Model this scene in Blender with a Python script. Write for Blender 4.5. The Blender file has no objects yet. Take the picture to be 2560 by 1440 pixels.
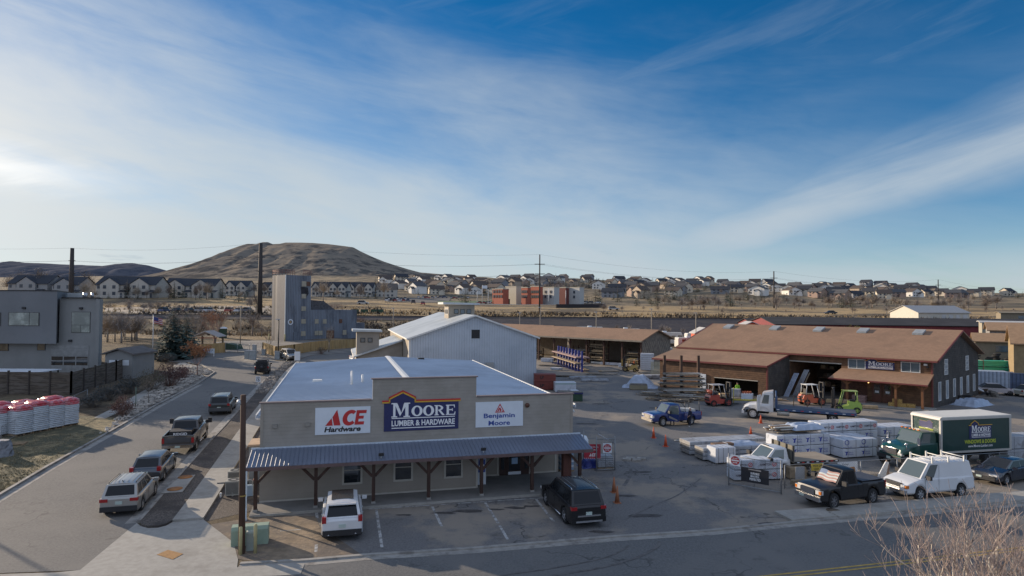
import bpy,bmesh,math,random
from mathutils import Vector,Matrix,noise
random.seed(7)
R=math.radians
S=bpy.context.scene
COL=S.collection
# -- camera, sky, sun, exposure
CH=11.2
FPX=1600.0
cam_d=bpy.data.cameras.new('camera');cam=bpy.data.objects.new('camera',cam_d);COL.objects.link(cam)
cam_d.sensor_width=36;cam_d.lens=36*FPX/2560;cam_d.clip_start=.3;cam_d.clip_end=12000
PITCH=math.atan(42/1600);ROLL=.0072
CM=Matrix.Rotation(math.pi/2+PITCH,4,'X')@Matrix.Rotation(ROLL,4,'Z')
cam.matrix_world=Matrix.Translation((0,0,CH))@CM
S.camera=cam
SUN_AZ=Vector((-.83,.557)).normalized()
SUN_EL=R(14.5)
sd=bpy.data.lights.new('sun','SUN');sun=bpy.data.objects.new('sun',sd);COL.objects.link(sun)
sd.energy=5.0;sd.angle=R(.6);sd.color=(1,.82,.62)
tos=Vector((SUN_AZ.x*math.cos(SUN_EL),SUN_AZ.y*math.cos(SUN_EL),math.sin(SUN_EL)))
sun.rotation_euler=tos.to_track_quat('Z','Y').to_euler();sun.location=(-60,40,60)
W=bpy.data.worlds.new('World');S.world=W;W.use_nodes=True
nt=W.node_tree;nt.nodes.clear()
def N(nt,t,**k):
 n=nt.nodes.new(t)
 for a,b in k.items():setattr(n,a,b)
 return n
def mth(nt,op,a,b=None,c=None,clamp=False):
 n=N(nt,'ShaderNodeMath',operation=op);n.use_clamp=clamp
 for i,q in enumerate((a,b,c)):
  if q is None:continue
  if isinstance(q,(int,float)):n.inputs[i].default_value=q
  else:nt.links.new(q,n.inputs[i])
 return n.outputs[0]
def sstep(nt,x,lo,hi,a=0.,b=1.):
 n=N(nt,'ShaderNodeMapRange',interpolation_type='SMOOTHSTEP')
 nt.links.new(x,n.inputs[0]);n.inputs[1].default_value=lo;n.inputs[2].default_value=hi
 n.inputs[3].default_value=a;n.inputs[4].default_value=b
 return n.outputs[0]
def mixc(nt,f,a,b,mode='MIX'):
 n=N(nt,'ShaderNodeMix',data_type='RGBA',blend_type=mode)
 for q,i in((f,0),(a,6),(b,7)):
  if isinstance(q,(int,float)):n.inputs[i].default_value=q
  elif isinstance(q,(tuple,list)):n.inputs[i].default_value=(*q[:3],1)
  else:nt.links.new(q,n.inputs[i])
 return n.outputs[2]
def build_sky():
 sky=N(nt,'ShaderNodeTexSky',sky_type='NISHITA');sky.sun_disc=False
 sky.sun_elevation=SUN_EL;sky.sun_rotation=math.atan2(SUN_AZ.x,SUN_AZ.y)
 sky.altitude=1900;sky.air_density=1.0;sky.dust_density=.12;sky.ozone_density=2.6
 tc=N(nt,'ShaderNodeTexCoord');sp=N(nt,'ShaderNodeSeparateXYZ');nt.links.new(tc.outputs['Generated'],sp.inputs[0])
 x,y,z=sp.outputs
 r=mth(nt,'SQRT',mth(nt,'ADD',mth(nt,'MULTIPLY',x,x),mth(nt,'MULTIPLY',y,y)))
 e=mth(nt,'DIVIDE',z,r)
 az=mth(nt,'ARCTAN2',x,y)
 def nz(sx,sy,rot,scale,det,rough,off=0,dist=0.):
  cb=N(nt,'ShaderNodeCombineXYZ')
  c,s=math.cos(rot),math.sin(rot)
  p=mth(nt,'ADD',mth(nt,'MULTIPLY',az,c),mth(nt,'MULTIPLY',e,s))
  q=mth(nt,'SUBTRACT',mth(nt,'MULTIPLY',e,c),mth(nt,'MULTIPLY',az,s))
  nt.links.new(mth(nt,'MULTIPLY',p,sx),cb.inputs[0]);nt.links.new(mth(nt,'MULTIPLY',q,sy),cb.inputs[1]);cb.inputs[2].default_value=off
  n=N(nt,'ShaderNodeTexNoise');n.inputs['Scale'].default_value=scale;n.inputs['Detail'].default_value=det
  n.inputs['Roughness'].default_value=rough;n.inputs['Distortion'].default_value=dist
  nt.links.new(cb.outputs[0],n.inputs['Vector']);return n.outputs[0]
 big=nz(1,1.8,-.25,2.0,5,.55,3.1)
 str1=nz(.8,5.5,.30,2.3,8,.60,7.7,.25)
 str2=nz(1.1,5.0,-.16,2.6,8,.62,1.7,.3)
 s=mth(nt,'ADD',e,mth(nt,'MULTIPLY',az,.20))
 s=mth(nt,'ADD',s,mth(nt,'MULTIPLY',mth(nt,'SUBTRACT',big,.5),-.42))
 s=mth(nt,'ADD',s,mth(nt,'MULTIPLY',mth(nt,'SUBTRACT',str2,.5),-.26))
 veil=sstep(nt,s,.54,.0)
 right=sstep(nt,az,.30,.62,1,.38)
 veil=mth(nt,'MULTIPLY',veil,right)
 t=mth(nt,'SUBTRACT',mth(nt,'SUBTRACT',e,mth(nt,'MULTIPLY',az,.27)),mth(nt,'MULTIPLY',mth(nt,'SUBTRACT',big,.5),.10))
 d=mth(nt,'DIVIDE',mth(nt,'SUBTRACT',t,.032),.050)
 band=mth(nt,'POWER',2.718,mth(nt,'MULTIPLY',mth(nt,'MULTIPLY',d,d),-1))
 band=mth(nt,'MULTIPLY',mth(nt,'MULTIPLY',band,sstep(nt,az,.0,.35)),sstep(nt,str1,.25,.62,.25,.95))
 low=mth(nt,'MULTIPLY',sstep(nt,e,.13,.012),sstep(nt,str2,.30,.56,.62,1))
 wisp=mth(nt,'MULTIPLY',sstep(nt,str1,.50,.78),sstep(nt,e,.52,.15,.12,.40))
 m=mth(nt,'MAXIMUM',mth(nt,'MAXIMUM',veil,band),mth(nt,'MAXIMUM',low,wisp))
 m=mth(nt,'MULTIPLY',m,sstep(nt,str2,.2,.6,.80,1.0),clamp=True)
 dot=N(nt,'ShaderNodeVectorMath',operation='DOT_PRODUCT');nt.links.new(tc.outputs['Generated'],dot.inputs[0]);dot.inputs[1].default_value=tos
 glow=sstep(nt,dot.outputs['Value'],.78,1.0)
 glow=mth(nt,'MULTIPLY',glow,glow)
 ccol=mixc(nt,glow,(3.9,4.3,4.5),(5.6,5.6,5.4))
 ccol=mixc(nt,sstep(nt,az,-.3,.5),ccol,(3.4,3.9,4.35))
 back=mth(nt,'MAXIMUM',sstep(nt,y,.12,-.30),sstep(nt,e,.75,1.6))  # bright bluish cloud added out of view, behind and overhead, as shade fill
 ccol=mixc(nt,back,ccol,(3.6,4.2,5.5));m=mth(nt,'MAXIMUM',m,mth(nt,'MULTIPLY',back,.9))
 dx=mth(nt,'DIVIDE',mth(nt,'ADD',az,.71),.115);dy=mth(nt,'DIVIDE',mth(nt,'SUBTRACT',e,mth(nt,'ADD',.165,mth(nt,'MULTIPLY',mth(nt,'SUBTRACT',str1,.5),.10))),.019)
 pt=mth(nt,'POWER',2.718,mth(nt,'MULTIPLY',mth(nt,'ADD',mth(nt,'MULTIPLY',dx,dx),mth(nt,'MULTIPLY',dy,dy)),-1))
 ccol=mixc(nt,mth(nt,'MULTIPLY',pt,.9),ccol,(7.6,7.4,7.0));m=mth(nt,'MAXIMUM',m,mth(nt,'MULTIPLY',pt,.95))
 dark=mth(nt,'MULTIPLY',sstep(nt,nz(1.3,9,.0,3.0,6,.6,12.3),.62,.72),mth(nt,'MULTIPLY',sstep(nt,e,.02,.05),sstep(nt,e,.10,.065)))
 ccol=mixc(nt,mth(nt,'MULTIPLY',dark,.5),ccol,(1.7,2.1,2.7))
 hs=N(nt,'ShaderNodeHueSaturation');hs.inputs['Saturation'].default_value=1.35;hs.inputs['Value'].default_value=.76
 nt.links.new(sky.outputs[0],hs.inputs['Color'])
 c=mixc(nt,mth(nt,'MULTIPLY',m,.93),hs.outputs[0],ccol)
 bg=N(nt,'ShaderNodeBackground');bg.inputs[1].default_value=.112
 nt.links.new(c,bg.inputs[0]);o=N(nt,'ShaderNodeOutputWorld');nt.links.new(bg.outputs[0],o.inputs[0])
build_sky()
S.view_settings.view_transform='Standard';S.view_settings.look='None';S.view_settings.gamma=1
S.view_settings.exposure=0.42
S.cycles.max_bounces=5;S.cycles.diffuse_bounces=3;S.cycles.transparent_max_bounces=10
S.cycles.use_denoising=True
# -- pixel rays of the photograph, used to measure real places
def ray(u,v):
 d=CM.to_3x3()@Vector(((u-1280)/FPX,-(v-720)/FPX,-1))
 return d/d.y
def PY(u,v,Y):return Vector((0,0,CH))+ray(u,v)*Y
def G(u,v,z=0.):
 d=ray(u,v);return Vector((0,0,CH))+d*((z-CH)/d.z)
# -- terrain
def clamp(x,a=0.,b=1.):return max(a,min(b,x))
def lerp(a,b,t):return a+(b-a)*t
COLS=[-700,0,400,900,1300,1700,2100,2560,3300]
ROWS=[(200,-32,-32,-32,-32,-31,-31,-31,-31,-31),(208,-28,-28,-28,-29,-33,-33,-33,-33,-33),(222,-21,-21,-21,-25,-29,-30,-31,-31,-31),(255,-9,-9,-9,-9,-20,-22,-23,-24,-24),(290,11,11,11,3,-8,-11,-13,-10,-10),(400,22,20,19,11,0,0,1,4,4),(500,30,28,25,20,3,8,12,14,14),(700,40,38,38,38,34,32,28,24,22),(1000,48,46,48,56,64,57,48,36,30),(1250,52,52,54,64,66,54,44,34,28),(2000,56,58,62,66,50,42,34,26,20),(6000,10,10,10,10,10,10,8,4,2)]
def hfun(x,y):
 if y<=178:
  z=.03*clamp(y-35,0,115)*clamp((-12-x)/(10+max(0,y-35)*.17))
  return lerp(z,2.8,clamp((y-150)/28))
 if y<=196:return lerp(2.8,7.2,clamp((y-178)/16))
 a=x/y*1600+1280;a=clamp(a,COLS[0],COLS[-1]-1e-6)
 i=max(k for k in range(len(COLS)-1)if COLS[k]<=a);t=(a-COLS[i])/(COLS[i+1]-COLS[i])
 t=t*t*(3-2*t)
 def zz(r):return CH+lerp(r[i+1],r[i+2],t)*r[0]/1600
 if y<=200:return lerp(7.2,zz(ROWS[0]),(y-196)/4)
 if y>=6000:return zz(ROWS[-1])
 j=max(k for k in range(len(ROWS)-1)if ROWS[k][0]<=y);q=(y-ROWS[j][0])/(ROWS[j+1][0]-ROWS[j][0])
 z=lerp(zz(ROWS[j]),zz(ROWS[j+1]),q)
 amp=clamp((y-300)/500)*6+clamp((y-215)/40)*.5
 return z+(noise.fractal(Vector((x/130,y/130,0)),1,2,4))*amp
def axis(lo,hi,step,far):
 a=[lo+i*step for i in range(int((hi-lo)/step)+1)]
 d=step;l=[];v=lo
 while v>-far:d*=1.13;v-=d;l.append(v)
 r=[];d=step;v=hi
 while v<far:d*=1.13;v+=d;r.append(v)
 return l[::-1]+a+r
XS=axis(-90,110,2,5500)
YS=[2.*i for i in range(0,88)]+[176+2*i for i in range(0,26)]
_v=YS[-1];_d=2.5
while _v<6500:_v+=_d;_d*=1.055;YS.append(_v)
YS=[-60,-30,-12]+YS
import bisect
HZ=[[hfun(x,max(y,.01))for x in XS]for y in YS]
def H(x,y):
 i=clamp(bisect.bisect_right(XS,x)-1,0,len(XS)-2);j=clamp(bisect.bisect_right(YS,y)-1,0,len(YS)-2)
 i=int(i);j=int(j)
 tx=clamp((x-XS[i])/(XS[i+1]-XS[i]));ty=clamp((y-YS[j])/(YS[j+1]-YS[j]))
 return lerp(lerp(HZ[j][i],HZ[j][i+1],tx),lerp(HZ[j+1][i],HZ[j+1][i+1],tx),ty)
def GT(u,v):
 """where the line of sight of a photo pixel meets the terrain"""
 d=ray(u,v);t=10.
 while t<6000:
  p=Vector((0,0,CH))+d*t
  if p.z<=H(p.x,p.y):
   lo,hi=t/1.03,t
   for _ in range(24):
    m=(lo+hi)/2;p=Vector((0,0,CH))+d*m
    if p.z<=H(p.x,p.y):hi=m
    else:lo=m
   p=Vector((0,0,CH))+d*hi;p.z=H(p.x,p.y);return p
  t*=1.03
 return Vector((0,0,CH))+d*6000
def on(x,y,dz=0.):return Vector((x,y,H(x,y)+dz))
# -- object helpers
def props(o,label=None,cat=None,group=None,kind=None):
 if label:o['label']=label
 if cat:o['category']=cat
 if group:o['group']=group
 if kind:o['kind']=kind
 return o
def thing(name,label,cat,loc=(0,0,0),rz=0.,group=None,scale=None):
 o=bpy.data.objects.new(name,None);COL.objects.link(o);o.empty_display_size=.3
 o.location=loc;o.rotation_euler=(0,0,rz)
 if scale:o.scale=(scale,)*3 if isinstance(scale,(int,float))else scale
 return props(o,label,cat,group)
def copy_thing(root,loc=None,rz=None,label=None,group=None,scale=None):
 r=root.copy();COL.objects.link(r)
 if loc is not None:r.location=loc
 if rz is not None:r.rotation_euler=(0,0,rz)
 if label:r['label']=label
 if group:r['group']=group
 if scale:r.scale=(scale,)*3 if isinstance(scale,(int,float))else scale
 for ch in list(root.children):
  c=ch.copy();COL.objects.link(c);c.parent=r
  for g in list(ch.children):
   q=g.copy();COL.objects.link(q);q.parent=c
 return r
class MB:
 def __init__(s,xf=None):s.v=[];s.f=[];s.mi=[];s.sm=[];s.mats=[];s.xf=xf
 def _m(s,m):
  if m not in s.mats:s.mats.append(m)
  return s.mats.index(m)
 def face(s,pts,m,smooth=False,idx=None):
  b=len(s.v)
  for p in pts:s.v.append(s.xf(p)if s.xf else tuple(p))
  for f in(idx or[tuple(range(len(pts)))]):
   s.f.append(tuple(b+i for i in f));s.mi.append(s._m(m));s.sm.append(smooth)
  return s
 def box(s,x0,y0,z0,x1,y1,z1,m):
  p=[(x,y,z)for z in(z0,z1)for y in(y0,y1)for x in(x0,x1)]
  return s.face(p,m,idx=[(0,2,3,1),(4,5,7,6),(0,1,5,4),(2,6,7,3),(0,4,6,2),(1,3,7,5)])
 def obox(s,c,ax,size,m):
  """box centred at c with axes ax (3 vectors) and full sizes"""
  c=Vector(c);a=[Vector(q).normalized()*(k/2)for q,k in zip(ax,size)]
  p=[c+a[0]*i+a[1]*j+a[2]*k for k in(-1,1)for j in(-1,1)for i in(-1,1)]
  return s.face(p,m,idx=[(0,2,3,1),(4,5,7,6),(0,1,5,4),(2,6,7,3),(0,4,6,2),(1,3,7,5)])
 def prism(s,poly,d,m,m2=None):
  """poly: 3D points, extruded by vector d"""
  n=len(poly);d=Vector(d);P=[Vector(p)for p in poly];Q=[p+d for p in P]
  s.face(P+Q,m,idx=[tuple(range(n))[::-1],tuple(range(n,2*n))])
  s.face(P+Q,m2 or m,idx=[(i,(i+1)%n,n+(i+1)%n,n+i)for i in range(n)])
  return s
 def tube(s,pts,r,m,n=6,cap=True,smooth=True):
  P=[Vector(p)for p in pts];k=len(P)
  rr=r if isinstance(r,(list,tuple))else[r]*k
  ref=Vector((0,0,1));V=[]
  for i,p in enumerate(P):
   t=(P[min(i+1,k-1)]-P[max(i-1,0)])
   t=t.normalized()if t.length>1e-9 else Vector((0,0,1))
   a=t.cross(ref if abs(t.z)<.95 else Vector((1,0,0))).normalized();b=t.cross(a)
   for j in range(n):
    q=2*math.pi*j/n;V.append(p+(a*math.cos(q)+b*math.sin(q))*rr[i])
  F=[(i*n+j,i*n+(j+1)%n,(i+1)*n+(j+1)%n,(i+1)*n+j)for i in range(k-1)for j in range(n)]
  if cap:F+=[tuple(range(n))[::-1],tuple(range((k-1)*n,k*n))]
  return s.face(V,m,smooth,F)
 def cyl(s,c,r,h,m,n=16,r2=None,axis=(0,0,1)):
  c=Vector(c);return s.tube([c,c+Vector(axis).normalized()*h],[r,r if r2 is None else r2],m,n)
 def grid(s,rows,m,smooth=True,closed=False):
  n=len(rows[0]);V=[p for r in rows for p in r];F=[]
  for i in range(len(rows)-1):
   for j in range(n if closed else n-1):
    F.append((i*n+j,i*n+(j+1)%n,(i+1)*n+(j+1)%n,(i+1)*n+j))
  return s.face(V,m,smooth,F)
 def build(s,name,parent=None,label=None,sharp=None,kind=None,merge=False):
  me=bpy.data.meshes.new(name);me.from_pydata([tuple(v)for v in s.v],[],s.f)
  for m in s.mats:me.materials.append(m)
  me.polygons.foreach_set('material_index',s.mi);me.polygons.foreach_set('use_smooth',s.sm)
  if merge:
   b=bmesh.new();b.from_mesh(me);bmesh.ops.remove_doubles(b,verts=b.verts,dist=.0005)
   bmesh.ops.recalc_face_normals(b,faces=b.faces);b.to_mesh(me);b.free()
  if sharp:me.set_sharp_from_angle(angle=R(sharp))
  me.update()
  o=bpy.data.objects.new(name,me);COL.objects.link(o)
  if parent is not None:o.parent=parent
  return props(o,label,None,None,kind)
def recalc(o):
 b=bmesh.new();b.from_mesh(o.data);bmesh.ops.recalc_face_normals(b,faces=b.faces);b.to_mesh(o.data);b.free();return o
# -- materials
MT={}
def mat(name,c,rough=.8,metal=0.,var=.12,sc=2.,bump=0.,bsc=None,c2=None,f2=(.45,.62),sc2=.3,spec=.5,coat=0.,emit=0.,st=(1,1,1),alpha=1.,lines=None,sat=0):
 if name in MT:return MT[name]
 m=bpy.data.materials.new(name);MT[name]=m;m.use_nodes=True;t=m.node_tree
 b=t.nodes['Principled BSDF'];b.inputs['Roughness'].default_value=rough;b.inputs['Metallic'].default_value=metal
 b.inputs['Specular IOR Level'].default_value=spec
 if coat:b.inputs['Coat Weight'].default_value=coat;b.inputs['Coat Roughness'].default_value=.06
 tc=N(t,'ShaderNodeTexCoord');mp=N(t,'ShaderNodeMapping');mp.inputs['Scale'].default_value=st
 t.links.new(tc.outputs['Object'],mp.inputs[0]);V=mp.outputs[0]
 def nz(scale,det=5,rgh=.6):
  n=N(t,'ShaderNodeTexNoise');n.inputs['Scale'].default_value=scale;n.inputs['Detail'].default_value=det;n.inputs['Roughness'].default_value=rgh
  t.links.new(V,n.inputs['Vector']);return n.outputs[0]
 lo=[q*(1-var)for q in c];hi=[min(1,q*(1+var))for q in c]
 col=c if not var else mixc(t,sstep(t,nz(sc),.3,.7),lo,hi)
 if c2 is not None:col=mixc(t,sstep(t,nz(sc2,6,.65),f2[0],f2[1]),col,c2)
 if lines:
  ax,sp_,wf,dk,lb=lines
  sp=N(t,'ShaderNodeSeparateXYZ');t.links.new(tc.outputs['Object'],sp.inputs[0])
  f=mth(t,'FRACT',mth(t,'DIVIDE',sp.outputs['XYZ'.index(ax)]if len(ax)==1 else mth(t,'ADD',sp.outputs[0],sp.outputs[1]),sp_))
  edge=sstep(t,f,wf,wf*.3)
  col=mixc(t,mth(t,'MULTIPLY',edge,dk),col,(0,0,0))
 if isinstance(col,(tuple,list)):b.inputs['Base Color'].default_value=(*col[:3],1)
 else:t.links.new(col,b.inputs['Base Color'])
 h=None
 if bump:h=mth(t,'MULTIPLY',nz(bsc or sc*4,4,.7),bump)
 if lines and lines[4]:
  hh=mth(t,'MULTIPLY',mth(t,'SUBTRACT',1.,edge),lines[4]);h=hh if h is None else mth(t,'ADD',h,hh)
 if h is not None:
  bp=N(t,'ShaderNodeBump');bp.inputs['Distance'].default_value=1.;bp.inputs['Strength'].default_value=1.
  t.links.new(h,bp.inputs['Height']);t.links.new(bp.outputs[0],b.inputs['Normal'])
 if emit:b.inputs['Emission Color'].default_value=(*c,1);b.inputs['Emission Strength'].default_value=emit
 if alpha<1:b.inputs['Alpha'].default_value=alpha
 return m
def glassm(name,c=(.02,.025,.03),rough=.06):
 return mat(name,c,rough,0,var=0,spec=.9,coat=.6)
def srgb(r,g,b):return tuple(((q/255+.055)/1.055)**2.4 if q>10 else q/255/12.92 for q in(r,g,b))
# -- draped sheets
def drape(name,poly,m,dz=.02,kind='structure',parent=None,label=None,cell=True,thick=0.):
 b=bmesh.new();vs=[b.verts.new((p[0],p[1],0))for p in poly];b.faces.new(vs)
 x0=min(p[0]for p in poly);x1=max(p[0]for p in poly);y0=min(p[1]for p in poly);y1=max(p[1]for p in poly)
 bmesh.ops.triangulate(b,faces=b.faces[:])
 flat=x0>-11 and y1<149 or y1<34
 if not flat:
  for X in XS:
   if x0<X<x1:bmesh.ops.bisect_plane(b,geom=b.verts[:]+b.edges[:]+b.faces[:],plane_co=(X,0,0),plane_no=(1,0,0))
  for Y in YS:
   if y0<Y<y1:bmesh.ops.bisect_plane(b,geom=b.verts[:]+b.edges[:]+b.faces[:],plane_co=(0,Y,0),plane_no=(0,1,0))
 for v in b.verts:v.co.z=H(v.co.x,v.co.y)+dz
 if thick:
  ret=bmesh.ops.extrude_face_region(b,geom=b.faces[:])
  for v in[g for g in ret['geom']if isinstance(g,bmesh.types.BMVert)]:v.co.z+=thick
 bmesh.ops.recalc_face_normals(b,faces=b.faces)
 if not thick:
  for f in b.faces:
   if f.normal.z<0:f.normal_flip()
 me=bpy.data.meshes.new(name);b.to_mesh(me);b.free();me.materials.append(m)
 o=bpy.data.objects.new(name,me);COL.objects.link(o)
 if parent is not None:o.parent=parent
 return props(o,label,None,None,kind)
def strip(a,b,w):
 """plan polygon: a polyline a widened to one side towards polyline b (same length lists)"""
 return list(a)+list(b)[::-1]
def off(line,d):
 """offset a plan polyline sideways (left of travel positive)"""
 L=[Vector((p[0],p[1]))for p in line];out=[]
 for i,p in enumerate(L):
  t=(L[min(i+1,len(L)-1)]-L[max(i-1,0)]).normalized();out.append(p+Vector((-t.y,t.x))*d)
 return out
def pix(*uv):return[GT(u,v)for u,v in uv]
# -- lettering
def text_polys(body,bold=0.,spacing=1.):
 c=bpy.data.curves.new('t','FONT');c.body=body;c.offset=bold;c.space_character=spacing;c.resolution_u=3
 o=bpy.data.objects.new('t',c);COL.objects.link(o);dg=bpy.context.evaluated_depsgraph_get();dg.update()
 me=o.evaluated_get(dg).to_mesh()
 V=[(v.co.x,v.co.y)for v in me.vertices];F=[tuple(p.vertices)for p in me.polygons]
 o.evaluated_get(dg).to_mesh_clear();bpy.data.objects.remove(o);bpy.data.curves.remove(c)
 x0=min(v[0]for v in V);x1=max(v[0]for v in V);y0=min(v[1]for v in V);y1=max(v[1]for v in V)
 return[((x-x0)/(x1-x0),(y-y0)/(y1-y0))for x,y in V],F
_tc={}
def put_text(mb,body,o,ux,uy,w,h,m,bold=.015,shear=0.,lift=.012,spacing=1.):
 """flat letters filling w x h from corner o along ux, uy, raised from the plane by lift"""
 key=(body,bold,spacing)
 if key not in _tc:_tc[key]=text_polys(body,bold,spacing)
 V,F=_tc[key];o=Vector(o);ux=Vector(ux).normalized();uy=Vector(uy).normalized();n=ux.cross(uy)*lift
 mb.face([o+ux*(x*w+shear*y*h)+uy*(y*h)+n for x,y in V],m,idx=F)
def shape2d(mb,pts,o,ux,uy,sx,sy,m,lift=.012):
 o=Vector(o);ux=Vector(ux).normalized();uy=Vector(uy).normalized();n=ux.cross(uy)*lift
 mb.face([o+ux*(x*sx)+uy*(y*sy)+n for x,y in pts],m)
# -- ground materials
def ground_mat():
 m=bpy.data.materials.new('ground_soil');m.use_nodes=True;t=m.node_tree;b=t.nodes['Principled BSDF'];b.inputs['Roughness'].default_value=.95
 b.inputs['Specular IOR Level'].default_value=.1
 tc=N(t,'ShaderNodeTexCoord');V=tc.outputs['Object']
 def nz(sc,det=6,rg=.62,st=None):
  n=N(t,'ShaderNodeTexNoise');n.inputs['Scale'].default_value=sc;n.inputs['Detail'].default_value=det;n.inputs['Roughness'].default_value=rg
  if st:
   mp=N(t,'ShaderNodeMapping');mp.inputs['Scale'].default_value=st;t.links.new(V,mp.inputs[0]);t.links.new(mp.outputs[0],n.inputs['Vector'])
  else:t.links.new(V,n.inputs['Vector'])
  return n.outputs[0]
 sp=N(t,'ShaderNodeSeparateXYZ');t.links.new(V,sp.inputs[0])
 near=mixc(t,sstep(t,nz(1.2),.35,.65),(.17,.135,.095),(.10,.082,.064))
 near=mixc(t,mth(t,'MULTIPLY',sstep(t,nz(.12),.45,.62),.6),near,(.21,.17,.11))
 grass=mixc(t,sstep(t,nz(.35),.35,.65),(.46,.34,.19),(.34,.245,.14))
 scrub=mixc(t,sstep(t,nz(.5),.3,.7),(.10,.083,.065),(.19,.155,.11))
 pat=sstep(t,nz(.022,9,.68,(1,2.2,1)),.47,.58)
 far=mixc(t,pat,grass,scrub)
 far=mixc(t,sstep(t,sp.outputs[1],330,420),far,mixc(t,sstep(t,nz(.03,8,.7),.42,.56),(.27,.215,.145),(.125,.11,.085)))
 mid=mixc(t,sstep(t,nz(.08,8,.7,(.6,1.6,1)),.46,.58),(.33,.25,.155),(.115,.098,.078))
 c=mixc(t,sstep(t,sp.outputs[1],120,150),near,mid)
 c=mixc(t,sstep(t,sp.outputs[1],195,200),c,far)
 t.links.new(c,b.inputs['Base Color'])
 bp=N(t,'ShaderNodeBump');bp.inputs['Distance'].default_value=.25;t.links.new(nz(3.5,5,.75),bp.inputs['Height']);t.links.new(bp.outputs[0],b.inputs['Normal'])
 return m
GM=ground_mat()
def build_ground():
 b=MB();n=len(XS)
 V=[(x,y,HZ[j][i])for j,y in enumerate(YS)for i,x in enumerate(XS)]
 b.face(V,GM,True,[(j*n+i,j*n+i+1,(j+1)*n+i+1,(j+1)*n+i)for j in range(len(YS)-1)for i in range(n-1)])
 b.build('ground',kind='structure')
build_ground()
def asphalt(name,c,c2,sc2=.12,f2=(.42,.62),bump=.01,marks=.35,crack=.6):
 m=bpy.data.materials.new(name);MT[name]=m;m.use_nodes=True;t=m.node_tree;b=t.nodes['Principled BSDF'];b.inputs['Roughness'].default_value=.88
 b.inputs['Specular IOR Level'].default_value=.25
 tc=N(t,'ShaderNodeTexCoord');V=tc.outputs['Object']
 def nz(sc,det=6,rg=.62,st=None):
  n=N(t,'ShaderNodeTexNoise');n.inputs['Scale'].default_value=sc;n.inputs['Detail'].default_value=det;n.inputs['Roughness'].default_value=rg
  if st:
   mp=N(t,'ShaderNodeMapping');mp.inputs['Scale'].default_value=st[:3];mp.inputs['Rotation'].default_value=(0,0,st[3]);t.links.new(V,mp.inputs[0]);t.links.new(mp.outputs[0],n.inputs['Vector'])
  else:t.links.new(V,n.inputs['Vector'])
  return n.outputs[0]
 col=mixc(t,sstep(t,nz(9,3,.8),.25,.75),[q*.72 for q in c],[q*1.25 for q in c])
 col=mixc(t,mth(t,'MULTIPLY',sstep(t,nz(sc2,8,.66),*f2),.85),col,c2)
 col=mixc(t,mth(t,'MULTIPLY',sstep(t,nz(.5,8,.7),.56,.72),marks),col,[q*.45 for q in c])
 vo=N(t,'ShaderNodeTexVoronoi',feature='DISTANCE_TO_EDGE');vo.inputs['Scale'].default_value=.16
 wn=N(t,'ShaderNodeTexNoise');wn.inputs['Scale'].default_value=.8;t.links.new(V,wn.inputs['Vector'])
 ad=N(t,'ShaderNodeVectorMath',operation='ADD');t.links.new(V,ad.inputs[0]);sc=N(t,'ShaderNodeVectorMath',operation='SCALE');sc.inputs[3].default_value=3
 t.links.new(wn.outputs[1],sc.inputs[0]);t.links.new(sc.outputs[0],ad.inputs[1]);t.links.new(ad.outputs[0],vo.inputs['Vector'])
 cr=mth(t,'MULTIPLY',sstep(t,vo.outputs[0],.016,.002),crack)
 col=mixc(t,mth(t,'MULTIPLY',cr,sstep(t,nz(.2),.45,.6)),col,[q*.3 for q in c])
 t.links.new(col,b.inputs['Base Color'])
 bp=N(t,'ShaderNodeBump');bp.inputs['Distance'].default_value=.012;t.links.new(nz(22,3,.8),bp.inputs['Height']);t.links.new(bp.outputs[0],b.inputs['Normal'])
 return m
ROAD=asphalt('street_asphalt',(.148,.144,.138),(.178,.170,.158))
ROADF=asphalt('front_asphalt',(.138,.138,.136),(.168,.162,.154),marks=.5)
LOT=asphalt('lot_asphalt',(.162,.157,.154),(.28,.24,.195),sc2=.11,f2=(.47,.57),marks=.7,crack=.8)
CONC=mat('concrete',(.32,.305,.275),.9,var=.10,sc=3,c2=(.25,.235,.21),sc2=.6,f2=(.5,.7),bump=.002,bsc=40)
KERB=mat('kerb_concrete',(.29,.275,.25),.9,var=.16,sc=2,c2=(.17,.155,.14),sc2=1.2,f2=(.48,.66))
GRAV=mat('river_gravel',(.105,.088,.075),.95,var=.65,sc=14,bump=.04,bsc=12,c2=(.06,.05,.044),sc2=.5)
ROCKM=mat('pale_gravel',(.26,.235,.20),.95,var=.55,sc=5,bump=.05,bsc=8,c2=(.12,.10,.085),sc2=.8)
PAINT=mat('road_paint',(.42,.42,.41),.8,var=.25,sc=3,c2=(.19,.18,.17),sc2=2.6,f2=(.46,.58))
YPAINT=mat('yellow_road_paint',(.40,.27,.07),.8,var=.2,sc=3)
DGRASS=mat('dry_grass',(.20,.16,.085),.98,var=.45,sc=2.2,c2=(.085,.08,.045),sc2=.7,f2=(.42,.58),bump=.06,bsc=6)
DIRT=mat('bare_dirt',(.24,.18,.12),.98,var=.28,sc=1.2,c2=(.13,.105,.085),sc2=.45,f2=(.42,.6),bump=.05,bsc=2.5)
BALL=mat('ballast_stone',(.055,.048,.052),.95,var=.3,sc=1.5,c2=(.085,.07,.062),sc2=.12,bump=.05,bsc=3,st=(.5,1,1))
def rnd_(a,b):return random.uniform(a,b)
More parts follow.
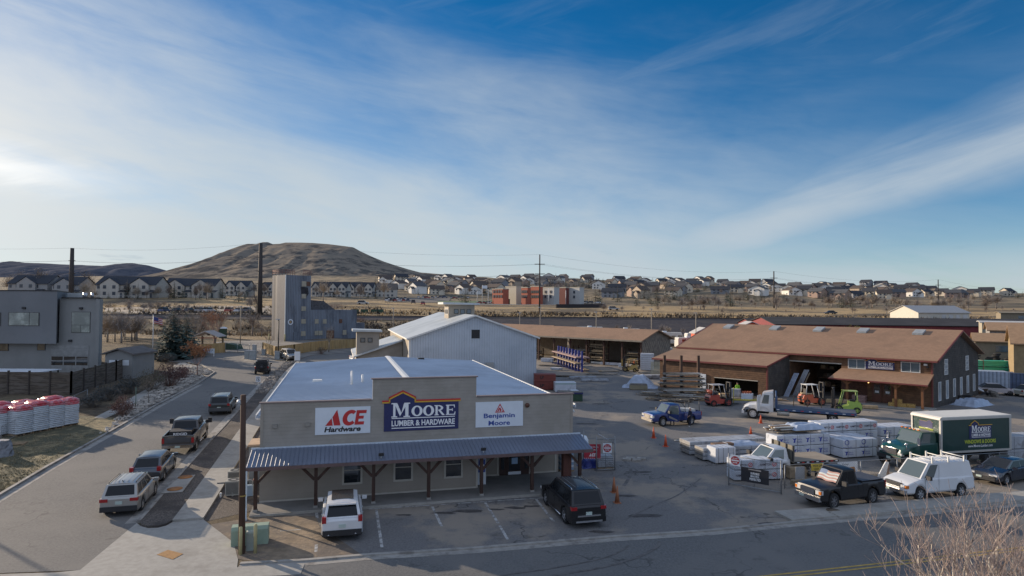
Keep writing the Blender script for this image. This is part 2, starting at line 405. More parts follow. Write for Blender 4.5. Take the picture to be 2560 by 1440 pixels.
# -- streets
def V2(*p):return[Vector((x,y,0))for x,y in p]
kl=pix((0,1242),(118,1171),(257,1093),(396,1013),(495,962),(538,932),(525,923),(507,914),(470,907),(420,904))
kl=[kl[0]+(kl[0]-kl[1]).normalized()*9]+kl
kr=pix((342,1308),(403,1238),(464,1170),(516,1112),(599,1023),(657,962),(709,918))
gut_r=off(kr,.45)
top=pix((430,893),(500,888),(565,882),(655,884),(690,902),(735,905),(775,890),(900,880),(905,912),(770,926))
low=pix((200,1426),(-120,1438))
drape('street',kl+top+kr[::-1]+low+V2((-31,26.5)),ROAD,.012)
kk=kl[:6]
def band(name,line,a,b,m,dz,thick=0.):return drape(name,off(line,a)+off(line,b)[::-1],m,dz,thick=thick)
band('street_gutter',kk,-.02,-.55,KERB,.018);band('street_kerb',kk,.18,-.02,KERB,0,.14)
band('island_kerb',kl[5:],.16,0,KERB,0,.14)
band('right_gutter',kr,-.02+.02,.55,KERB,.018);band('right_kerb',kr,-.18,0,KERB,0,.14)
sl=pix((431,1305),(550,1143),(599,1076),(657,1002),(709,935),(742,905))
sr=off(sl,-1.45);sr=[Vector((p[0],p[1],0))for p in sr]
kb=[Vector((p[0],p[1],0))for p in off(kr,-.18)]
strip_poly=kb+sl[::-1]+pix((415,1314),(395,1319),(370,1320),(352,1315))
split=GT(640,990)
drape('planting_strip',strip_poly,GRAV,0,thick=.11)
drape('pavement',sl+sr[::-1],CONC,0,thick=.125)
ap=pix((342,1308),(352,1316),(370,1321),(395,1320),(415,1315),(431,1306))+[sr[0]]+pix((584,1357),(595,1400),(592,1424),(200,1440),(60,1450),(60,1440),(200,1426))
drape('corner_apron',ap,CONC,.016)
FR=pix((592,1424),(760,1415),(919,1401),(1091,1390),(1200,1383),(1551,1353),(1786,1338),(2001,1316),(2200,1299),(2560,1266))
FR=[Vector((-60,24.3,0)),Vector((-30,25.5,0))]+FR+[FR[-1]+(FR[-1]-FR[-3]).normalized()*60]
drape('front_road',FR+V2((100,2),(-60,2)),ROADF,.008)
band('front_gutter',FR[2:],0,.48,KERB,.014);band('front_kerb',FR[2:],.45,.66,KERB,0,.07)
band('crossing_gutter',FR[:4],-.9,.2,CONC,.021)
yl=pix((1900,1446),(2219,1411),(2560,1372));yl=[yl[0]+(yl[0]-yl[1])]+yl+[yl[2]+(yl[2]-yl[1])*2]
band('centre_line',yl,.08,.20,YPAINT,.016);band('centre_line',yl,-.08,-.20,YPAINT,.016)
rk=[Vector((p[0],p[1],0))for p in off(FR[9:],.66)]
drape('right_pavement',[rk[0]]+rk[1:]+[Vector((p[0],p[1],0))for p in off(FR[9:],2.1)][::-1],CONC,0,thick=.13)
DARKM=mat('dark_void',(.01,.01,.01),.9,var=0)
def inlet():
 a,b_=GT(2112,1300),GT(2215,1290);d=(b_-a).normalized();n=Vector((-d.y,d.x,0))
 o=MB().obox((a+b_)/2+n*.30+Vector((0,0,.075)),(d,n,(0,0,1)),((b_-a).length,.35,.115),DARKM).build('inlet_opening')
 t=thing('storm_drain','long dark storm drain opening in the kerb in front of the black pickup','storm drain');o.parent=t
 MB().obox((a+b_)/2+n*.52+Vector((0,0,.12)),(d,n,(0,0,1)),((b_-a).length+.4,.8,.10),CONC).build('inlet_cover',t)
inlet()
lb=[Vector((p[0],p[1],0))for p in off(FR[2:],.66)]
ylot=[GT(800,1400)]+lb[2:]+V2((95,60),(110,100),(70,148),(0,148),(-8,120),(-10.9,110),(-10.9,44))+pix((700,1288),(760,1330))
drape('yard',ylot,LOT,.005)
drape('dirt_verge',pix((655,1290),(500,1316),(584,1357),(595,1398),(650,1406),(760,1400),(905,1388),(850,1350),(800,1320),(790,1290)),DIRT,.010)
drape('gravel_bed',[sr[0],sr[1],sr[2],sr[3]]+pix((690,1000),(655,1150),(655,1272),(520,1303)),GRAV,.008)
drape('verge',[kl[0]+Vector((-.3,.3,0)),kl[1]+Vector((-.3,.3,0)),kl[2]+Vector((-.3,.3,0)),kl[3]+Vector((-.3,.3,0))]+pix((300,1046),(200,1040),(90,1050),(0,1100))+V2((-45,40),(-42,28)),DGRASS,.03)
drape('rock_bed',[kl[3]+Vector((-.3,.3,0)),kl[4]+Vector((-.3,.3,0)),kl[5]+Vector((-.4,.1,0)),kl[6]]+pix((520,918),(500,912),(440,916),(400,930),(385,960),(300,1040)),ROCKM,.025)
def side_path():
 drape('side_path',pix((235,1045),(285,1020),(345,985),(400,955),(440,925),(432,915),(455,905),(500,918),(497,930),(430,952),(375,985),(305,1028),(262,1048)),CONC,.04)
side_path()
drape('forecourt',pix((440,905),(430,880),(480,868),(560,852),(700,850),(860,856),(1000,850),(1000,872),(900,880),(775,889),(735,903),(690,900),(655,883),(565,881)),mat('pale_asphalt',(.20,.185,.165),.9,var=.15,sc=.4,c2=(.13,.12,.11),sc2=.15),.010)
drape('railway_bank',V2((-8,177.5),(0,177.2),(60,177),(260,177),(300,196.2),(-8,196.2)),BALL,.12)
drape('railway_bank',V2((-230,190.5),(-8,190.5),(-8,196.2),(-230,196.2)),BALL,.12)
RAIL=mat('rail_steel',(.05,.045,.045),.5,metal=.6,var=.1)
for y in(194.3,195.8):
 b=MB();z=H(0,y)
 b.obox((20,y,z+.32),((1,0,0),(0,1,0),(0,0,1)),(520,.12,.3),RAIL)
 props(b.build('rail',kind='structure'))
def mark(u0,v0,u1,v1,w=.1,m=PAINT):
 a,b_=G(u0,v0),G(u1,v1);d=(b_-a).normalized();n=Vector((-d.y,d.x,0))*(w/2)
 drape('bay_marking',[a-n,b_-n,b_+n,a+n],m,.0105)
mark(895,1275,1372,1244,.10)
for q in((941,1275,955,1370),(1081,1267,1104,1316),(1213,1257,1246,1309),(1340,1248,1384,1304),(1249,1314,1270,1350),(791,1280,793,1296),(791,1362,790,1380)):mark(*q,w=.14)
mark(700,1328,752,1324,.1)
def rocks(name,region,n,m,r0,r1,label):
 b=MB();xs=[p[0]for p in region];ys=[p[1]for p in region]
 def inside(x,y):
  c=False;j=len(region)-1
  for i in range(len(region)):
   a,q=region[i],region[j]
   if(a[1]>y)!=(q[1]>y)and x<(q[0]-a[0])*(y-a[1])/(q[1]-a[1])+a[0]:c=not c
   j=i
  return c
 k=0
 while k<n:
  x,y=random.uniform(min(xs),max(xs)),random.uniform(min(ys),max(ys))
  if not inside(x,y):continue
  k+=1;r=random.uniform(r0,r1);z=H(x,y)+.10
  a0=random.random()*6.28
  ring=[(x+math.cos(a0+q*1.257)*r*random.uniform(.7,1.2),y+math.sin(a0+q*1.257)*r*random.uniform(.7,1.2),z)for q in range(5)]
  ring2=[(x+(p[0]-x)*.6,y+(p[1]-y)*.6,z+r*random.uniform(.5,.9))for p in ring]
  b.face(ring+ring2,m,False,[(0,1,6,5),(1,2,7,6),(2,3,8,7),(3,4,9,8),(4,0,5,9),(5,6,7,8,9)])
 b.build(name,kind='stuff',label=label)
STONE=mat('river_stone',(.20,.18,.16),.9,var=.5,sc=1.5)
rocks('landscape_rocks',pix((640,985),(668,985),(712,925),(735,906),(712,908),(660,958)),900,STONE,.10,.28,'loose grey river rocks in the far planting strip')
rocks('loose_stones',[Vector(p[:2])for p in(kl[3]+Vector((-.4,0,0)),kl[4]+Vector((-.4,0,0)),GT(530,931),GT(505,918),GT(440,922),GT(385,975),GT(300,1040))],1500,mat('pale_stone',(.36,.33,.29),.9,var=.5,sc=1.),.07,.2,'pale loose stones beside the left kerb')
# -- far hills
def hill(name,sil,Yc,Yf,Yb,m,nx,ny,gul,u_pad=0,cap=.97):
 def zs(u):
  for(a,va),(b_,vb)in zip(sil,sil[1:]):
   if a<=u<=b_:
    t=(u-a)/(b_-a);v=lerp(va,vb,t);return CH+(758+.0072*(u-853)-v)*Yc/1600
  return-20
 rows=[]
 for j in range(ny+1):
  y=lerp(Yf,Yb,j/ny);row=[]
  for i in range(nx+1):
   u=lerp(sil[0][0],sil[-1][0],i/nx);x=(u-1280)/1600*lerp(y,Yc,.55)
   f=clamp((y-Yf)/(Yc-Yf));fy=f*f*(3-2*f)*.35+f*.65
   if y>Yc:fy=cap-.25*(y-Yc)/(Yb-Yc)
   base=H(x,Yf)-6;top_=zs(u)
   g=noise.fractal(Vector((x/150+y/900,y/700,3)),1,2.1,5);g2=noise.fractal(Vector((x/45,y/130,9)),1,2,4)
   w=math.sin(min(1,fy)*math.pi)**.7 if 0<fy<1 else 0
   z=lerp(base,top_,fy)-abs(g)*gul*w+g2*gul*.16*w
   row.append((x,y,z))
  rows.append(row)
 b=MB();b.grid(rows,m,True);o=b.build(name,kind='structure');return o
def hillmat(name,c1,c2,c3,sc):
 m=bpy.data.materials.new(name);m.use_nodes=True;t=m.node_tree;b=t.nodes['Principled BSDF'];b.inputs['Roughness'].default_value=1;b.inputs['Specular IOR Level'].default_value=0
 tc=N(t,'ShaderNodeTexCoord');V=tc.outputs['Object']
 def nz(s,st,det=8,rg=.68):
  mp=N(t,'ShaderNodeMapping');mp.inputs['Scale'].default_value=st;t.links.new(V,mp.inputs[0])
  n=N(t,'ShaderNodeTexNoise');n.inputs['Scale'].default_value=s;n.inputs['Detail'].default_value=det;n.inputs['Roughness'].default_value=rg;t.links.new(mp.outputs[0],n.inputs['Vector']);return n.outputs[0]
 sp=N(t,'ShaderNodeSeparateXYZ');t.links.new(V,sp.inputs[0])
 col=mixc(t,sstep(t,nz(sc,(1,1,1)),.35,.65),c1,c2)
 q=mth(t,'ADD',nz(sc*1.6,(1,.5,2.2),10,.72),mth(t,'MULTIPLY',sstep(t,sp.outputs[2],230,60),.07))
 col=mixc(t,sstep(t,q,.53,.60),col,c3)
 t.links.new(col,b.inputs['Base Color']);return m
MESA=hillmat('mesa_slope',(.27,.225,.175),(.205,.18,.15),(.105,.098,.09),.012)
DHILL=hillmat('dark_ridge',(.11,.115,.135),(.13,.13,.145),(.085,.09,.108),.01)
hill('mesa_hill',[(380,712),(430,693),(470,681),(500,668),(530,652),(560,637),(585,622),(600,613),(617,608),(640,609),(655,604),(668,604),(680,609),(700,608),(712,605),(745,605),(780,606),(820,609),(860,614),(882,617),(900,627),(930,641),(960,653),(990,663),(1020,672),(1050,680),(1110,685),(1180,690),(1260,702)],2500,1500,3300,MESA,220,110,17)
hill('far_hill',[(-700,650),(-300,655),(0,655),(28,651),(60,655),(110,657),(200,661),(270,664),(300,658),(330,656),(370,662),(400,670),(430,679),(480,690),(560,702)],3900,2500,4600,DHILL,160,50,40)
TYM=mat('tyre_mark',(.118,.112,.108),.9,var=.3,sc=2)
for pts,w in((((1380,1440),(1500,1420),(1590,1395),(1640,1370),(1650,1352)),.16),(((1250,1440),(1400,1418),(1520,1392),(1580,1360)),.10),(((1560,1300),(1640,1262),(1700,1235),(1760,1190)),.12),(((1560,1215),(1578,1180),(1560,1150)),.22)):
 L_=[Vector((p.x,p.y,0))for p in pix(*pts)];S_=[]
 for i in range(len(L_)-1):
  for k in range(5):
   t=k/5;p0,p1,p2,p3=L_[max(i-1,0)],L_[i],L_[i+1],L_[min(i+2,len(L_)-1)]
   S_.append(.5*((2*p1)+(p2-p0)*t+(2*p0-5*p1+4*p2-p3)*t*t+(3*p1-p0-3*p2+p3)*t**3))
 band('tyre_mark',S_,-w/2,w/2,TYM,.0225 if pts[0][1]>1300 else.0135)
STAIN=mat('oil_stain',(.06,.053,.05),.8,var=.4,sc=3)
random.seed(91)
for u,v,r in((1010,1288,.35),(1110,1283,.5),(1170,1278,.6),(1290,1270,.5),(1330,1266,.4),(1240,1274,.35),(1500,1330,.5),(1620,1290,.7),(1720,1330,.5),(1470,1060,1.0),(1500,1010,.9),(1640,1020,.8),(1560,1240,.5),(1930,1310,.6),(1600,1180,.6)):
 c=G(u,v);drape('oil_stain',[(c.x+r*rnd_(.5,1.1)*math.cos(6.283*k/11)*1.6,c.y+r*rnd_(.5,1.1)*math.sin(6.283*k/11)*.5,0)for k in range(11)],STAIN,.0102+.0001*(u%17))
# -- building helpers
class Frame:
 """plan frame: s along e (radians), t along n; the thing's Empty stands at its origin"""
 def __init__(s,O,ea,na=None,z=0.):
  s.O=Vector((O[0],O[1],z));s.e=Vector((math.cos(ea),math.sin(ea),0));na=ea+math.pi/2 if na is None else na
  s.n=Vector((math.cos(na),math.sin(na),0))
 def xf(s,p):return(s.e.x*p[0]+s.n.x*p[1],s.e.y*p[0]+s.n.y*p[1],p[2])
 def mb(s):return MB(s.xf)
 def w(s,p):return s.O+Vector(s.xf(p))
FONTW=mat('letter_white',(.80,.80,.80),.6,var=0);NAVY=mat('sign_navy',(.020,.024,.10),.5,var=.08)
RED=mat('sign_red',(.50,.025,.025),.5,var=.05);BLK=mat('letter_black',(.012,.012,.014),.5,var=0)
GOLD=mat('sign_gold',(.62,.36,.03),.5,var=0);BLUEL=mat('letter_blue',(.03,.07,.30),.5,var=0);WHT=mat('sign_white',(.66,.70,.74),.5,var=.03)
def ell(cx,cy,rx,ry,a0=0,a1=360,n=20):return[(cx+rx*math.cos(R(a0+(a1-a0)*i/n)),cy+ry*math.sin(R(a0+(a1-a0)*i/n)))for i in range(n+1)]
def ringq(o,i):return[[o[k],o[k+1],i[k+1],i[k]]for k in range(len(o)-1)]
def rc(a,b,c,d):return[(a,b),(c,b),(c,d),(a,d)]
GLY={'M':[rc(.08,.08,.21,.92),rc(.76,.08,.94,.92),[(.21,.95),(.21,.78),(.46,.06),(.54,.30),(.32,.95)],[(.76,.95),(.68,.95),(.54,.30),(.46,.06),(.76,.70)],rc(-.02,0,.31,.08),rc(.66,0,1.03,.08),rc(-.02,.92,.30,1),rc(.70,.92,1.03,1)],'O':ringq(ell(.5,.5,.50,.52),ell(.5,.5,.24,.40)),'R':[rc(.10,.09,.33,.91),rc(0,0,.42,.09),rc(0,.91,.33,1)]+ringq(ell(.38,.72,.50,.28,-90,90,10),ell(.38,.72,.26,.17,-90,90,10))+[rc(.33,.91,.42,1),[(.40,.46),(.62,.48),(1.05,0),(.78,0)]],'E':[rc(.08,.09,.32,.91),rc(0,0,.95,.09),rc(0,.91,.90,1),rc(.32,.46,.66,.56),rc(.62,.38,.70,.64),[(.84,.09),(.95,.09),(.98,.32),(.90,.30)],[(.80,.91),(.90,.91),(.92,.70),(.84,.72)]]}
def glyph(mb,ch,o,ux,uy,w,h,m,lift=.02,sh=0):
 for k,p in enumerate(GLY[ch]):shape2d(mb,[(x+sh*y,y)for x,y in p],o,ux,uy,w,h,m,lift+.0006*k)
def moore_logo(parent,o,ux,uy,w,h,lift=.03,bg=True,truck=False):
 """the shop's board: gabled navy panel with a gold and red roof line, words in serif capitals. o = lower left, w x h without the gable"""
 o=Vector(o);ux=Vector(ux).normalized();uy=Vector(uy).normalized();n=ux.cross(uy)
 pk=[(0,0),(1,0),(1,1.0),(.41,1.0),(.41,1.12),(.245,1.34),(.07,1.12),(.07,1.0),(0,1.0)]
 def P(x,y,l=0):return o+ux*(x*w)+uy*(y*h)+n*l
 if bg:
  b=MB();b.prism([P(x,y,lift*.2)for x,y in pk],n*lift,NAVY);b.build('sign_board',parent)
 rl=[(-.02,1.0),(.07,1.0),(.07,1.12),(.245,1.34),(.41,1.12),(.41,1.0),(1.02,1.0)]
 def roofline(m,off_,th,l):
  b=MB()
  for(a,b_)in zip(rl,rl[1:]):
   pa,pb=P(a[0],a[1]+off_),P(b_[0],b_[1]+off_);d=(pb-pa)
   if d.length<1e-6:continue
   b.obox((pa+pb)/2+n*l,(d,d.cross(n),n),(d.length+th*h*.7,th*h,.02),m)
  b.build('sign_trim',parent)
 roofline(GOLD,0.0,.045,lift*1.2+.012)
 if not truck:roofline(RED,.05,.05,lift*1.2+.006)
 b=MB();L=lift*1.2+.012
 glyph(b,'M',P(.10,.48),ux,uy,.235*w,.50*h,FONTW,L)
 for k,ch in enumerate('OORE'):glyph(b,ch,P(.36+.155*k,.50),ux,uy,(.150 if k<2 else.135)*w,.36*h,FONTW,L)
 for y in(.43,.09):b.prism([P(x,yy,L)for x,yy in rc(.10,y,.95,y+.03)],n*.004,FONTW)
 put_text(b,'LUMBER & HARDWARE',P(.10,.17),ux,uy,.85*w,.20*h,FONTW,.028,lift=L)
 b.build('sign_lettering',parent)
def ace_glyphs(b,o,ux,uy,w,h,m,L):
 """slanted ACE mark filling w x h"""
 shape2d(b,[(0,0),(.155,.48),(.185,0)],o,ux,uy,w,h,m,L)
 shape2d(b,[(.175,.53),(.29,1.0),(.375,0),(.215,0)],o,ux,uy,w,h,m,L)
 oc=ell(.575,.46,.185,.50,50,318,18);ic=ell(.585,.46,.082,.27,50,318,18)
 for k,q in enumerate(ringq(oc,ic)):shape2d(b,[(x+.08*y,y)for x,y in q],o,ux,uy,w,h,m,L)
 for r_ in(rc(.72,0,.80,.92),rc(.80,0,.95,.2),rc(.80,.37,.92,.56),rc(.80,.72,.97,.92)):
  shape2d(b,[(x+.06*y,y)for x,y in r_],o,ux,uy,w,h,m,L)
CREAM=mat('cream_trim',(.46,.43,.37),.8,var=.06);WTRIM=mat('white_trim',(.62,.62,.60),.6,var=.05)
GLASS=glassm('window_glass');GLASSB=mat('window_glass_blue',(.10,.13,.15),.15,var=.3,sc=.6,spec=.9)
DWOOD=mat('dark_stained_wood',(.055,.028,.02),.8,var=.3,sc=3,st=(1,1,.3))
def window(fr,parent,s,z,w,h,t=0.,side=-1,frame=CREAM,fw=.12,glass=GLASS,split='h',sill=True,name='window',proj=.05):
 """a window on the wall plane t facing -n (side=-1); the frame is the part, pane and sash are its sub-parts"""
 b=fr.mb();y0,y1=sorted((t+side*proj,t-side*.02))
 for q in((s-w/2-fw,z-fw,s+w/2+fw,z),(s-w/2-fw,z+h,s+w/2+fw,z+h+fw),(s-w/2-fw,z,s-w/2,z+h),(s+w/2,z,s+w/2+fw,z+h)):
  b.box(q[0],y0,q[1],q[2],y1,q[3],frame)
 f=b.build(name,parent)
 g=fr.mb();a0,a1=sorted((t+side*.012,t-side*.015));g.box(s-w/2,a0,z,s+w/2,a1,z+h,glass);g.build('pane',f)
 if split:
  q=fr.mb();a0,a1=sorted((t+side*.03,t+side*.013))
  if split=='h':q.box(s-w/2,a0,z+h*.5-.025,s+w/2,a1,z+h*.5+.025,frame)
  if split=='v':q.box(s-.03,a0,z,s+.03,a1,z+h,frame)
  if split=='g':
   for k in(1,2):q.box(s-w/2+w*k/3-.03,a0,z,s-w/2+w*k/3+.03,a1,z+h,frame)
   q.box(s-w/2,a0,z+h/2-.03,s+w/2,a1,z+h/2+.03,frame)
  q.build('sash',f)
 return f
# -- the hardware store
SIDING=mat('tan_lap_siding',(.33,.30,.26),.85,var=.08,sc=.8,c2=(.29,.265,.225),sc2=.5,lines=('Z',.2,.10,.14,.004))
SIDING2=mat('smooth_tan_wall',(.31,.275,.23),.85,var=.05,sc=.8,lines=('Z',.25,.05,.12,.004))
METR=mat('galvanised_roof',(.36,.43,.52),.42,metal=.25,var=.06,sc=.25,c2=(.31,.37,.45),sc2=.15,lines=('Z',.05,.3,.0,0))
def ribbed(name,c,sp=.3,dk=.22,rough=.45,metal=.2,ax='XY',**k):
 return mat(name,c,rough,metal=metal,lines=(ax,sp,.18,dk,.02),**k)
store=Frame((-13.94,35.8),R(15.0))
SF=store
def build_store():
 T=thing('hardware_store','single storey tan store with stepped false front and long blue metal porch roof','store',SF.O)
 L,D=18.45,32.7
 b=SF.mb();b.box(0,0,-.2,12.35,.2,2.75,SIDING2);b.box(12.15,.2,-.2,12.35,2.4,2.75,SIDING2);b.box(12.35,2.4,-.2,18.15,2.6,2.95,SIDING2)
 b.box(18.15,2.4,-.2,18.35,6,2.95,SIDING2)
 b.build('porch_wall',T)
 b=SF.mb();b.prism([(0,0,2.75),(L,0,2.75),(L,0,5.6),(12.24,0,5.6),(12.24,0,6.8),(6.09,0,6.8),(6.09,0,5.6),(0,0,5.6)],SF.xf((0,.2,0)),SIDING)
 b=SF.mb()
 def pr(pts,d,m):
  n=len(pts);P=[tuple(p)for p in pts];Q=[(p[0]+d[0],p[1]+d[1],p[2]+d[2])for p in P]
  b.face(P+Q,m,idx=[tuple(range(n))[::-1],tuple(range(n,2*n))]+[(i,(i+1)%n,n+(i+1)%n,n+i)for i in range(n)])
 pr([(0,0,2.75),(L,0,2.75),(L,0,5.6),(12.24,0,5.6),(12.24,0,6.8),(6.09,0,6.8),(6.09,0,5.6),(0,0,5.6)],(0,.2,0),SIDING)
 recalc(b.build('false_front',T))
 CAP=mat('mauve_cap',(.17,.135,.13),.7,var=.08)
 b=SF.mb()
 for a,q,z in((-.08,6.03,5.6),(6.0,12.33,6.8),(12.3,L+.08,5.6)):b.box(a,-.07,z,q,.27,z+.06,CAP)
 for x in(0.0,L-.14):b.box(x-.01,-.03,2.78,x+.15,-.002,5.58,SIDING2)
 b.build('parapet_cap',T)
 b=SF.mb();b.box(0.003,.2,-.2,.2,D,4.85,SIDING);b.box(L-.2,6,-.2,L-.003,D,4.85,SIDING);b.box(L-.2,.2,2.95,L-.003,6,4.85,SIDING)
 b.face([(0,D,-.2),(L,D,-.2),(L,D,4.85),(L/2,D,5.4),(0,D,4.85)],SIDING);b.box(12.35,.2,2.75,18.15,2.4,2.9,SIDING2);b.build('side_wall',T)
 b=SF.mb();z0,zr=4.88,5.47
 for a,za,c_,zc in((-.25,z0,L/2,zr),(L/2,zr,L+.25,z0)):
  b.face([(a,.2,za),(c_,.2,zc),(c_,D+.3,zc),(a,D+.3,za),(a,.2,za-.12),(c_,.2,zc-.12),(c_,D+.3,zc-.12),(a,D+.3,za-.12)],METR,idx=[(0,1,2,3),(7,6,5,4),(0,3,7,4),(1,5,6,2),(0,4,5,1),(2,6,7,3)])
  k=.55
  while k<D:
   b.face([(a,k,za),(c_,k,zc),(c_,k+.03,zc+.05),(a,k+.03,za+.05),(c_,k+.06,zc),(a,k+.06,za)],METR,idx=[(0,1,2,3),(3,2,4,5)]);k+=.61
 rf=b.build('metal_roof',T)
 b=SF.mb();WC=mat('white_metal',(.68,.68,.66),.5,var=.04)
 b.face([(L/2-.27,.2,zr+.035),(L/2,.2,zr+.07),(L/2+.27,.2,zr+.035),(L/2-.27,D+.3,zr+.035),(L/2,D+.3,zr+.07),(L/2+.27,D+.3,zr+.035)],WC,idx=[(0,1,4,3),(1,2,5,4)])
 b.build('ridge_cap',rf)
 b=SF.mb()
 for x in(-.30,L+.22):b.box(x,.2,4.72,x+.08,D+.32,4.95,WC)
 b.build('gutter',rf)
 b=SF.mb()
 for(s_,t_,h_)in((5.1,10.5,1.15),(5.9,11.6,.75)):
  b=SF.mb();b.cyl((s_,t_,5.1),.085,h_,WC,10)
  b.cyl((s_,t_,5.05),.16,.12,mat('lead_flashing',(.2,.2,.2),.7),10)
  b.build('vent_pipe',rf)
 b=SF.mb();b.box(2.2,14.0,5.03,2.9,14.5,5.25,WC);b.build('roof_vent',rf)
 MB(SF.xf).box(12.3,D-2.2,5.0,12.95,D-1.7,5.45,BLK).build('roof_unit',rf)
 PM=mat('blue_grey_porch_tin',(.165,.195,.26),.38,metal=.25,var=.06,sc=.5)
 b=SF.mb();y1,za,zb=-2.12,3.10,2.60
 b.face([(-.45,0,za),(L+.5,0,za),(L+.5,y1,zb),(-.45,y1,zb),(-.45,0,za-.03),(L+.5,0,za-.03),(L+.5,y1,zb-.03),(-.45,y1,zb-.03)],PM,idx=[(0,1,2,3),(7,6,5,4),(3,2,6,7),(0,3,7,4),(1,5,6,2)])
 x=-.42
 while x<L+.5:
  b.face([(x,0,za+.003),(x+.02,0,za+.032),(x+.04,0,za+.003),(x,y1-.01,zb+.003),(x+.02,y1-.01,zb+.032),(x+.04,y1-.01,zb+.003)],PM,idx=[(0,1,4,3),(1,2,5,4),(3,4,5)]);x+=.2286
 pr_=b.build('porch_roof',T)
 SF.mb().box(-.45,-.06,3.08,L+.5,-.004,3.17,mat('pale_flashing',(.50,.56,.62),.5)).build('flashing',pr_)
 FB=mat('mauve_fascia',(.13,.085,.08),.8,var=.12,sc=2)
 b=SF.mb();b.box(-.47,y1-.045,2.40,L+.52,y1-.005,2.575,FB);b.box(-.5,y1,2.42,-.455,-.02,2.60,FB);b.box(L+.505,y1,2.42,L+.55,-.02,2.60,FB);b.build('fascia',pr_)
 SF.mb().box(-.3,-1.64,2.30,L+.35,-1.46,2.52,DWOOD).build('beam',T)
 for k in range(7):
  s0=[-.02,3.05,6.12,9.19,12.26,15.33,18.35][k]
  b=SF.mb();b.box(s0-.09,-1.64,.10,s0+.09,-1.46,2.30,DWOOD)
  p=b.build('post',T)
  b=SF.mb()
  for d in(-1,1):
   if(k==0 and d<0)or(k==6 and d>0):continue
   c0=Vector((s0+d*.08,-1.55,1.62));c1=Vector((s0+d*.72,-1.55,2.30));v=c1-c0;w=Vector((v.z,0,-v.x)).normalized()*.07
   P=[c0-w,c0+w,c1+w,c1-w];b.face([(q.x,-1.60,q.z)for q in P]+[(q.x,-1.50,q.z)for q in P],DWOOD,idx=[(0,1,2,3),(7,6,5,4),(0,4,5,1),(1,5,6,2),(2,6,7,3),(3,7,4,0)])
  b.build('brace',p)
  SF.mb().box(s0-.12,-1.67,.13,s0+.12,-1.43,.24,mat('post_base',(.3,.29,.27),.8)).build('post_base',p)
 SF.mb().box(17.35,-1.42,.12,17.86,-1.0,2.55,mat('red_brown_cladding',(.085,.032,.022),.8,var=.25,sc=4,st=(1,1,.2))).build('clad_column',T)
 b=SF.mb();DK=mat('deck_concrete',(.20,.19,.175),.9,var=.1,sc=1);b.box(-.25,-2.0,-.1,18.8,-.004,.13,DK);b.box(12.37,.0,-.1,18.8,2.38,.128,DK);b.box(-.25,-2.12,-.1,18.8,-2.0,.118,CONC);b.build('porch_floor',T)
 b=SF.mb();b.box(0,-.03,.13,12.3,-.002,.22,CREAM);b.box(12.4,2.37,.13,18.1,2.398,.22,CREAM);b.box(12.26,-.03,.13,12.36,-.0,2.7,CREAM);b.box(18.08,2.36,.13,18.2,2.395,2.7,CREAM);b.box(14.15,2.36,.2,14.25,2.395,2.6,CREAM);b.box(16.35,2.36,.2,16.45,2.395,2.6,CREAM)
 b.build('base_trim',T)
 for s0 in(5.0,7.9,10.88):window(SF,T,s0,.92,.92,1.42,0,fw=.11)
 DB=mat('dark_brown_door',(.045,.022,.016),.6,var=.1)
 b=SF.mb();b.box(14.30,2.34,.13,16.30,2.392,2.42,DB);d0=b.build('door_surround',T)
 b=SF.mb();b.box(14.78,2.29,.15,15.82,2.335,2.30,DB);dd=b.build('door',T)
 b=SF.mb();b.box(14.92,2.275,.42,15.68,2.285,2.15,GLASS);b.build('pane',dd)
 b=SF.mb();b.box(14.88,2.26,.17,15.72,2.272,.36,WHT);b.build('kick_plate',dd);SF.mb().box(15.1,2.262,.85,15.5,2.272,1.25,mat('paper_notice',(.30,.45,.62),.6)).build('notice',dd)
 b=SF.mb()
 for k,z in enumerate((1.9,1.78,1.66,1.5)):put_text(b,('OPEN','MON-FRI','8-5','SAT')[k],(15.12,2.262,z),(1,0,0),(0,0,1),.3,.07,FONTW,lift=-.0)
 b.build('door_lettering',dd)
 for a in(14.42,16.0):
  SF.mb().box(a,2.325,.5,a+.2,2.338,2.2,GLASS).build('side_light',d0)
 GB=mat('tan_box',(.25,.23,.20),.7)
 for s0,z in((.75,4.32),(2.50,4.35)):SF.mb().box(s0-.13,-.16,z-.09,s0+.13,-.003,z+.1,GB).build('wall_light',T)
 b=SF.mb();b.cyl((15.45,-.10,5.0),.14,.09,mat('alarm_bell',(.12,.05,.03),.6),14,axis=(0,1,0));b.build('alarm_bell',T)
 for s0 in(6.5,12.3):
  b=SF.mb();b.box(s0-.14,-1.95,2.78,s0+.14,-1.78,2.93,BLK);b.cyl((s0,-1.88,2.66),.03,.14,WTRIM,6);b.build('flood_light',T)
 for s0 in(1.05,):SF.mb().box(s0-.07,-.9,2.72,s0+.07,-.75,2.84,WTRIM).build('soffit_light',T)
 b=SF.mb()
 for s0,t0 in((-.12,2.5),(L+.12,.9)):b=SF.mb();b.tube([(s0,t0,4.45),(s0+(.18 if s0>1 else-.18),t0,4.45)],.035,WTRIM,6);b.tube([(s0+(.18 if s0>1 else-.18),t0,4.5),(s0+(.22 if s0>1 else-.22),t0-.05,4.28)],[.06,.16],WTRIM,10);b.build('gooseneck_lamp',T)
 DS=mat('pale_blue_downspout',(.52,.58,.62),.5,var=.05)
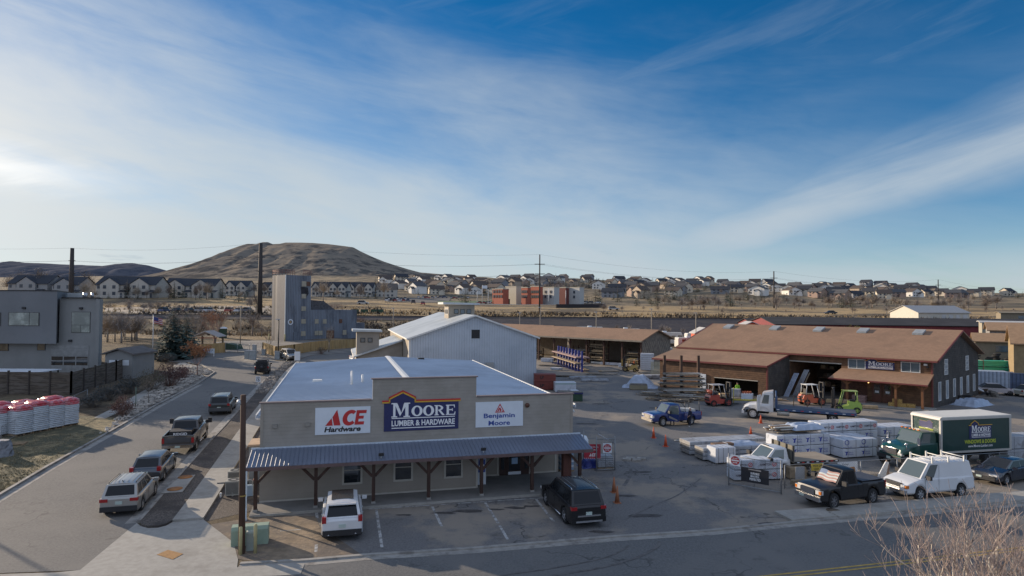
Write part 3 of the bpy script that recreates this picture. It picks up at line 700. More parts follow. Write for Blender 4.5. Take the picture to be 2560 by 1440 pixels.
 b=SF.mb();b.box(-.46,-2.20,.55,-.36,-2.12,2.42,DS);b.face([(-.46,-2.2,.55),(-.36,-2.2,.55),(-.36,-2.12,.55),(-.46,-2.12,.55),(-.47,-2.5,.08),(-.33,-2.5,.08),(-.33,-2.36,.08),(-.47,-2.36,.08)],DS,idx=[(0,1,5,4),(1,2,6,5),(2,3,7,6),(3,0,4,7)]);b.box(-.5,-2.62,.02,-.3,-2.36,.09,DS)
 b.build('downspout',T)
 return T
store_t=build_store()
def build_signs():
 ux,uy=SF.e,Vector((0,0,1));out=-SF.n
 def w(s_,z,l=.0):return SF.w((s_,-l,z))
 t=thing('wall_sign','white wall sign with slanted red letters above black italic word','sign',w(2.91,3.73));o=Vector((0,0,0))
 b=MB();b.prism([o+out*.01,o+ux*3.06+out*.01,o+ux*3.06+uy*1.53+out*.01,o+uy*1.53+out*.01],out*.04,WHT);b.build('sign_board',t)
 b=MB();ace_glyphs(b,o+ux*.55+uy*.50,ux,uy,2.25,.90,RED,.062);put_text(b,'Hardware',o+ux*.50+uy*.13,ux,uy,2.0,.30,BLK,.035,shear=.22,lift=.062);b.build('sign_lettering',t)
 t=thing('wall_sign','large navy gabled sign with serif white words and red and gold roof line','sign',w(6.75,3.75))
 moore_logo(t,(0,0,0),ux,uy,4.4,1.68)
 t=thing('wall_sign','white wall sign with red triangle emblem over two blue words','sign',w(12.2,3.76))
 b=MB();b.prism([o+out*.01,o+ux*2.98+out*.01,o+ux*2.98+uy*1.52+out*.01,o+uy*1.52+out*.01],out*.04,WHT);b.build('sign_board',t)
 b=MB();put_text(b,'Benjamin',o+ux*.50+uy*.46,ux,uy,1.95,.36,BLUEL,.022,lift=.062);put_text(b,'Moore',o+ux*.80+uy*.09,ux,uy,1.35,.29,BLUEL,.022,lift=.062)
 c=o+ux*1.2+uy*.86
 shape2d(b,[(0,0),(1,0),(.5,1)],c,ux,uy,.62,.55,RED,.062)
 shape2d(b,[(.14,.08),(.86,.08),(.5,.80)],c,ux,uy,.62,.55,WHT,.066)
 shape2d(b,[(.20,.10),(.34,.10),(.50,.42),(.43,.58)],c,ux,uy,.62,.55,RED,.069)
 shape2d(b,[(.46,.10),(.56,.10),(.66,.30),(.57,.46),(.50,.62)],c,ux,uy,.62,.55,RED,.071)
 shape2d(b,[(.66,.10),(.80,.10),(.72,.26)],c,ux,uy,.62,.55,RED,.073)
 b.build('sign_lettering',t)
build_signs()
# -- the tin barn behind it
TINW=mat('white_corrugated_tin',(.44,.49,.55),.5,metal=.15,var=.05,sc=.4,c2=(.38,.43,.49),sc2=.25,lines=('XY',.42,.2,.20,.03))
TINR=mat('pale_tin_roof',(.48,.51,.52),.45,metal=.2,var=.05,sc=.3,c2=(.40,.43,.44),sc2=.2)
BEIGE=mat('beige_siding',(.33,.285,.225),.85,var=.06,sc=1,lines=('Z',.2,.08,.2,.006))
TF=Frame((-13.2,83),R(15.2))
def build_barn():
 T=thing('metal_barn','tall white corrugated metal barn with gable front and roof cupola','barn',TF.O)
 Lw,D,ze,zr=17.2,31,6.75,9.65
 b=TF.mb()
 b.face([(0,0,-.3),(Lw,0,-.3),(Lw,0,ze),(Lw/2,0,zr),(0,0,ze)],TINW);b.face([(Lw,0,-.3),(Lw,D,-.3),(Lw,D,ze),(Lw,0,ze)],TINW)
 b.face([(Lw,D,-.3),(0,D,-.3),(0,D,ze),(Lw/2,D,zr),(Lw,D,ze)],TINW);b.build('metal_wall',T)
 b=TF.mb();b.box(-.05,0,-.3,.0,D,ze,BEIGE);b.box(-.06,-.06,-.3,.12,-.005,ze,WTRIM);b.box(-.11,-.06,-.3,-.055,.3,ze,WTRIM);b.build('beige_wall',T)
 b=TF.mb()
 for a,za,c_,zc in((-.35,ze-.1,Lw/2,zr+.05),(Lw/2,zr+.05,Lw+.35,ze-.1)):
  b.face([(a,-.35,za+.12),(c_,-.35,zc+.12),(c_,D+.3,zc+.12),(a,D+.3,za+.12),(a,-.35,za),(c_,-.35,zc),(c_,D+.3,zc),(a,D+.3,za)],TINR,idx=[(0,1,2,3),(7,6,5,4),(0,3,7,4),(1,5,6,2),(0,4,5,1),(2,6,7,3)])
 rf=b.build('metal_roof',T)
 b=TF.mb()
 for a,za,c_,zc in((-.37,ze-.06,Lw/2,zr+.1),(Lw/2,zr+.1,Lw+.37,ze-.06)):
  b.face([(a,-.42,za-.12),(c_,-.42,zc-.12),(c_,-.42,zc+.1),(a,-.42,za+.1),(a,-.36,za-.12),(c_,-.36,zc-.12),(c_,-.36,zc+.1),(a,-.36,za+.1)],WTRIM,idx=[(0,1,2,3),(3,2,6,7),(4,7,6,5),(0,4,5,1)])
 b.box(-.45,-.4,ze-.14,-.36,D+.3,ze+.02,WTRIM)
 b.build('roof_trim',rf)
 b=TF.mb();b.box(8.15,-.05,6.7,9.25,-.006,7.85,BLK);b.build('loft_vent',T)
 b=TF.mb();b.box(1.85,-.04,-.2,3.0,-.004,5.5,TINW);b.build('metal_door',T)
 b=TF.mb();b.box(10.1,-.5,2.8,11.1,-.01,3.5,mat('grey_unit',(.3,.31,.31),.6));b.build('wall_unit',T)
 cs0,cs1,ct0,ct1,cz=Lw/2-1.95,Lw/2+1.95,9.6,13.3,11.15
 b=TF.mb();b.box(cs0,ct0,8.4,cs1,ct1,cz,BEIGE);cu=b.build('cupola',T)
 b=TF.mb();b.face([(cs0-.9,ct0-.7,cz+.05),(cs1+.6,ct0-.7,cz),(cs1+.6,ct1+.7,cz),(cs0-.9,ct1+.7,cz+.05),(cs0-.9,ct0-.7,cz+.36),(cs1+.6,ct0-.7,cz+.27),(cs1+.6,ct1+.7,cz+.27),(cs0-.9,ct1+.7,cz+.36)],TINR,idx=[(3,2,1,0),(4,5,6,7),(0,1,5,4),(1,2,6,5),(2,3,7,6),(3,0,4,7)]);b.build('cupola_roof',cu)
 OL=mat('dark_olive_frame',(.05,.055,.045),.6)
 for k in range(3):
  s0=cs0+1.15+k*.95;b=TF.mb();b.box(s0-.33,ct0-.05,9.85,s0+.33,ct0-.004,10.5,OL);b.box(s0-.26,ct0-.07,9.92,s0+.26,ct0-.052,10.43,GLASSB);b.build('cupola_window',cu)
 for k in range(3):
  t0=ct0+.7+k*.95;b=TF.mb();b.box(cs0-.05,t0-.3,9.7,cs0-.004,t0+.3,10.55,WTRIM);b.box(cs0-.07,t0-.2,9.8,cs0-.052,t0+.2,10.45,GLASS);b.build('cupola_window',cu)
 return T
build_barn()
AF=Frame((-15.55,91.2),R(15.2))
def build_annex():
 T=thing('annex_building','low tan lean-to annex with a small square clerestory tower beside the metal barn','annex',AF.O)
 b=AF.mb();b.face([(0,0,-.2),(-6.2,0,-.2),(-6.2,0,3.9),(0,0,5.9)],SIDING);b.face([(-6.2,0,-.2),(-6.2,14,-.2),(-6.2,14,3.9),(-6.2,0,3.9)],SIDING);b.build('annex_wall',T)
 b=AF.mb();b.face([(.02,-.4,6.1),(-6.6,-.4,3.9),(-6.6,15,3.9),(.02,15,6.1),(.02,-.4,5.92),(-6.6,-.4,3.72),(-6.6,15,3.72),(.02,15,5.92)],TINR,idx=[(0,1,2,3),(4,7,6,5),(0,4,5,1),(1,5,6,2),(2,6,7,3)])
 b.box(-6.75,-.45,3.62,-6.61,15,3.9,WTRIM);b.build('annex_roof',T)
 b=AF.mb();b.box(-6.3,.6,3.4,-3.2,3.6,7.35,SIDING2);tw=b.build('tower',T)
 b=AF.mb();b.face([(-6.9,.1,7.6),(-2.8,.1,7.45),(-2.8,4.2,7.45),(-6.9,4.2,7.6),(-6.9,.1,7.3),(-2.8,.1,7.2),(-2.8,4.2,7.2),(-6.9,4.2,7.3)],TINR,idx=[(0,1,2,3),(7,6,5,4),(0,4,5,1),(1,5,6,2),(2,6,7,3),(3,7,4,0)]);b.build('tower_roof',tw)
 for s0 in(-5.45,-4.45):b=AF.mb();b.box(s0-.33,.55,5.75,s0+.33,.596,6.4,BLK);b.box(s0-.24,.535,5.84,s0+.24,.549,6.31,GLASSB);b.build('tower_window',tw)
build_annex()
# -- the brown lumber store
SHING=mat('brown_shingle',(.26,.158,.10),.95,var=.09,sc=2.5,c2=(.215,.132,.085),sc2=.25,lines=('Z',.07,.2,.15,.004))
LOGW=mat('brown_log_siding',(.17,.092,.050),.85,var=.22,sc=2.2,c2=(.125,.07,.04),sc2=1.4,lines=('Z',.24,.14,.5,.02))
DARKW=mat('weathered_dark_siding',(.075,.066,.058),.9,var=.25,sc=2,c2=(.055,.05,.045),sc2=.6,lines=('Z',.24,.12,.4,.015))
REDT=mat('red_gutter',(.17,.04,.035),.6,var=.1)
BFO=(46.8,71.25);BF=Frame(BFO,math.atan2(.685,-.729),math.atan2(.655,.755))
def slab(fr,pts,th,m):
 b=fr.mb();n=len(pts);b.face([(p[0],p[1],p[2]+th)for p in pts]+list(pts),m,idx=[tuple(range(n)),tuple(range(n,2*n))[::-1]]+[(i,n+i,n+(i+1)%n,(i+1)%n)for i in range(n)])
 return b
def build_brown():
 T=thing('lumber_store','long two storey brown timber store with brown shingle roof and small porch','store',BF.O)
 L,Dp,ze,zr=30.5,18.0,5.35,8.35
 b=BF.mb()
 b.box(0,0,-.1,9.4,.2,ze,LOGW);b.box(9.4,0,4.35,15.6,.2,ze,LOGW);b.box(15.6,0,-.1,L,.2,ze,LOGW);b.build('log_wall',T)
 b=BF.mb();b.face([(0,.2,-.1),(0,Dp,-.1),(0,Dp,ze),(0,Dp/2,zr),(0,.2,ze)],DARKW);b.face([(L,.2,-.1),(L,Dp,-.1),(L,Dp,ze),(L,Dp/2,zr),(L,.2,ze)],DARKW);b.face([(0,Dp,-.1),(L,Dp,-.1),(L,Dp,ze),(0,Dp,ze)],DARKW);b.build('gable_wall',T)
 oh=.55;rz=zr-ze;sl_=rz/(Dp/2)
 b=slab(BF,[(-.6,-oh,ze-oh*sl_+.05),(L+.6,-oh,ze-oh*sl_+.05),(L+.6,Dp/2,zr+.05),(-.6,Dp/2,zr+.05)],.16,SHING)
 b2=slab(BF,[(-.6,Dp/2,zr+.05),(L+.6,Dp/2,zr+.05),(L+.6,Dp+oh,ze-oh*sl_+.05),(-.6,Dp+oh,ze-oh*sl_+.05)],.16,SHING)
 rf=b.build('shingle_roof',T);b2.build('shingle_roof',T)
 b=BF.mb();z=ze-oh*sl_;b.box(-.6,-oh-.12,z-.02,L+.6,-oh-.01,z+.14,REDT)
 for sg in(-.68,L+.6):
  b.face([(sg,-oh,z+.24),(sg,Dp/2,zr+.24),(sg,Dp/2,zr+.02),(sg,-oh,z+.0),(sg+.08,-oh,z+.24),(sg+.08,Dp/2,zr+.24),(sg+.08,Dp/2,zr+.02),(sg+.08,-oh,z)],REDT,idx=[(0,1,2,3),(7,6,5,4),(0,4,5,1),(3,2,6,7)])
 b.box(.02,-.12,.2,.14,-.01,ze-.2,REDT);b.build('gutter',rf)
 for u,v in((1822,819),(1938,820),(2047,824),(2158,828),(2298,831)):
  best=min(((abs((lambda P:1280+1600*P.x/P.y)(BF.w((s_/10,7.6,0)))-u),s_/10)for s_ in range(0,305)))[1]
  zt=lambda t:ze+t*sl_+.23
  k=thing_part=BF.mb();a,c_=best-.55,best+.55;t0,t1=6.9,8.2
  FRM=mat('skylight_frame',(.30,.32,.33),.5)
  k.face([(a,t0,zt(t0)),(c_,t0,zt(t0)),(c_,t1,zt(t1)),(a,t1,zt(t1)),(a,t0,zt(t0)+.22),(c_,t0,zt(t0)+.22),(c_,t1,zt(t1)+.22),(a,t1,zt(t1)+.22)],FRM,idx=[(4,5,6,7),(0,1,5,4),(1,2,6,5),(2,3,7,6),(3,0,4,7)])
  sk=k.build('skylight',rf)
 for u in():pass
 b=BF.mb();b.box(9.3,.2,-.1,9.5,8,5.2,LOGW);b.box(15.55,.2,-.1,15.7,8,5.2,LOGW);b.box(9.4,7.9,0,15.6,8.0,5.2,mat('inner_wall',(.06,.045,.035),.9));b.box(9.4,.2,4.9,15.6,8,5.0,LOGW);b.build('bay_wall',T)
 b=BF.mb();b.box(9.4,-.06,4.28,15.6,-.003,4.40,CREAM);b.build('bay_lintel',T)
 for s0 in(2.15,7.7):
  window(BF,T,s0,3.95,1.75,1.0,0,frame=WTRIM,fw=.08,glass=GLASSB,split='v',proj=.06)
 GFm=Frame(BFO,math.atan2(.655,.755),math.atan2(.685,-.729))
 def gw(t,z,w_,h_,nm,frame=WTRIM,glass=GLASSB):return window(GFm,T,t,z,w_,h_,0.,side=-1,frame=frame,fw=.07,glass=glass,split=None,name=nm)
 for k in range(6):gw(2.2+k*2.75,.75,.80,2.0,'tall_window',glass=mat('pale_window',(.32,.36,.40),.3,var=.4,sc=.5))
 for t0,zz in((4.6,3.55),(13.0,3.55)):
  for k in range(3):gw(t0,zz+k*.62,1.15,.42,'louvre_window',glass=mat('grey_louvre',(.30,.31,.32),.7))
 b=slab(BF,[(-.25,-2.75,2.72),(9.75,-2.75,2.72),(9.4,-.01,3.72),(-.1,-.01,3.72)],.13,SHING)
 pf=b.build('porch_roof',T)
 b=BF.mb();b.box(-.28,-2.86,2.70,9.8,-2.76,2.85,REDT);b.build('gutter',pf)
 PST=mat('orange_brown_post',(.20,.085,.035),.8,var=.2,sc=3,st=(1,1,.3))
 for s0 in(.35,2.9,7.9):
  b=BF.mb();b.box(s0-.11,-2.45,0,s0+.11,-2.23,2.72,PST)
  for d in(-1,1):
   b.face([(s0+d*.1,-2.40,2.2),(s0+d*.1,-2.40,2.45),(s0+d*.5,-2.40,2.74),(s0+d*.62,-2.40,2.6),(s0+d*.1,-2.28,2.2),(s0+d*.1,-2.28,2.45),(s0+d*.5,-2.28,2.74),(s0+d*.62,-2.28,2.6)],PST,idx=[(0,1,2,3),(7,6,5,4),(0,3,7,4),(1,5,6,2)])
  b.build('porch_post',T)
 b=BF.mb();b.box(-.3,-2.9,-.05,9.8,-.01,.14,CONC);b.build('porch_floor',T)
 DR=mat('red_brown_door',(.12,.045,.025),.6,var=.15)
 for a in(3.95,5.05):
  b=BF.mb();b.box(a,-.08,.15,a+1.0,-.005,2.45,DR);d=b.build('door',T)
  b=BF.mb();b.box(a+.18,-.10,1.1,a+.82,-.083,2.2,GLASS);b.build('pane',d)
  b=BF.mb();b.box(a+.3,-.112,1.25,a+.7,-.102,1.5,WHT);b.build('notice',d)
 b=BF.mb();b.box(6.6,-.07,0.2,9.3,-.004,2.3,mat('log_red_wall',(.10,.045,.03),.85,var=.3,sc=3,lines=('Z',.24,.14,.5,.02)));b.build('wall_panel',T)
 LAMPM=mat('porch_lamp_glow',(1,.55,.2),.5,var=0,emit=3)
 for s0 in(3.5,6.35):
  b=BF.mb();b.tube([(s0,-.35,2.55),(s0,-.35,2.42)],[.08,.22],mat('copper_shade',(.4,.18,.07),.4,metal=.6),12);b.tube([(s0,-.02,2.5),(s0,-.35,2.58)],.02,BLK,5);lo=b.build('wall_lamp',T)
  b=BF.mb();b.cyl((s0,-.35,2.34),.07,.07,LAMPM,8);b.build('bulb',lo)
 b=BF.mb();b.box(.5,-.3,4.75,.8,-.02,4.95,WTRIM);b.box(.35,-.35,4.5,.55,-.1,4.68,BLK);b.build('corner_light',T)
 z0,z1=3.92,5.05;s1,s2,m_=15.5,31.3,-5.7
 b=slab(BF,[(s1-.1,m_-.3,z0-.06),(s2,m_-.3,z0-.06),(s2,-.02,z1+.02),(s1-.1,-.02,z1+.02)],.15,SHING)
 lr=b.build('wing_roof',T)
 b=BF.mb();b.box(s1-.12,m_-.42,z0-.12,s2,m_-.31,z0+.09,REDT)
 b.face([(s1-.18,m_-.35,z0+.12),(s1-.18,0,z1+.2),(s1-.18,0,z1+.02),(s1-.18,m_-.35,z0-.06),(s1-.1,m_-.35,z0+.12),(s1-.1,0,z1+.2),(s1-.1,0,z1+.02),(s1-.1,m_-.35,z0-.06)],REDT,idx=[(0,1,2,3),(7,6,5,4),(0,4,5,1),(3,2,6,7)])
 b.box(s1+.0,m_-.12,.1,s1+.12,m_-.01,z0-.1,REDT);b.build('gutter',lr)
 b=BF.mb();b.box(s1,m_,-.1,s1+1.2,m_+.18,z0,LOGW);b.box(s1+1.2,m_,2.05,s1+6.9,m_+.18,z0,LOGW);b.box(s1+6.9,m_,-.1,s2-1.0,m_+.18,z0,LOGW)
 b.build('wing_wall',T)
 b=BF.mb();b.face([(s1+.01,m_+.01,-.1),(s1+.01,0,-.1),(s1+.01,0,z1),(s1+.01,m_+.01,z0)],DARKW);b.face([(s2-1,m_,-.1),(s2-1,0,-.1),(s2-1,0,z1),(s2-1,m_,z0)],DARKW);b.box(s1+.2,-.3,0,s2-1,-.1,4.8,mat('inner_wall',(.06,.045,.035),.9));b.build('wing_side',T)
 b=BF.mb();b.box(s1+1.2,m_-.04,1.99,s1+6.9,m_-.004,2.08,CREAM);b.build('wing_lintel',T)
 b=BF.mb();b.box(s1+8.0,m_-.12,.05,s1+9.0,m_-.02,2.35,WHT);b.build('white_door',T)
 o=BF.w((6.75,-.04,3.98));t=thing('wall_sign','faded purple gabled sign between the two upper windows of the brown timber store','sign',o)
 moore_logo(t,(0,0,0),-BF.e,(0,0,1),3.0,.92,lift=.03)
build_brown()
# -- vehicles
def paint(name,c,metal=.0,rough=.32,coat=.7):return mat('paint_'+name,c,rough,metal=metal,var=.04,sc=.7,coat=coat)
TYRE=mat('tyre_rubber',(.018,.018,.019),.85,var=.2,sc=8);DPL=mat('black_plastic',(.022,.022,.024),.6,var=.1)
RIMS=mat('alloy_rim',(.42,.43,.45),.35,metal=.7,var=.05);RIMD=mat('dark_rim',(.06,.06,.065),.4,metal=.6,var=.05)
CHROME=mat('chrome',(.6,.6,.62),.15,metal=1.,var=0);CGL=mat('car_glass',(.010,.012,.015),.12,var=0,spec=.35);CGLL=glassm('car_glass_light',(.09,.115,.12),.08)
TAILL=mat('tail_light',(.30,.012,.015),.25,var=0,coat=.5);HEADL=mat('head_light',(.55,.56,.56),.12,var=0,coat=1);AMB=mat('amber_light',(.55,.16,.02),.3,var=0)
PLATE=mat('licence_plate_face',(.42,.50,.46),.5,var=.05);UNDER=mat('underbody',(.012,.012,.012),.95,var=0)
def wheel(parent,x,y,r,w,rim=RIMS,spokes=6,dual=False):
 sg=1 if y>0 else-1
 b=MB();prof=[(r*.62,-w/2),(r*.93,-w/2),(r,-w/2*.75),(r,w/2*.75),(r*.93,w/2),(r*.62,w/2)];n=22
 b.grid([[(x+q*math.cos(6.2832*k/n),y+sg*t,r+q*math.sin(6.2832*k/n))for k in range(n)]for q,t in prof],TYRE,True,closed=True)
 o=b.build('wheel',parent,sharp=50)
 b=MB();yo=y+sg*(w/2-.035)
 b.face([(x+r*.64*math.cos(6.2832*k/18),yo-sg*.02,r+r*.64*math.sin(6.2832*k/18))for k in range(18)],RIMD)
 b.grid([[(x+q*math.cos(6.2832*k/18),yo+sg*d,r+q*math.sin(6.2832*k/18))for k in range(18)]for q,d in((r*.66,.0),(r*.60,.025),(r*.55,.0))],rim,True,closed=True)
 for k in range(spokes):
  a=6.2832*k/spokes;ca,sa=math.cos(a),math.sin(a)
  b.face([(x+q*ca-h*sa,yo+sg*.012,r+q*sa+h*ca)for q,h in((0,.05),(0,-.05),(r*.58,-.035),(r*.58,.035))],rim)
 b.cyl((x,yo-sg*.005,r),r*.14,.03,rim,10,axis=(0,sg,0))
 b.build('rim',o)
 return o
def carbody(b,paintm,L,W,top,wb,wr,clear=.24,cx=0.,crown=.03,bed=None,taper=(.10,.07),arch=.075,tumb=.985,nose=.0):
 """lower body as lengthwise loft with wheel arches; bed=(x0,x1,floor) leaves an open box"""
 def zt(x):
  for(a,za),(c,zc)in zip(top,top[1:]):
   if a<=x<=c:return lerp(za,zc,(x-a)/(c-a))if c>a else zc
  return top[0][1]if x<top[0][0]else top[-1][1]
 xs=set([-L/2,L/2,-L/2+.03,L/2-.03,-L/2+.12,L/2-.12,-L/2+.3,L/2-.3]+[p[0]for p in top])
 R_=wr+arch
 for s in(1,-1):
  for k in range(13):xs.add(cx+s*wb/2+R_*math.cos(math.pi*k/12))
  xs.add(cx+s*wb/2+R_+.012);xs.add(cx+s*wb/2-R_-.012)
 x=-L/2
 while x<L/2:xs.add(x);x+=.4
 if bed:xs|={bed[0]-.01,bed[0]+.01,bed[1]-.01,bed[1]+.01}
 xs=sorted(q for q in xs if-L/2<=q<=L/2)
 rows=[]
 for x in xs:
  w=W/2;e=(abs(x)-(L/2-.55))/.55
  if e>0:w*=1-(taper[0]if x>0 else taper[1])*e*e
  z1=zt(x);zb=clear
  for s in(1,-1):
   d=x-(cx+s*wb/2)
   if abs(d)<=R_+.001:zb=max(zb,wr+math.sqrt(max(0,R_*R_-d*d)))
  ee=(abs(x)-(L/2-.12))/.12
  if ee>0:zb=max(zb,clear+.07*ee)
  zb=min(zb,z1-.12);zm=zb+(z1-zb)*.5
  if bed and bed[0]<x<bed[1]:
   pts=[(w*.93,zb),(w,zb+min(.1,(z1-zb)*.3)),(w*1.0,zm),(w*tumb,z1-.05),(w*.965,z1),(w*.90,z1),(w*.885,bed[2]),(0,bed[2])]
  else:
   pts=[(w*.93,zb),(w,zb+min(.1,(z1-zb)*.3)),(w*1.0,zm),(w*tumb,z1-.07),(w*.94,z1-.012),(w*.82,z1+crown*.35),(w*.45,z1+crown*.85),(0,z1+crown)]
  rows.append([(x,-y,z)for y,z in pts]+[(x,y,z)for y,z in pts[:-1]][::-1])
 b.grid(rows,paintm,True)
 b.face(rows[0],paintm);b.face(rows[-1][::-1],paintm)
 b.box(-L/2+.2,-W/2+.30,clear-.04,L/2-.2,W/2-.30,.62,UNDER)
def cabin(par,b,paintm,W,zb,H,xs,wf=(.93,.76),sides=None,glass=CGL,rows=('windshield','rear_window'),rcrown=.04,ins=.07,roofm=None,top_in=.11,rear_glass=True):
 """greenhouse: xs = (rear bottom, rear top, front top, front bottom)"""
 xrb,xrt,xft,xfb=xs;wb_,wt=W/2*wf[0],W/2*wf[1];ze=H-.07
 B=[Vector((xrb,-wb_*.96,zb)),Vector((xfb,-wb_*.90,zb)),Vector((xfb,wb_*.90,zb)),Vector((xrb,wb_*.96,zb))]
 M_=[Vector((xrb+.0,-wb_,zb)),Vector((xfb-.0,-wb_*.97,zb))]
 T_=[Vector((xrt,-wt,ze)),Vector((xft,-wt*.97,ze)),Vector((xft,wt*.97,ze)),Vector((xrt,wt,ze))]
 rm=roofm or paintm
 b.face(B+T_,paintm,False,[(0,1,5,4),(1,2,6,5),(2,3,7,6),(3,0,4,7)])
 n=8;rws=[]
 for i in range(n+1):
  x=lerp(xrt,xft,i/n);k=1-(2*i/n-1)**4;wy=wt*lerp(1,.97,i/n)
  rws.append([(x,-wy,ze)]+[(x,wy*q,ze+.07*(.55+.45*k)*(1-abs(q)**3.2)+rcrown*k*(1-q*q)*.5)for q in(-.94,-.8,-.4,0,.4,.8,.94)]+[(x,wy,ze)])
 b.grid(rws,rm,True)
 b.face([r for r in rws[0]],rm);b.face([r for r in rws[-1]][::-1],rm)
 def panel(q,u0,u1,v0,v1,nm,g=glass,lift=.008):
  def P(u,v):return q[0].lerp(q[1],u).lerp(q[3].lerp(q[2],u),v)
  p=[P(u0,v0),P(u1,v0),P(u1,v1),P(u0,v1)];nn=(p[1]-p[0]).cross(p[3]-p[0]).normalized()*lift
  m=MB();m.face([v-nn*1.0 for v in p]+[v+nn for v in p],g,idx=[(4,5,6,7),(0,1,5,4),(1,2,6,5),(2,3,7,6),(3,0,4,7)]);return m.build(nm,par)
 if rows[0]:panel([B[1],B[2],T_[2],T_[1]],.06,.94,.04,.95,rows[0])
 if rows[1]and rear_glass:panel([B[3],B[0],T_[0],T_[3]],.08,.92,.14,.90,rows[1])
 for(a,c)in(sides or[(.08,.34),(.37,.63),(.66,.92)]):
  panel([B[0],B[1],T_[1],T_[0]],a,c,.06,.88,'side_window');panel([B[2],B[3],T_[3],T_[2]],1-c,1-a,.06,.88,'side_window')
 return panel
def bx(par,nm,x0,y0,z0,x1,y1,z1,m):return MB().box(min(x0,x1),min(y0,y1),min(z0,z1),max(x0,x1),max(y0,y1),max(z0,z1),m).build(nm,par)
def both(par,nm,x0,y0,z0,x1,y1,z1,m):
 bx(par,nm,x0,y0,z0,x1,y1,z1,m);bx(par,nm,x0,-y0,z0,x1,-y1,z1,m)
def mirrors(par,x,W,z,m,s=1.):
 for sg in(1,-1):
  b=MB();b.obox((x,sg*(W/2+.13*s),z),((1,0,0),(0,1,0),(0,0,1)),(.13*s,.24*s,.17*s),m);b.obox((x,sg*(W/2+.01),z-.05),((1,0,0),(0,1,0),(0,0,1)),(.05,.12,.05),DPL);b.build('mirror',par)
def rails(par,x0,x1,y,z,m=CHROME,h=.05):
 for sg in(1,-1):
  b=MB();b.tube([(x0,sg*y,z),(x0+.15,sg*y,z+h),(x1-.15,sg*y,z+h),(x1,sg*y,z)],.022,m,6);b.build('roof_rail',par)
def wheels(par,wb,W,r,w=.24,cx=0.,**k):
 for sx in(1,-1):
  for sy in(1,-1):wheel(par,cx+sx*wb/2,sy*(W/2-w/2-.01),r,w,**k)
def seams(par,W,xs,z0,z1,m=DPL,hm=None):
 pass
def handles(par,W,pts,m):
 for x,z in pts:
  for sg in(1,-1):MB().obox((x,sg*(W/2+.012),z),((1,0,0),(0,1,0),(0,0,1)),(.17,.03,.03),m).build('door_handle',par)
def doorlines(par,W,segs):
 """thin shut lines on both flanks (surface pattern, one mesh)"""
 b=MB()
 for(x0,z0,x1,z1)in segs:
  for sg in(1,-1):
   a,c=Vector((x0,sg*(W/2+.001),z0)),Vector((x1,sg*(W/2+.001),z1));d=c-a
   b.obox((a+c)/2,(d,d.cross(Vector((0,1,0))),(0,1,0)),(d.length,.012,.008),DPL)
 b.build('door_seam',par)
def wagon(name,label,loc,h,pm,L,W,H,wb,wr,top,cab,group=None,cat='car',sides=None,trim='dark',rim=RIMS,rail=None,tail=None,head=None,roofm=None,glass=CGL,wf=(.93,.76),scale=None,spokes=6,clear=.24,plate=True,bump=DPL,grille=None,mir=True,bumpz=(.30,.56)):
 T=thing(name,label,cat,loc,h,group,scale)
 b=MB();carbody(b,pm,L,W,top,wb,wr,clear)
 zb=[z for x,z in top if abs(x)<.5][0]if any(abs(x)<.5 for x,z in top)else 1.0
 zb=cab[4]if len(cab)>4 else zb
 cabin(T,b,pm,W,zb-.02,H,cab[:4],wf,sides,glass,roofm=roofm)
 b.build('body',T,sharp=32)
 wheels(T,wb,W,wr,rim=rim,spokes=spokes)
 bx(T,'bumper',-L/2-.05,-W/2*.93,bumpz[0],-L/2+.12,W/2*.93,bumpz[1],bump)
 bx(T,'bumper',L/2-.12,-W/2*.88,bumpz[0],L/2+.05,W/2*.88,bumpz[1]-.02,bump)
 for sg in(1,-1):bx(T,'sill',-wb/2+wr+.1,sg*(W/2-.05),clear-.02,wb/2-wr-.1,sg*(W/2+.015),clear+.10,DPL if trim=='dark' else CHROME)
 tl=tail or(.22,.80,1.02,.20);both(T,'tail_light',-L/2-.02,W/2*.93-tl[0],tl[1],-L/2+tl[3]*.6,W/2*.955,tl[2],TAILL)
 hd=head or(.36,.66,.80);both(T,'head_light',L/2+.015,W/2*.88-hd[0],hd[1],L/2-.22,W/2*.955,hd[2],HEADL)
 bx(T,'grille',L/2-.03,-W/2*.45,.56,L/2+.02,W/2*.45,.76,grille or DPL)
 if plate:bx(T,'licence_plate',-L/2-.035,-.16,.66,-L/2-.001,.16,.82,PLATE)
 if mir:mirrors(T,cab[3]-.35,W,zb+.06,pm)
 if rail:rails(T,rail[0],rail[1],rail[2],rail[3],rail[4]if len(rail)>4 else CHROME)
 handles(T,W,[(cab[3]-1.25,zb-.16),(cab[3]-2.1,zb-.16)]if H<2 and L>4 else[],pm)
 doorlines(T,W,[(cab[3]-.35,clear+.15,cab[3]-.35,zb-.1),(cab[3]-1.4,clear+.15,cab[3]-1.4,zb-.04)])
 return T
def hdg(d):return R(d)
def fwd(loc,h,d):return Vector(loc)+Vector((math.cos(h),math.sin(h),0))*d
def at_rear(u,v,h,L):p=GT(u,v);q=fwd(p,h,L/2);q.z=H(q.x,q.y)+.01;return q
def slope_fix(T,wb=3.):
 """sit a car on sloping ground: pitch it to the terrain below its axles"""
 p=T.location;h=T.rotation_euler.z;a=fwd(p,h,wb/2);c=fwd(p,h,-wb/2);za,zc=H(a.x,a.y),H(c.x,c.y)
 T.rotation_euler.y=-math.atan2(za-zc,wb);p.z=(za+zc)/2+.015
 l=p+Vector((-math.sin(h),math.cos(h),0));r=p-Vector((-math.sin(h),math.cos(h),0))
 T.rotation_euler.x=math.atan2(H(l.x,l.y)-H(r.x,r.y),2)
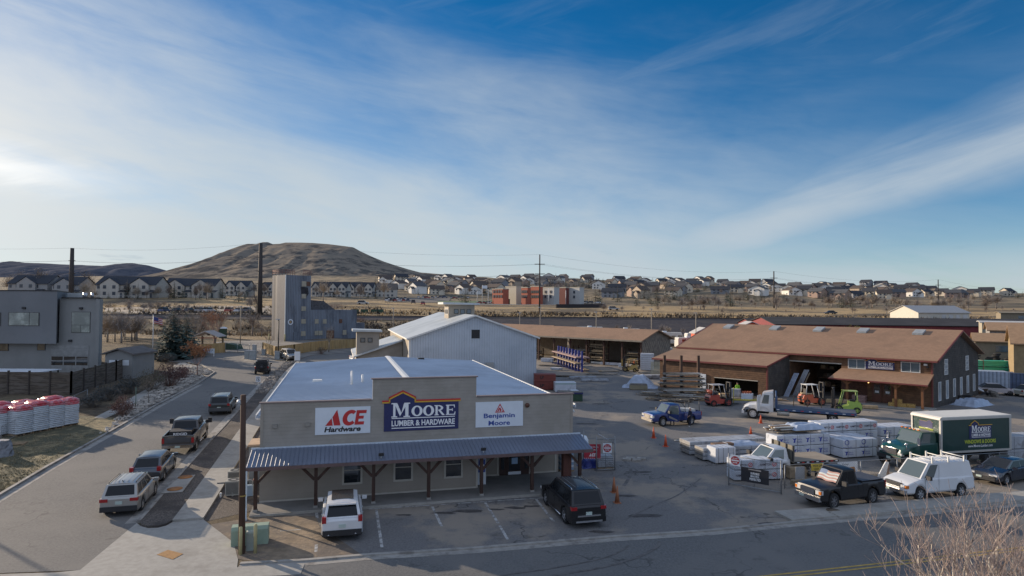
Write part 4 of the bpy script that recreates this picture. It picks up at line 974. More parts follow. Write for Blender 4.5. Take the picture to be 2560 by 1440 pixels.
WHITEP=paint('white',(.62,.63,.64));BLACKP=paint('black',(.006,.006,.008),rough=.4,coat=.35);SILVP=paint('silver',(.36,.35,.33),metal=.5,rough=.35)
GREYP=paint('slate',(.085,.095,.11),metal=.5,rough=.3);DGREYP=paint('gunmetal',(.075,.07,.068),metal=.4,rough=.3);DKBLP=paint('dark_green_black',(.018,.024,.026));BLUEP=paint('deep_blue',(.018,.04,.17),metal=.3,rough=.28)
suv_top=lambda L,z,cowl:[(-L/2,z-.12),(-L/2+.06,z-.02),(-L/2+.25,z),(0,z),(cowl,z),(L/2-.55,z-.12),(L/2-.15,z-.22),(L/2,z-.38)]
def build_cars():
 h=hdg(104.5)
 T=wagon('white_suv','white crossover with dark panoramic roof parked nose in at the store porch',at_rear(855,1355,h,4.7),h,WHITEP,4.7,1.93,1.70,2.82,.37,suv_top(4.7,1.06,.95),(-2.22,-1.80,.35,1.15),rail=None,tail=(.17,.90,1.18,.26),roofm=None,sides=[(.1,.36),(.39,.66),(.69,.93)],trim='chrome')
 bx(T,'sun_roof',-1.35,-.52,1.69,.20,.52,1.735,glassm('roof_glass',(.045,.035,.025),.2));bx(T,'spoiler',-2.0,-.62,1.60,-1.72,.62,1.655,WHITEP)
 for s in(1,-1):MB().cyl((-2.40,s*.62,.34),.045,.14,CHROME,10,axis=(1,0,0)).build('exhaust_tip',T)
 h=hdg(105);T=wagon('black_suv','glossy black seven seat SUV with chrome roof rails parked across the right parking bays',at_rear(1472,1321,h,5.1),h,BLACKP,5.12,1.96,1.85,3.07,.40,suv_top(5.12,1.12,1.1),(-2.45,-2.12,.45,1.35),rail=(-1.95,.45,.68,1.80),tail=(.28,.92,1.08,.36),sides=[(.08,.33),(.35,.62),(.64,.93)],wf=(.94,.78),spokes=5,bump=BLACKP)
 bx(T,'bumper_trim',-2.63,-.62,.60,-2.59,.62,.68,CHROME);bx(T,'skid_plate',-2.64,-.70,.32,-2.58,.70,.40,RIMS);b=MB()
 for k in range(6):b.tube([(-1.75,-.42+k*.168,1.853),(.35,-.42+k*.168,1.853)],.008,mat('roof_line',(.3,.32,.36),.4),4)
 b.build('roof_ribs',T)
 for s in(1,-1):MB().tube([(-1.05,s*.985,.30),(1.05,s*.985,.30)],.035,CHROME,6).build('running_board',T)
 h=hdg(106);T=wagon('silver_suv','silver compact SUV with ribbed roof parked nearest at the corner of the side street',at_rear(296,1293,h,4.4),h,SILVP,4.4,1.87,1.65,2.64,.36,suv_top(4.4,1.02,.95),(-2.1,-1.72,.35,1.15),rail=(-1.6,.3,.64,1.60,DPL),tail=(.36,.80,.96,.30),roofm=None)
 slope_fix(T,2.6);b=MB()
 for k in range(5):b.box(-1.55,-.44+k*.22-.012,1.655,.30,-.44+k*.22+.012,1.672,SILVP)
 b.build('roof_ribs',T);b=MB();b.tube([(-1.5,0,1.66),(-1.62,0,1.76)],[.03,.008],DPL,6);b.build('antenna',T)
 T=wagon('grey_hatchback','slate grey hatchback with drooping tail parked behind the silver SUV',at_rear(362,1214,h,4.45),h,GREYP,4.45,1.79,1.56,2.7,.33,[(-2.22,.75),(-2.15,.92),(-1.9,.98),(0,.98),(1.2,.98),(1.75,.84),(2.1,.70),(2.22,.5)],(-2.05,-1.45,.35,1.35),tail=(.20,.84,1.10,.35),sides=[(.14,.38),(.41,.64),(.67,.90)],wf=(.93,.74));slope_fix(T,2.7)
 T=wagon('dark_suv','dark boxy SUV with roof rails parked behind the grey pickup on the side street',at_rear(547,1040,h,4.7),h,DKBLP,4.7,1.9,1.78,2.79,.38,suv_top(4.7,1.10,1.0),(-2.28,-2.05,.35,1.05),rail=(-1.9,.3,.68,1.72),tail=(.20,.92,1.12,.2),bump=GREYP,clear=.32,bumpz=(.45,.75));slope_fix(T)
 p=at_rear(654,937,hdg(107),4.2);T=wagon('off_road_jeep','black boxy off-roader with rear spare wheel driving up the side street',p,hdg(107),BLACKP,4.1,1.87,1.85,2.6,.42,[(-2.05,1.12),(0,1.14),(.75,1.14),(1.85,1.08),(2.05,.95)],(-2.0,-1.96,.35,.62),tail=(.14,.85,1.08,.1),wf=(.90,.82),clear=.42,rim=RIMD,bumpz=(.52,.75));slope_fix(T)
 b=MB();n=20;b.grid([[(-2.12-q,.0+rr*math.cos(6.283*k/n),1.02+rr*math.sin(6.283*k/n))for k in range(n)]for rr,q in((.20,.22),(.36,.22),(.39,.16),(.39,.04),(.2,.0))],TYRE,True,closed=True);s_=b.build('spare_wheel',T);MB().cyl((-2.34,0,1.02),.2,.03,RIMD,12,axis=(1,0,0)).build('rim',s_)
 b=MB();b.box(-1.7,-.62,1.86,.2,.62,1.93,DPL);b.build('roof_rack',T)
 p=GT(716,901);T=wagon('silver_crossover','silver crossover facing out beside the yellow timber fence corner',on(p.x,p.y+1.5),hdg(-52),SILVP,4.5,1.85,1.70,2.66,.36,suv_top(4.5,1.03,.95),(-2.15,-1.8,.35,1.15),glass=CGL);slope_fix(T)
 T=wagon('black_saloon','black saloon with chrome grille behind the white panel van',(32.3,42.2,.01),hdg(205),paint('blue_black',(.012,.014,.024),rough=.2,coat=1),4.9,1.85,1.46,2.83,.34,[(-2.45,.75),(-2.3,.95),(-1.7,1.0),(0,.96),(1.05,.94),(1.9,.80),(2.3,.66),(2.45,.5)],(-1.75,-1.0,.25,1.15),sides=[(.14,.46),(.50,.90)],wf=(.92,.72),head=(.42,.60,.70),grille=CHROME,rim=RIMS)
 bx(T,'front_plate',2.5,-.3,.42,2.53,.02,.54,PLATE);b=MB();b.box(2.44,-.7,.52,2.49,.7,.55,CHROME);b.box(2.44,-.55,.38,2.49,.55,.41,CHROME);b.build('chrome_strip',T)
 return
build_cars()
def pickup(name,label,loc,h,pm,L,W,H,wb,wr,cabx,bedx,zb=1.12,bed_open=True,hoodz=None,crew=False,rim=RIMS,scale=None,cx=0.,glass=CGL,group=None,clear=.38,grille=CHROME,bumper=CHROME,spokes=7,doorsides=None,bedfloor=.78):
 T=thing(name,label,'pickup truck',loc,h,group,scale)
 hz_=hoodz or zb+.02
 top=[(-L/2,zb+.02),(bedx,zb+.04),(bedx+.02,zb),(cabx[3],zb+.02),(L/2-.5,hz_-.06),(L/2-.1,hz_-.14),(L/2,hz_-.3)]
 b=MB();carbody(b,pm,L,W,top,wb,wr,clear,cx=cx,bed=(-L/2+.07,bedx-.06,bedfloor)if bed_open else None,arch=.10,taper=(.06,.015))
 cabin(T,b,pm,W,zb-.02,H,cabx,(.93,.78),doorsides or([(.10,.46),(.50,.90)]if crew else[(.15,.88)]),glass)
 b.build('body',T,sharp=32);wheels(T,wb,W,wr,.28,cx=cx,rim=rim,spokes=spokes)
 bx(T,'bumper',-L/2-.14,-W/2*.95,.50,-L/2+.05,W/2*.95,.70,bumper);bx(T,'bumper',L/2-.1,-W/2*.93,.44,L/2+.12,W/2*.93,.66,bumper)
 both(T,'tail_light',-L/2-.015,W/2*.985-.15,.82,-L/2+.06,W/2*.985+.01,1.18,TAILL)
 both(T,'head_light',L/2+.02,W/2*.93-.34,.78,L/2-.2,W/2*.975,.98,HEADL)
 bx(T,'grille',L/2-.05,-W/2*.50,.68,L/2+.035,W/2*.50,1.0,grille)
 bx(T,'licence_plate',-L/2-.155,-.16,.52,-L/2-.142,.16,.66,PLATE);mirrors(T,cabx[3]-.3,W,zb+.12,DPL,1.3)
 handles(T,W,[(cabx[0]+.30,zb-.14)],pm);doorlines(T,W,[(cabx[3]-.25,clear+.2,cabx[3]-.25,zb-.08),(cabx[0]+.1,clear+.2,cabx[0]+.1,zb-.05),(bedx,clear+.2,bedx,zb)])
 return T
def by_wheels(front,rear,side,ht):
 """axle midpoint and heading from the photo pixels where the near wheels touch the ground"""
 a,c=G(*front),G(*rear);d=(a-c).normalized();h=math.atan2(d.y,d.x);n=Vector((-d.y,d.x,0))*side
 m=(a+c)/2-n*ht;m.z=.01;return m,h
def build_pickups():
 h=hdg(106)
 T=pickup('grey_pickup','large grey crew cab pickup with black tool box and tow mirrors on the side street',at_rear(445,1137,h,6.0),h,DGREYP,6.1,2.04,1.98,3.9,.42,(-.75,-.55,1.0,1.65),-1.05,crew=True,zb=1.30,clear=.5,bedfloor=.9,scale=1.03);slope_fix(T,3.9)
 b=MB();b.box(-2.35,-.70,.95,-1.25,.70,1.48,DPL);tb=b.build('tool_box',T)
 b=MB();put_text(b,'RIDGID',(-2.352,.44,1.20),(0,-1,0),(0,0,1),.88,.18,FONTW,.03,lift=.004);b.build('lettering',tb)
 bx(T,'tailgate_panel',-3.075,-.8,.86,-3.052,.8,1.22,GREYP);b=MB();b.tube([(-.9,-1.02,.42),(1.2,-1.02,.42)],.04,CHROME,6);b.build('running_board',T)
 for s in(1,-1):b=MB();b.obox((1.35,s*1.32,1.5),((1,0,0),(0,1,0),(0,0,1)),(.16,.26,.36),DPL);b.obox((1.3,s*1.12,1.45),((1,0,0),(0,1,0),(0,0,1)),(.06,.3,.06),CHROME);b.build('tow_mirror',T)
 m,hh=by_wheels((1649,1066),(1730,1063),1,.85);hh+=R(5)
 T=pickup('blue_pickup','blue pickup with black ladder rack and open driver door in the yard',m,hh,BLUEP,5.8,2.0,1.90,3.35,.41,(-.55,-.35,.75,1.35),-.85,crew=False,zb=1.15,glass=CGLL,clear=.42,bumper=mat('dusty_chrome',(.42,.38,.32),.4,metal=.3),grille=mat('dusty_chrome',(.42,.38,.32)),doorsides=[(.12,.88)],scale=(.90,1,1.06))
 RB=mat('rack_black',(.02,.022,.028),.4);b=MB()
 for x in(-2.7,-1.0,.75):
  if x<0:
   for s in(1,-1):b.tube([(x,s*.90,1.15),(x,s*.82,2.16)],.028,RB,6)
  b.tube([(x,-.82,2.16),(x,.82,2.16)],.028,RB,6)
 for s in(1,-1):b.tube([(-2.9,s*.82,2.18),(1.5,s*.82,2.18)],.028,RB,6);b.tube([(-1.0,s*.86,1.6),(-.35,s*.82,2.16)],.022,RB,5)
 b.build('ladder_rack',T)
 MB().obox((1.3,.55,2.22),((1,0,0),(0,1,0),(0,0,1)),(.9,.12,.04),mat('pine_board',(.40,.30,.19),.8)).build('board',T)
 D=MB();ca,sa=math.cos(R(128)),math.sin(R(128));hx,hy=1.1,.99
 def dp(a,z):return(hx+ca*a,hy+sa*a,z)
 P=[dp(0,.5),dp(1.05,.5),dp(1.1,1.12),dp(0,1.12)];n=Vector((-sa,ca,0))*.07
 D.prism(P,n,BLUEP);P2=[dp(0,1.12),dp(1.1,1.12),dp(1.0,1.72),dp(.45,1.72)]
 dd=D.build('open_door',T,label='blue door swung open');b=MB();b.prism(P2,n*.5,CGLL);b.build('door_window',dd)
 b=MB();b.prism([dp(.1,.75),dp(.95,.56),dp(.95,.68),dp(.1,.95)],n*-.08,SILVP);b.build('door_stripe',dd)
 b=MB();b.obox((-1.6,0,1.1),((1,0,.05),(0,1,0),(0,0,1)),(1.9,.9,.5),mat('load_sheet',(.5,.5,.48),.8,var=.2,sc=3));b.build('bed_load',T)
 m,hh=by_wheels((2069,1271),(2184,1263),1,.80);hh+=R(8)
 T=pickup('black_pickup','black single cab pickup with flag sunshade and covered bed by the gate',m,hh,BLACKP,5.35,1.95,1.92,3.2,.41,(-.45,-.25,.65,1.25),-.75,zb=1.16,bed_open=False,rim=mat('grey_rim',(.22,.22,.23),.35,metal=.7),scale=(.90,.96,1.10),doorsides=[(.10,.52),(.56,.88)])
 b=MB();b.box(-2.62,-.86,1.225,-.80,.86,1.245,mat('tonneau_cover',(.05,.055,.07),.55,var=.1));b.build('bed_cover',T)
 both(T,'indicator',2.70,.80,.80,2.60,.955,.96,AMB)
 B0,T0=Vector((1.25,0,1.14)),Vector((.65,0,1.85));sl_=(T0-B0).normalized();nn=Vector((sl_.z,0,-sl_.x))*.022
 b=MB();ST=[mat('shade_red',(.30,.16,.14),.5),mat('shade_white',(.38,.42,.42),.5),mat('shade_blue',(.10,.16,.28),.5)]
 for k in range(7):
  for j in range(8):
   y0,y1=-.68+j*.17,-.68+(j+1)*.17;w0=.03*math.sin(j*1.1);w1=.03*math.sin(j*1.1+1.1)
   q=B0+sl_*(.10+k*.085);r_=B0+sl_*(.10+(k+1)*.085)
   m_=ST[2]if k>3 and j<3 else ST[k%2]
   b.face([q+Vector((0,y0,0))+sl_*w0+nn,q+Vector((0,y1,0))+sl_*w1+nn,r_+Vector((0,y1,0))+sl_*w1+nn,r_+Vector((0,y0,0))+sl_*w0+nn],m_)
 b.build('sunshade',T)
 bx(T,'front_plate',2.80,-.55,.5,2.815,-.2,.62,PLATE)
 m=Vector((18.2,43.2,.01));hh=hdg(193)
 T=thing('white_flatbed_pickup','white single cab truck with flat timber bed behind the open gate','flatbed truck',m,hh,None,.98)
 b=MB();top=[(.0,1.16),(1.9,1.18),(2.6,1.14),(3.2,1.02),(3.35,.8)]
 b2=MB();carbody(b2,WHITEP,3.4,2.0,[(-1.7,1.2),(.15,1.22),(.8,1.16),(1.45,1.04),(1.7,.8)],2.2,.42,.45,cx=-.1+.0)
 cabin(T,b2,WHITEP,2.0,1.2,1.98,(-1.6,-1.5,-.6,.12),(.93,.78),[(.2,.85)],CGLL)
 for v in range(len(b2.v)):x,y,z=b2.v[v];b2.v[v]=(x+1.75,y,z)
 b2.build('body',T,sharp=32)
 for o in list(T.children):
  if o.name.split('.')[0]in('windshield','rear_window','side_window'):o.location.x=1.75
 wheel(T,2.75,.86,.42,.28);wheel(T,2.75,-.86,.42,.28);wheel(T,-1.5,.82,.42,.36);wheel(T,-1.5,-.82,.42,.36)
 BW=mat('bed_plywood',(.26,.22,.17),.85,var=.15,sc=.8);b=MB();b.box(-3.5,-1.2,1.0,-.05,1.2,1.10,BW);b.build('flat_bed',T);b=MB();b.box(-3.5,-1.21,.93,-.05,-1.202,1.10,DPL);b.box(-3.5,1.202,.93,-.05,1.21,1.10,DPL)
 for k in range(9):
  for s in(1,-1):b.box(-3.4+k*.37,s*1.225,1.0,-3.22+k*.37,s*1.211,1.06,RED if k%2 else WHT)if s>0 else b.box(-3.4+k*.37,-1.225,1.0,-3.22+k*.37,-1.211,1.06,RED if k%2 else WHT)
 b.build('bed_edge',T);b=MB();HB=mat('headboard_wood',(.16,.15,.12),.8)
 b.box(-.12,-1.15,1.1,-.05,1.15,2.12,HB)
 for y in(-1.15,-.45,.35,1.05):b.box(-.045,y,1.1,.02,y+.1,2.14,DPL)
 b.build('headboard',T);b=MB();b.box(-3.3,-.5,.45,1.6,.5,.8,UNDER);b.build('chassis',T)
 bx(T,'grille',3.40,-.6,.6,3.47,.6,.95,DPL);both(T,'head_light',3.42,.62,.7,3.2,.96,.9,HEADL);bx(T,'bumper',3.35,-.95,.4,3.55,.95,.58,CHROME);mirrors(T,1.75,2.0,1.32,DPL,1.5)
 b=MB();b.box(2.3,-.3,1.22,2.9,.3,1.27,WHITEP);b.build('hood_scoop',T);bx(T,'light_bar',1.2,-.3,2.0,1.3,.3,2.04,DPL)
build_pickups()
def build_van():
 m,hh=by_wheels((2288,1250),(2402,1245),1,.82);hh+=R(6)
 T=thing('white_van','white panel van with roof rack bars parked between black pickup and saloon','van',m,hh,None,(.91,.93,1.03))
 L,W,H_=5.5,2.0,2.08;b=MB()
 top=[(-2.75,1.15),(-2.7,1.2),(1.25,1.2),(1.7,1.16),(2.3,1.02),(2.65,.88),(2.75,.7)]
 carbody(b,WHITEP,L,W,top,3.3,.38,.40,cx=-.05,taper=(.08,.02));cabin(T,b,WHITEP,W,1.18,H_,(-2.72,-2.55,.75,1.5),(.97,.80),[(.755,.93)],CGLL,rear_glass=True)
 b.build('body',T,sharp=32);wheels(T,3.3,W,.38,.26,cx=-.05)
 bx(T,'bumper',2.62,-.95,.42,2.88,.95,.62,CHROME);bx(T,'bumper',-2.86,-.95,.42,-2.7,.95,.60,CHROME)
 b=MB()
 for k in range(4):b.box(2.66,-.55,.68+k*.07,2.80,.55,.71+k*.07,CHROME)
 b.box(2.6,-.6,.66,2.74,.6,.95,DPL);b.build('grille',T);both(T,'head_light',2.76,.58,.72,2.55,.86,.90,HEADL);both(T,'indicator',2.74,.87,.72,2.5,.975,.88,AMB)
 mirrors(T,1.12,W,1.28,DPL,1.3);bx(T,'licence_plate',2.89,-.5,.45,2.90,-.15,.58,PLATE);doorlines(T,W,[(1.25,.5,1.25,1.15),(.15,.5,.15,1.95)])
 for x in(.45,-.85,-2.15):
  b=MB();RW=mat('rack_white',(.60,.60,.57),.6)
  b.tube([(x,-.78,2.24),(x,.78,2.24)],.03,RW,6)
  for s in(1,-1):b.obox((x,s*.80,2.16),((1,0,0),(0,1,0),(0,0,1)),(.11,.07,.34),RW)
  b.build('roof_bar',T)
 b=MB()
 for k in range(11):b.box(-2.3+k*.27,-.62,2.083,-2.24+k*.27,.62,2.10,WHITEP)
 b.build('roof_ribs',T)
build_van()
def build_trucks():
 hh=hdg(193.4);near=Vector((30.0,44.9,0));f=Vector((math.cos(hh),math.sin(hh),0));left=Vector((-f.y,f.x,0))
 org=near-left*1.22;GRB=mat('box_green',(.013,.045,.042),.35,var=.06,coat=.3);GRP=paint('truck_green',(.006,.05,.042))
 T=thing('box_truck','dark green box truck with white framed cargo box and shop lettering','truck',org,hh)
 ALU=mat('box_aluminium',(.46,.45,.42),.45,metal=.2,var=.05)
 b=MB();b.box(-6.15,-1.2,1.12,-.02,1.2,3.45,GRB);bo=b.build('cargo_box',T)
 b=MB()
 for(x0,x1)in((-6.2,-6.02),(-.12,.03)):
  for s in(1,-1):b.box(x0,min(s*1.1,s*1.235),1.05,x1,max(s*1.1,s*1.235),3.5,ALU)
 for s in(1,-1):b.box(-6.02,min(s*1.19,s*1.235),1.02,-.12,max(s*1.19,s*1.235),1.16,ALU);b.box(-6.02,min(s*1.19,s*1.235),3.34,-.12,max(s*1.19,s*1.235),3.5,ALU)
 b.box(.005,-1.1,3.32,.04,1.1,3.5,ALU)
 b.build('box_frame',bo)
 b=MB();WR=mat('box_roof_white',(.62,.60,.55),.6,var=.04);b.box(-6.2,-1.23,3.5,-.1,1.23,3.56,WR);b.face([(-.1,-1.23,3.56),(-.1,1.23,3.56),(.05,1.23,3.48),(.10,1.23,3.36),(.10,-1.23,3.36),(.05,-1.23,3.48)],WR,idx=[(0,1,2,5),(5,2,3,4)]);b.build('box_roof',bo)
 moore_logo(bo,(-2.45+.0,1.212,1.98-.02),(-1,0,0),(0,0,1),1.95,.95,lift=.012,truck=True)
 LIME=mat('letter_lime',(.45,.52,.05),.5,var=0);b=MB()
 put_text(b,'WINDOWS & DOORS',(-2.05,1.206,1.62),(-1,0,0),(0,0,1),2.75,.27,LIME,.03,lift=.006);put_text(b,'www.Moore-Lumber.com',(-2.35,1.206,1.36),(-1,0,0),(0,0,1),2.15,.19,FONTW,.012,lift=.006);b.build('lettering',bo)
 moore_logo(bo,(.0,.55,2.66),(0,-1,0),(0,0,1),1.1,.42,lift=.012,truck=True)
 b=MB();put_text(b,'WINDOWS & DOORS',(.006,.62,2.50),(0,-1,0),(0,0,1),1.2,.12,LIME,.03,lift=.004);b.build('lettering',bo)
 b=MB();carbody(b,GRP,3.0,2.2,[(-1.5,1.75),(-.1,1.72),(.2,1.66),(1.1,1.48),(1.4,1.30),(1.5,1.0)],1.6,.48,.55,cx=.2,taper=(.12,.0),crown=.06)
 b.v=[(x+1.6,y*(.97 if x>.1 else 1),z)for x,y,z in b.v];b.build('bonnet',T,sharp=35)
 b=MB();cabin(T,b,GRP,2.2,1.7,2.55,(-1.45,-1.4,-.35,.10),(.95,.85),[(.35,.85)],CGLL,rows=('windshield',None));b.v=[(x+1.6,y,z)for x,y,z in b.v];b.build('cab_roof',T,sharp=35)
 for o in T.children:
  if o.name.split('.')[0]in('windshield','side_window'):o.location.x=1.6
 b=MB();b.box(3.06,-.60,.92,3.13,.60,1.36,DPL)
 for k in range(6):b.box(3.131,-.58,.94+k*.072,3.16,.58,.975+k*.072,CHROME)
 b.build('grille',T);bx(T,'bumper',2.95,-1.05,.55,3.2,1.05,.82,DPL);both(T,'head_light',3.10,.66,.95,2.85,.98,1.12,HEADL);bx(T,'licence_plate',3.205,-.2,.60,3.215,.15,.76,PLATE)
 for s in(1,-1):
  b=MB();b.obox((1.95,s*1.32,1.95),((1,0,0),(0,1,0),(0,0,1)),(.1,.2,.5),CHROME);b.tube([(2.7,s*1.02,1.35),(2.7,s*1.02,1.75)],.02,CHROME,5);b.cyl((2.7,s*1.02,1.75),.11,.06,CHROME,10);b.build('mirror',T)
 b=MB();
 for k in range(5):b.obox((1.35,-.7+k*.35,2.62),((1,0,0),(0,1,0),(0,0,1)),(.12,.14,.07),AMB)
 b.build('marker_lights',T);b=MB();b.box(-6.0,-.45,.6,2.4,.45,1.05,UNDER);b.build('chassis',T)
 wheel(T,2.6,.95,.48,.28,RIMS,5);wheel(T,2.6,-.95,.48,.28,RIMS,5);wheel(T,-4.4,.88,.48,.48,RIMS,5);wheel(T,-4.4,-.88,.48,.48,RIMS,5)
 b=MB();b.box(.55,1.09,.75,1.45,1.16,1.02,DPL);b.build('step',T)
 h2=hdg(155);f=Vector((math.cos(h2),math.sin(h2),0));l=Vector((-f.y,f.x,0));fw=G(1886,1047);org=fw-l*1.05-f*3.4
 T=thing('flatbed_lorry','white cab lorry with long blue flat bed and open door','lorry',(org.x,org.y,.01),h2);L0=3.4
 b=MB();carbody(b,WHITEP,2.6,2.2,[(-1.3,1.5),(-.3,1.55),(.0,1.5),(.7,1.38),(1.15,1.15),(1.3,.9)],1.6,.52,.6,cx=.55-.4,taper=(.16,.0),crown=.08);b.v=[(x+L0-.2,y,z)for x,y,z in b.v];b.build('bonnet',T,sharp=35)
 b=MB();cabin(T,b,WHITEP,2.2,1.5,2.62,(-1.75,-1.7,-.75,-.35),(.95,.86),[(.32,.80)],CGLL,rows=('windshield',None));b.box(-1.75,-1.04,.8,-.40,1.04,1.52,WHITEP);b.face([(-1.7,-.85,2.6),(-.8,-.85,2.6),(-1.6,-.75,2.78),(-1.7,-.75,2.78),(-1.7,.85,2.6),(-.8,.85,2.6),(-1.6,.75,2.78),(-1.7,.75,2.78)],WHITEP,idx=[(0,1,2,3),(7,6,5,4),(1,5,6,2),(2,6,7,3),(0,3,7,4)])
 b.v=[(x+L0,y,z)for x,y,z in b.v];b.build('cab',T,sharp=35)
 for o in T.children:
  if o.name.split('.')[0]in('windshield','side_window'):o.location.x=L0
 b=MB();b.prism([(L0-.55,1.08,.9),(L0-.35,1.95,.9),(L0-.38,1.9,2.45),(L0-.6,1.08,2.45)],(.06,.02,0),WHITEP);d=b.build('open_door',T,label='white door swung open with writing');b=MB();b.prism([(L0-.505,1.22,1.6),(L0-.34,1.85,1.6),(L0-.36,1.82,2.3),(L0-.53,1.2,2.3)],(.075,.02,0),CGLL);b.build('door_window',d)
 FB=mat('bed_blue',(.03,.07,.16),.5,var=.15);b=MB();b.box(-5.6,-1.25,1.12,L0-2.0,1.25,1.22,mat('bed_steel',(.075,.085,.11),.6,var=.25,sc=.6));b.box(-5.6,1.252,1.0,L0-2.0,1.30,1.24,FB);b.box(-5.6,-1.30,1.0,L0-2.0,-1.252,1.24,FB);b.build('flat_bed',T)
 b=MB()
 for k in range(10):b.box(-5.4+k*.72,1.302,1.08,-5.15+k*.72,1.31,1.14,WHT if k%2 else RED)
 b.build('reflector_tape',T)
 b=MB();b.box(L0-2.05,-1.2,1.2,L0-1.95,1.2,2.1,FB);b.tube([(L0-2.0,1.0,1.2),(L0-2.0,1.0,2.9)],.08,FB,8);b.build('headboard',T)
 for k in range(4):b=MB();x=-3.9+k*1.25;b.box(x-.04,-1.15,1.22,x+.04,-1.07,2.15,mat('stake_wood',(.16,.10,.06),.8));b.build('stake',T)
 b=MB();b.box(-5.5,-.45,.75,2.6,.45,1.0,UNDER);b.cyl((.2,.95,.75),.28,1.1,mat('fuel_tank',(.42,.42,.40),.4,metal=.5),14,axis=(1,0,0));b.build('chassis',T)
 for s in(1,-1):wheel(T,L0+.75-.2-.2-.2+.0,s*1.0,.52,.3,mat('steel_rim',(.55,.55,.54),.4),10);wheel(T,-3.6,s*.92,.50,.5,RIMS,5)
 bx(T,'bumper',L0+.98,-1.1,.5,L0+1.2,1.1,.8,WHITEP);both(T,'head_light',L0+1.08,.6,.9,L0+.9,.92,1.1,HEADL);bx(T,'grille',L0+1.06,-.5,.85,L0+1.14,.5,1.2,CHROME)
build_trucks()
def forklift(name,label,loc,h,pm,scale=1.,roof=None,tyre_r=.40,group=None):
 T=thing(name,label,'forklift',loc,h,group,scale);roof=roof or DPL
 b=MB();pr=[(-1.25,.35),(-1.30,.75),(-1.15,1.10),(-.2,1.15),(-.15,.80),(.35,.62),(.9,.62),(.95,.30),(.2,.28),(-.9,.28)]
 b.prism([(x,-.52,z)for x,z in pr],(0,1.04,0),pm);b.box(-1.33,-.48,.55,-1.295,.48,.68,DPL);recalc(b.build('body',T))
 bx(T,'vent',-1.335,-.35,.78,-1.29,.35,.92,DPL)
 b=MB()
 for s in(1,-1):b.tube([(-.95,s*.46,1.1),(-.85,s*.46,2.12)],.035,roof,6);b.tube([(.62,s*.46,.62),(.25,s*.46,2.12)],.035,roof,6)
 b.box(-.95,-.52,2.10,.35,.52,2.15,roof);b.build('overhead_guard',T)
 b=MB();b.box(-.75,-.25,1.15,-.3,.25,1.28,DPL);b.box(-.82,-.25,1.28,-.70,.25,1.7,DPL);b.build('seat',T);b=MB();b.tube([(.42,0,.7),(.22,0,1.35)],.03,DPL,6);b.tube([(.12,-.16,1.33),(.2,0,1.42),(.12,.16,1.33),(.05,0,1.25),(.12,-.16,1.33)],.015,DPL,5);b.build('steering_wheel',T)
 b=MB()
 for s in(1,-1):b.box(1.02,s*.33-.05,.12,1.16,s*.33+.05,2.35,DPL);b.box(1.17,s*.22-.04,.15,1.26,s*.22+.04,2.1,DPL)
 for z in(.4,1.3,2.28):b.box(1.02,-.38,z,1.2,.38,z+.08,DPL)
 b.build('mast',T);b=MB()
 for s in(1,-1):b.box(1.27,s*.25-.06,.12,2.35,s*.25+.06,.17,DPL);b.box(1.27,s*.25-.06,.12,1.33,s*.25+.06,.75,DPL)
 b.box(1.265,-.5,.65,1.32,.5,.73,DPL);b.build('fork',T)
 for s in(1,-1):wheel(T,.72,s*.55,tyre_r,.26,pm,4);wheel(T,-.85,s*.48,tyre_r*.8,.22,pm,4)
 return T
def build_forklifts():
 RP=paint('forklift_red',(.36,.055,.04));OP=paint('forklift_orange',(.50,.10,.04));YP=paint('forklift_yellow',(.52,.36,.12));LP=paint('forklift_lime',(.30,.45,.09))
 p=G(1797,1014);T=forklift('red_forklift','red forklift with gas bottle on its rear facing the shed door',p,hdg(12),RP,1.12,roof=mat('roof_grey',(.32,.32,.33),.5));b=MB();b.cyl((-1.05,-.35,1.42),.2,.7,paint('bottle_orange',(.50,.10,.04)),12,axis=(0,1,0));b.build('gas_bottle',T)
 p=G(1577,929);T=forklift('yellow_forklift','yellow forklift with tall load rest at the open lumber shed',p,hdg(150),YP,1.05,roof=YP)
 b=MB()
 for k in range(7):b.box(1.36,-.6+k*.19,.8,1.42,-.54+k*.19,1.95,YP)
 b.box(1.36,-.62,1.9,1.42,.64,1.97,YP);b.build('load_rest',T)
 p=G(2030,1012);T=forklift('orange_forklift','orange forklift with white guard behind the lorry bed',p,hdg(8),OP,1.1,roof=WTRIM);bx(T,'seat_cover',-1.1,-.4,1.16,-.2,.4,1.24,mat('cream_cover',(.5,.38,.22),.7))
 p=G(2122,1040);T=forklift('lime_forklift','lime green piggyback forklift hanging off the back of the lorry',p+Vector((0,.5,.25)),hdg(160),LP,1.08,roof=LP)
build_forklifts()
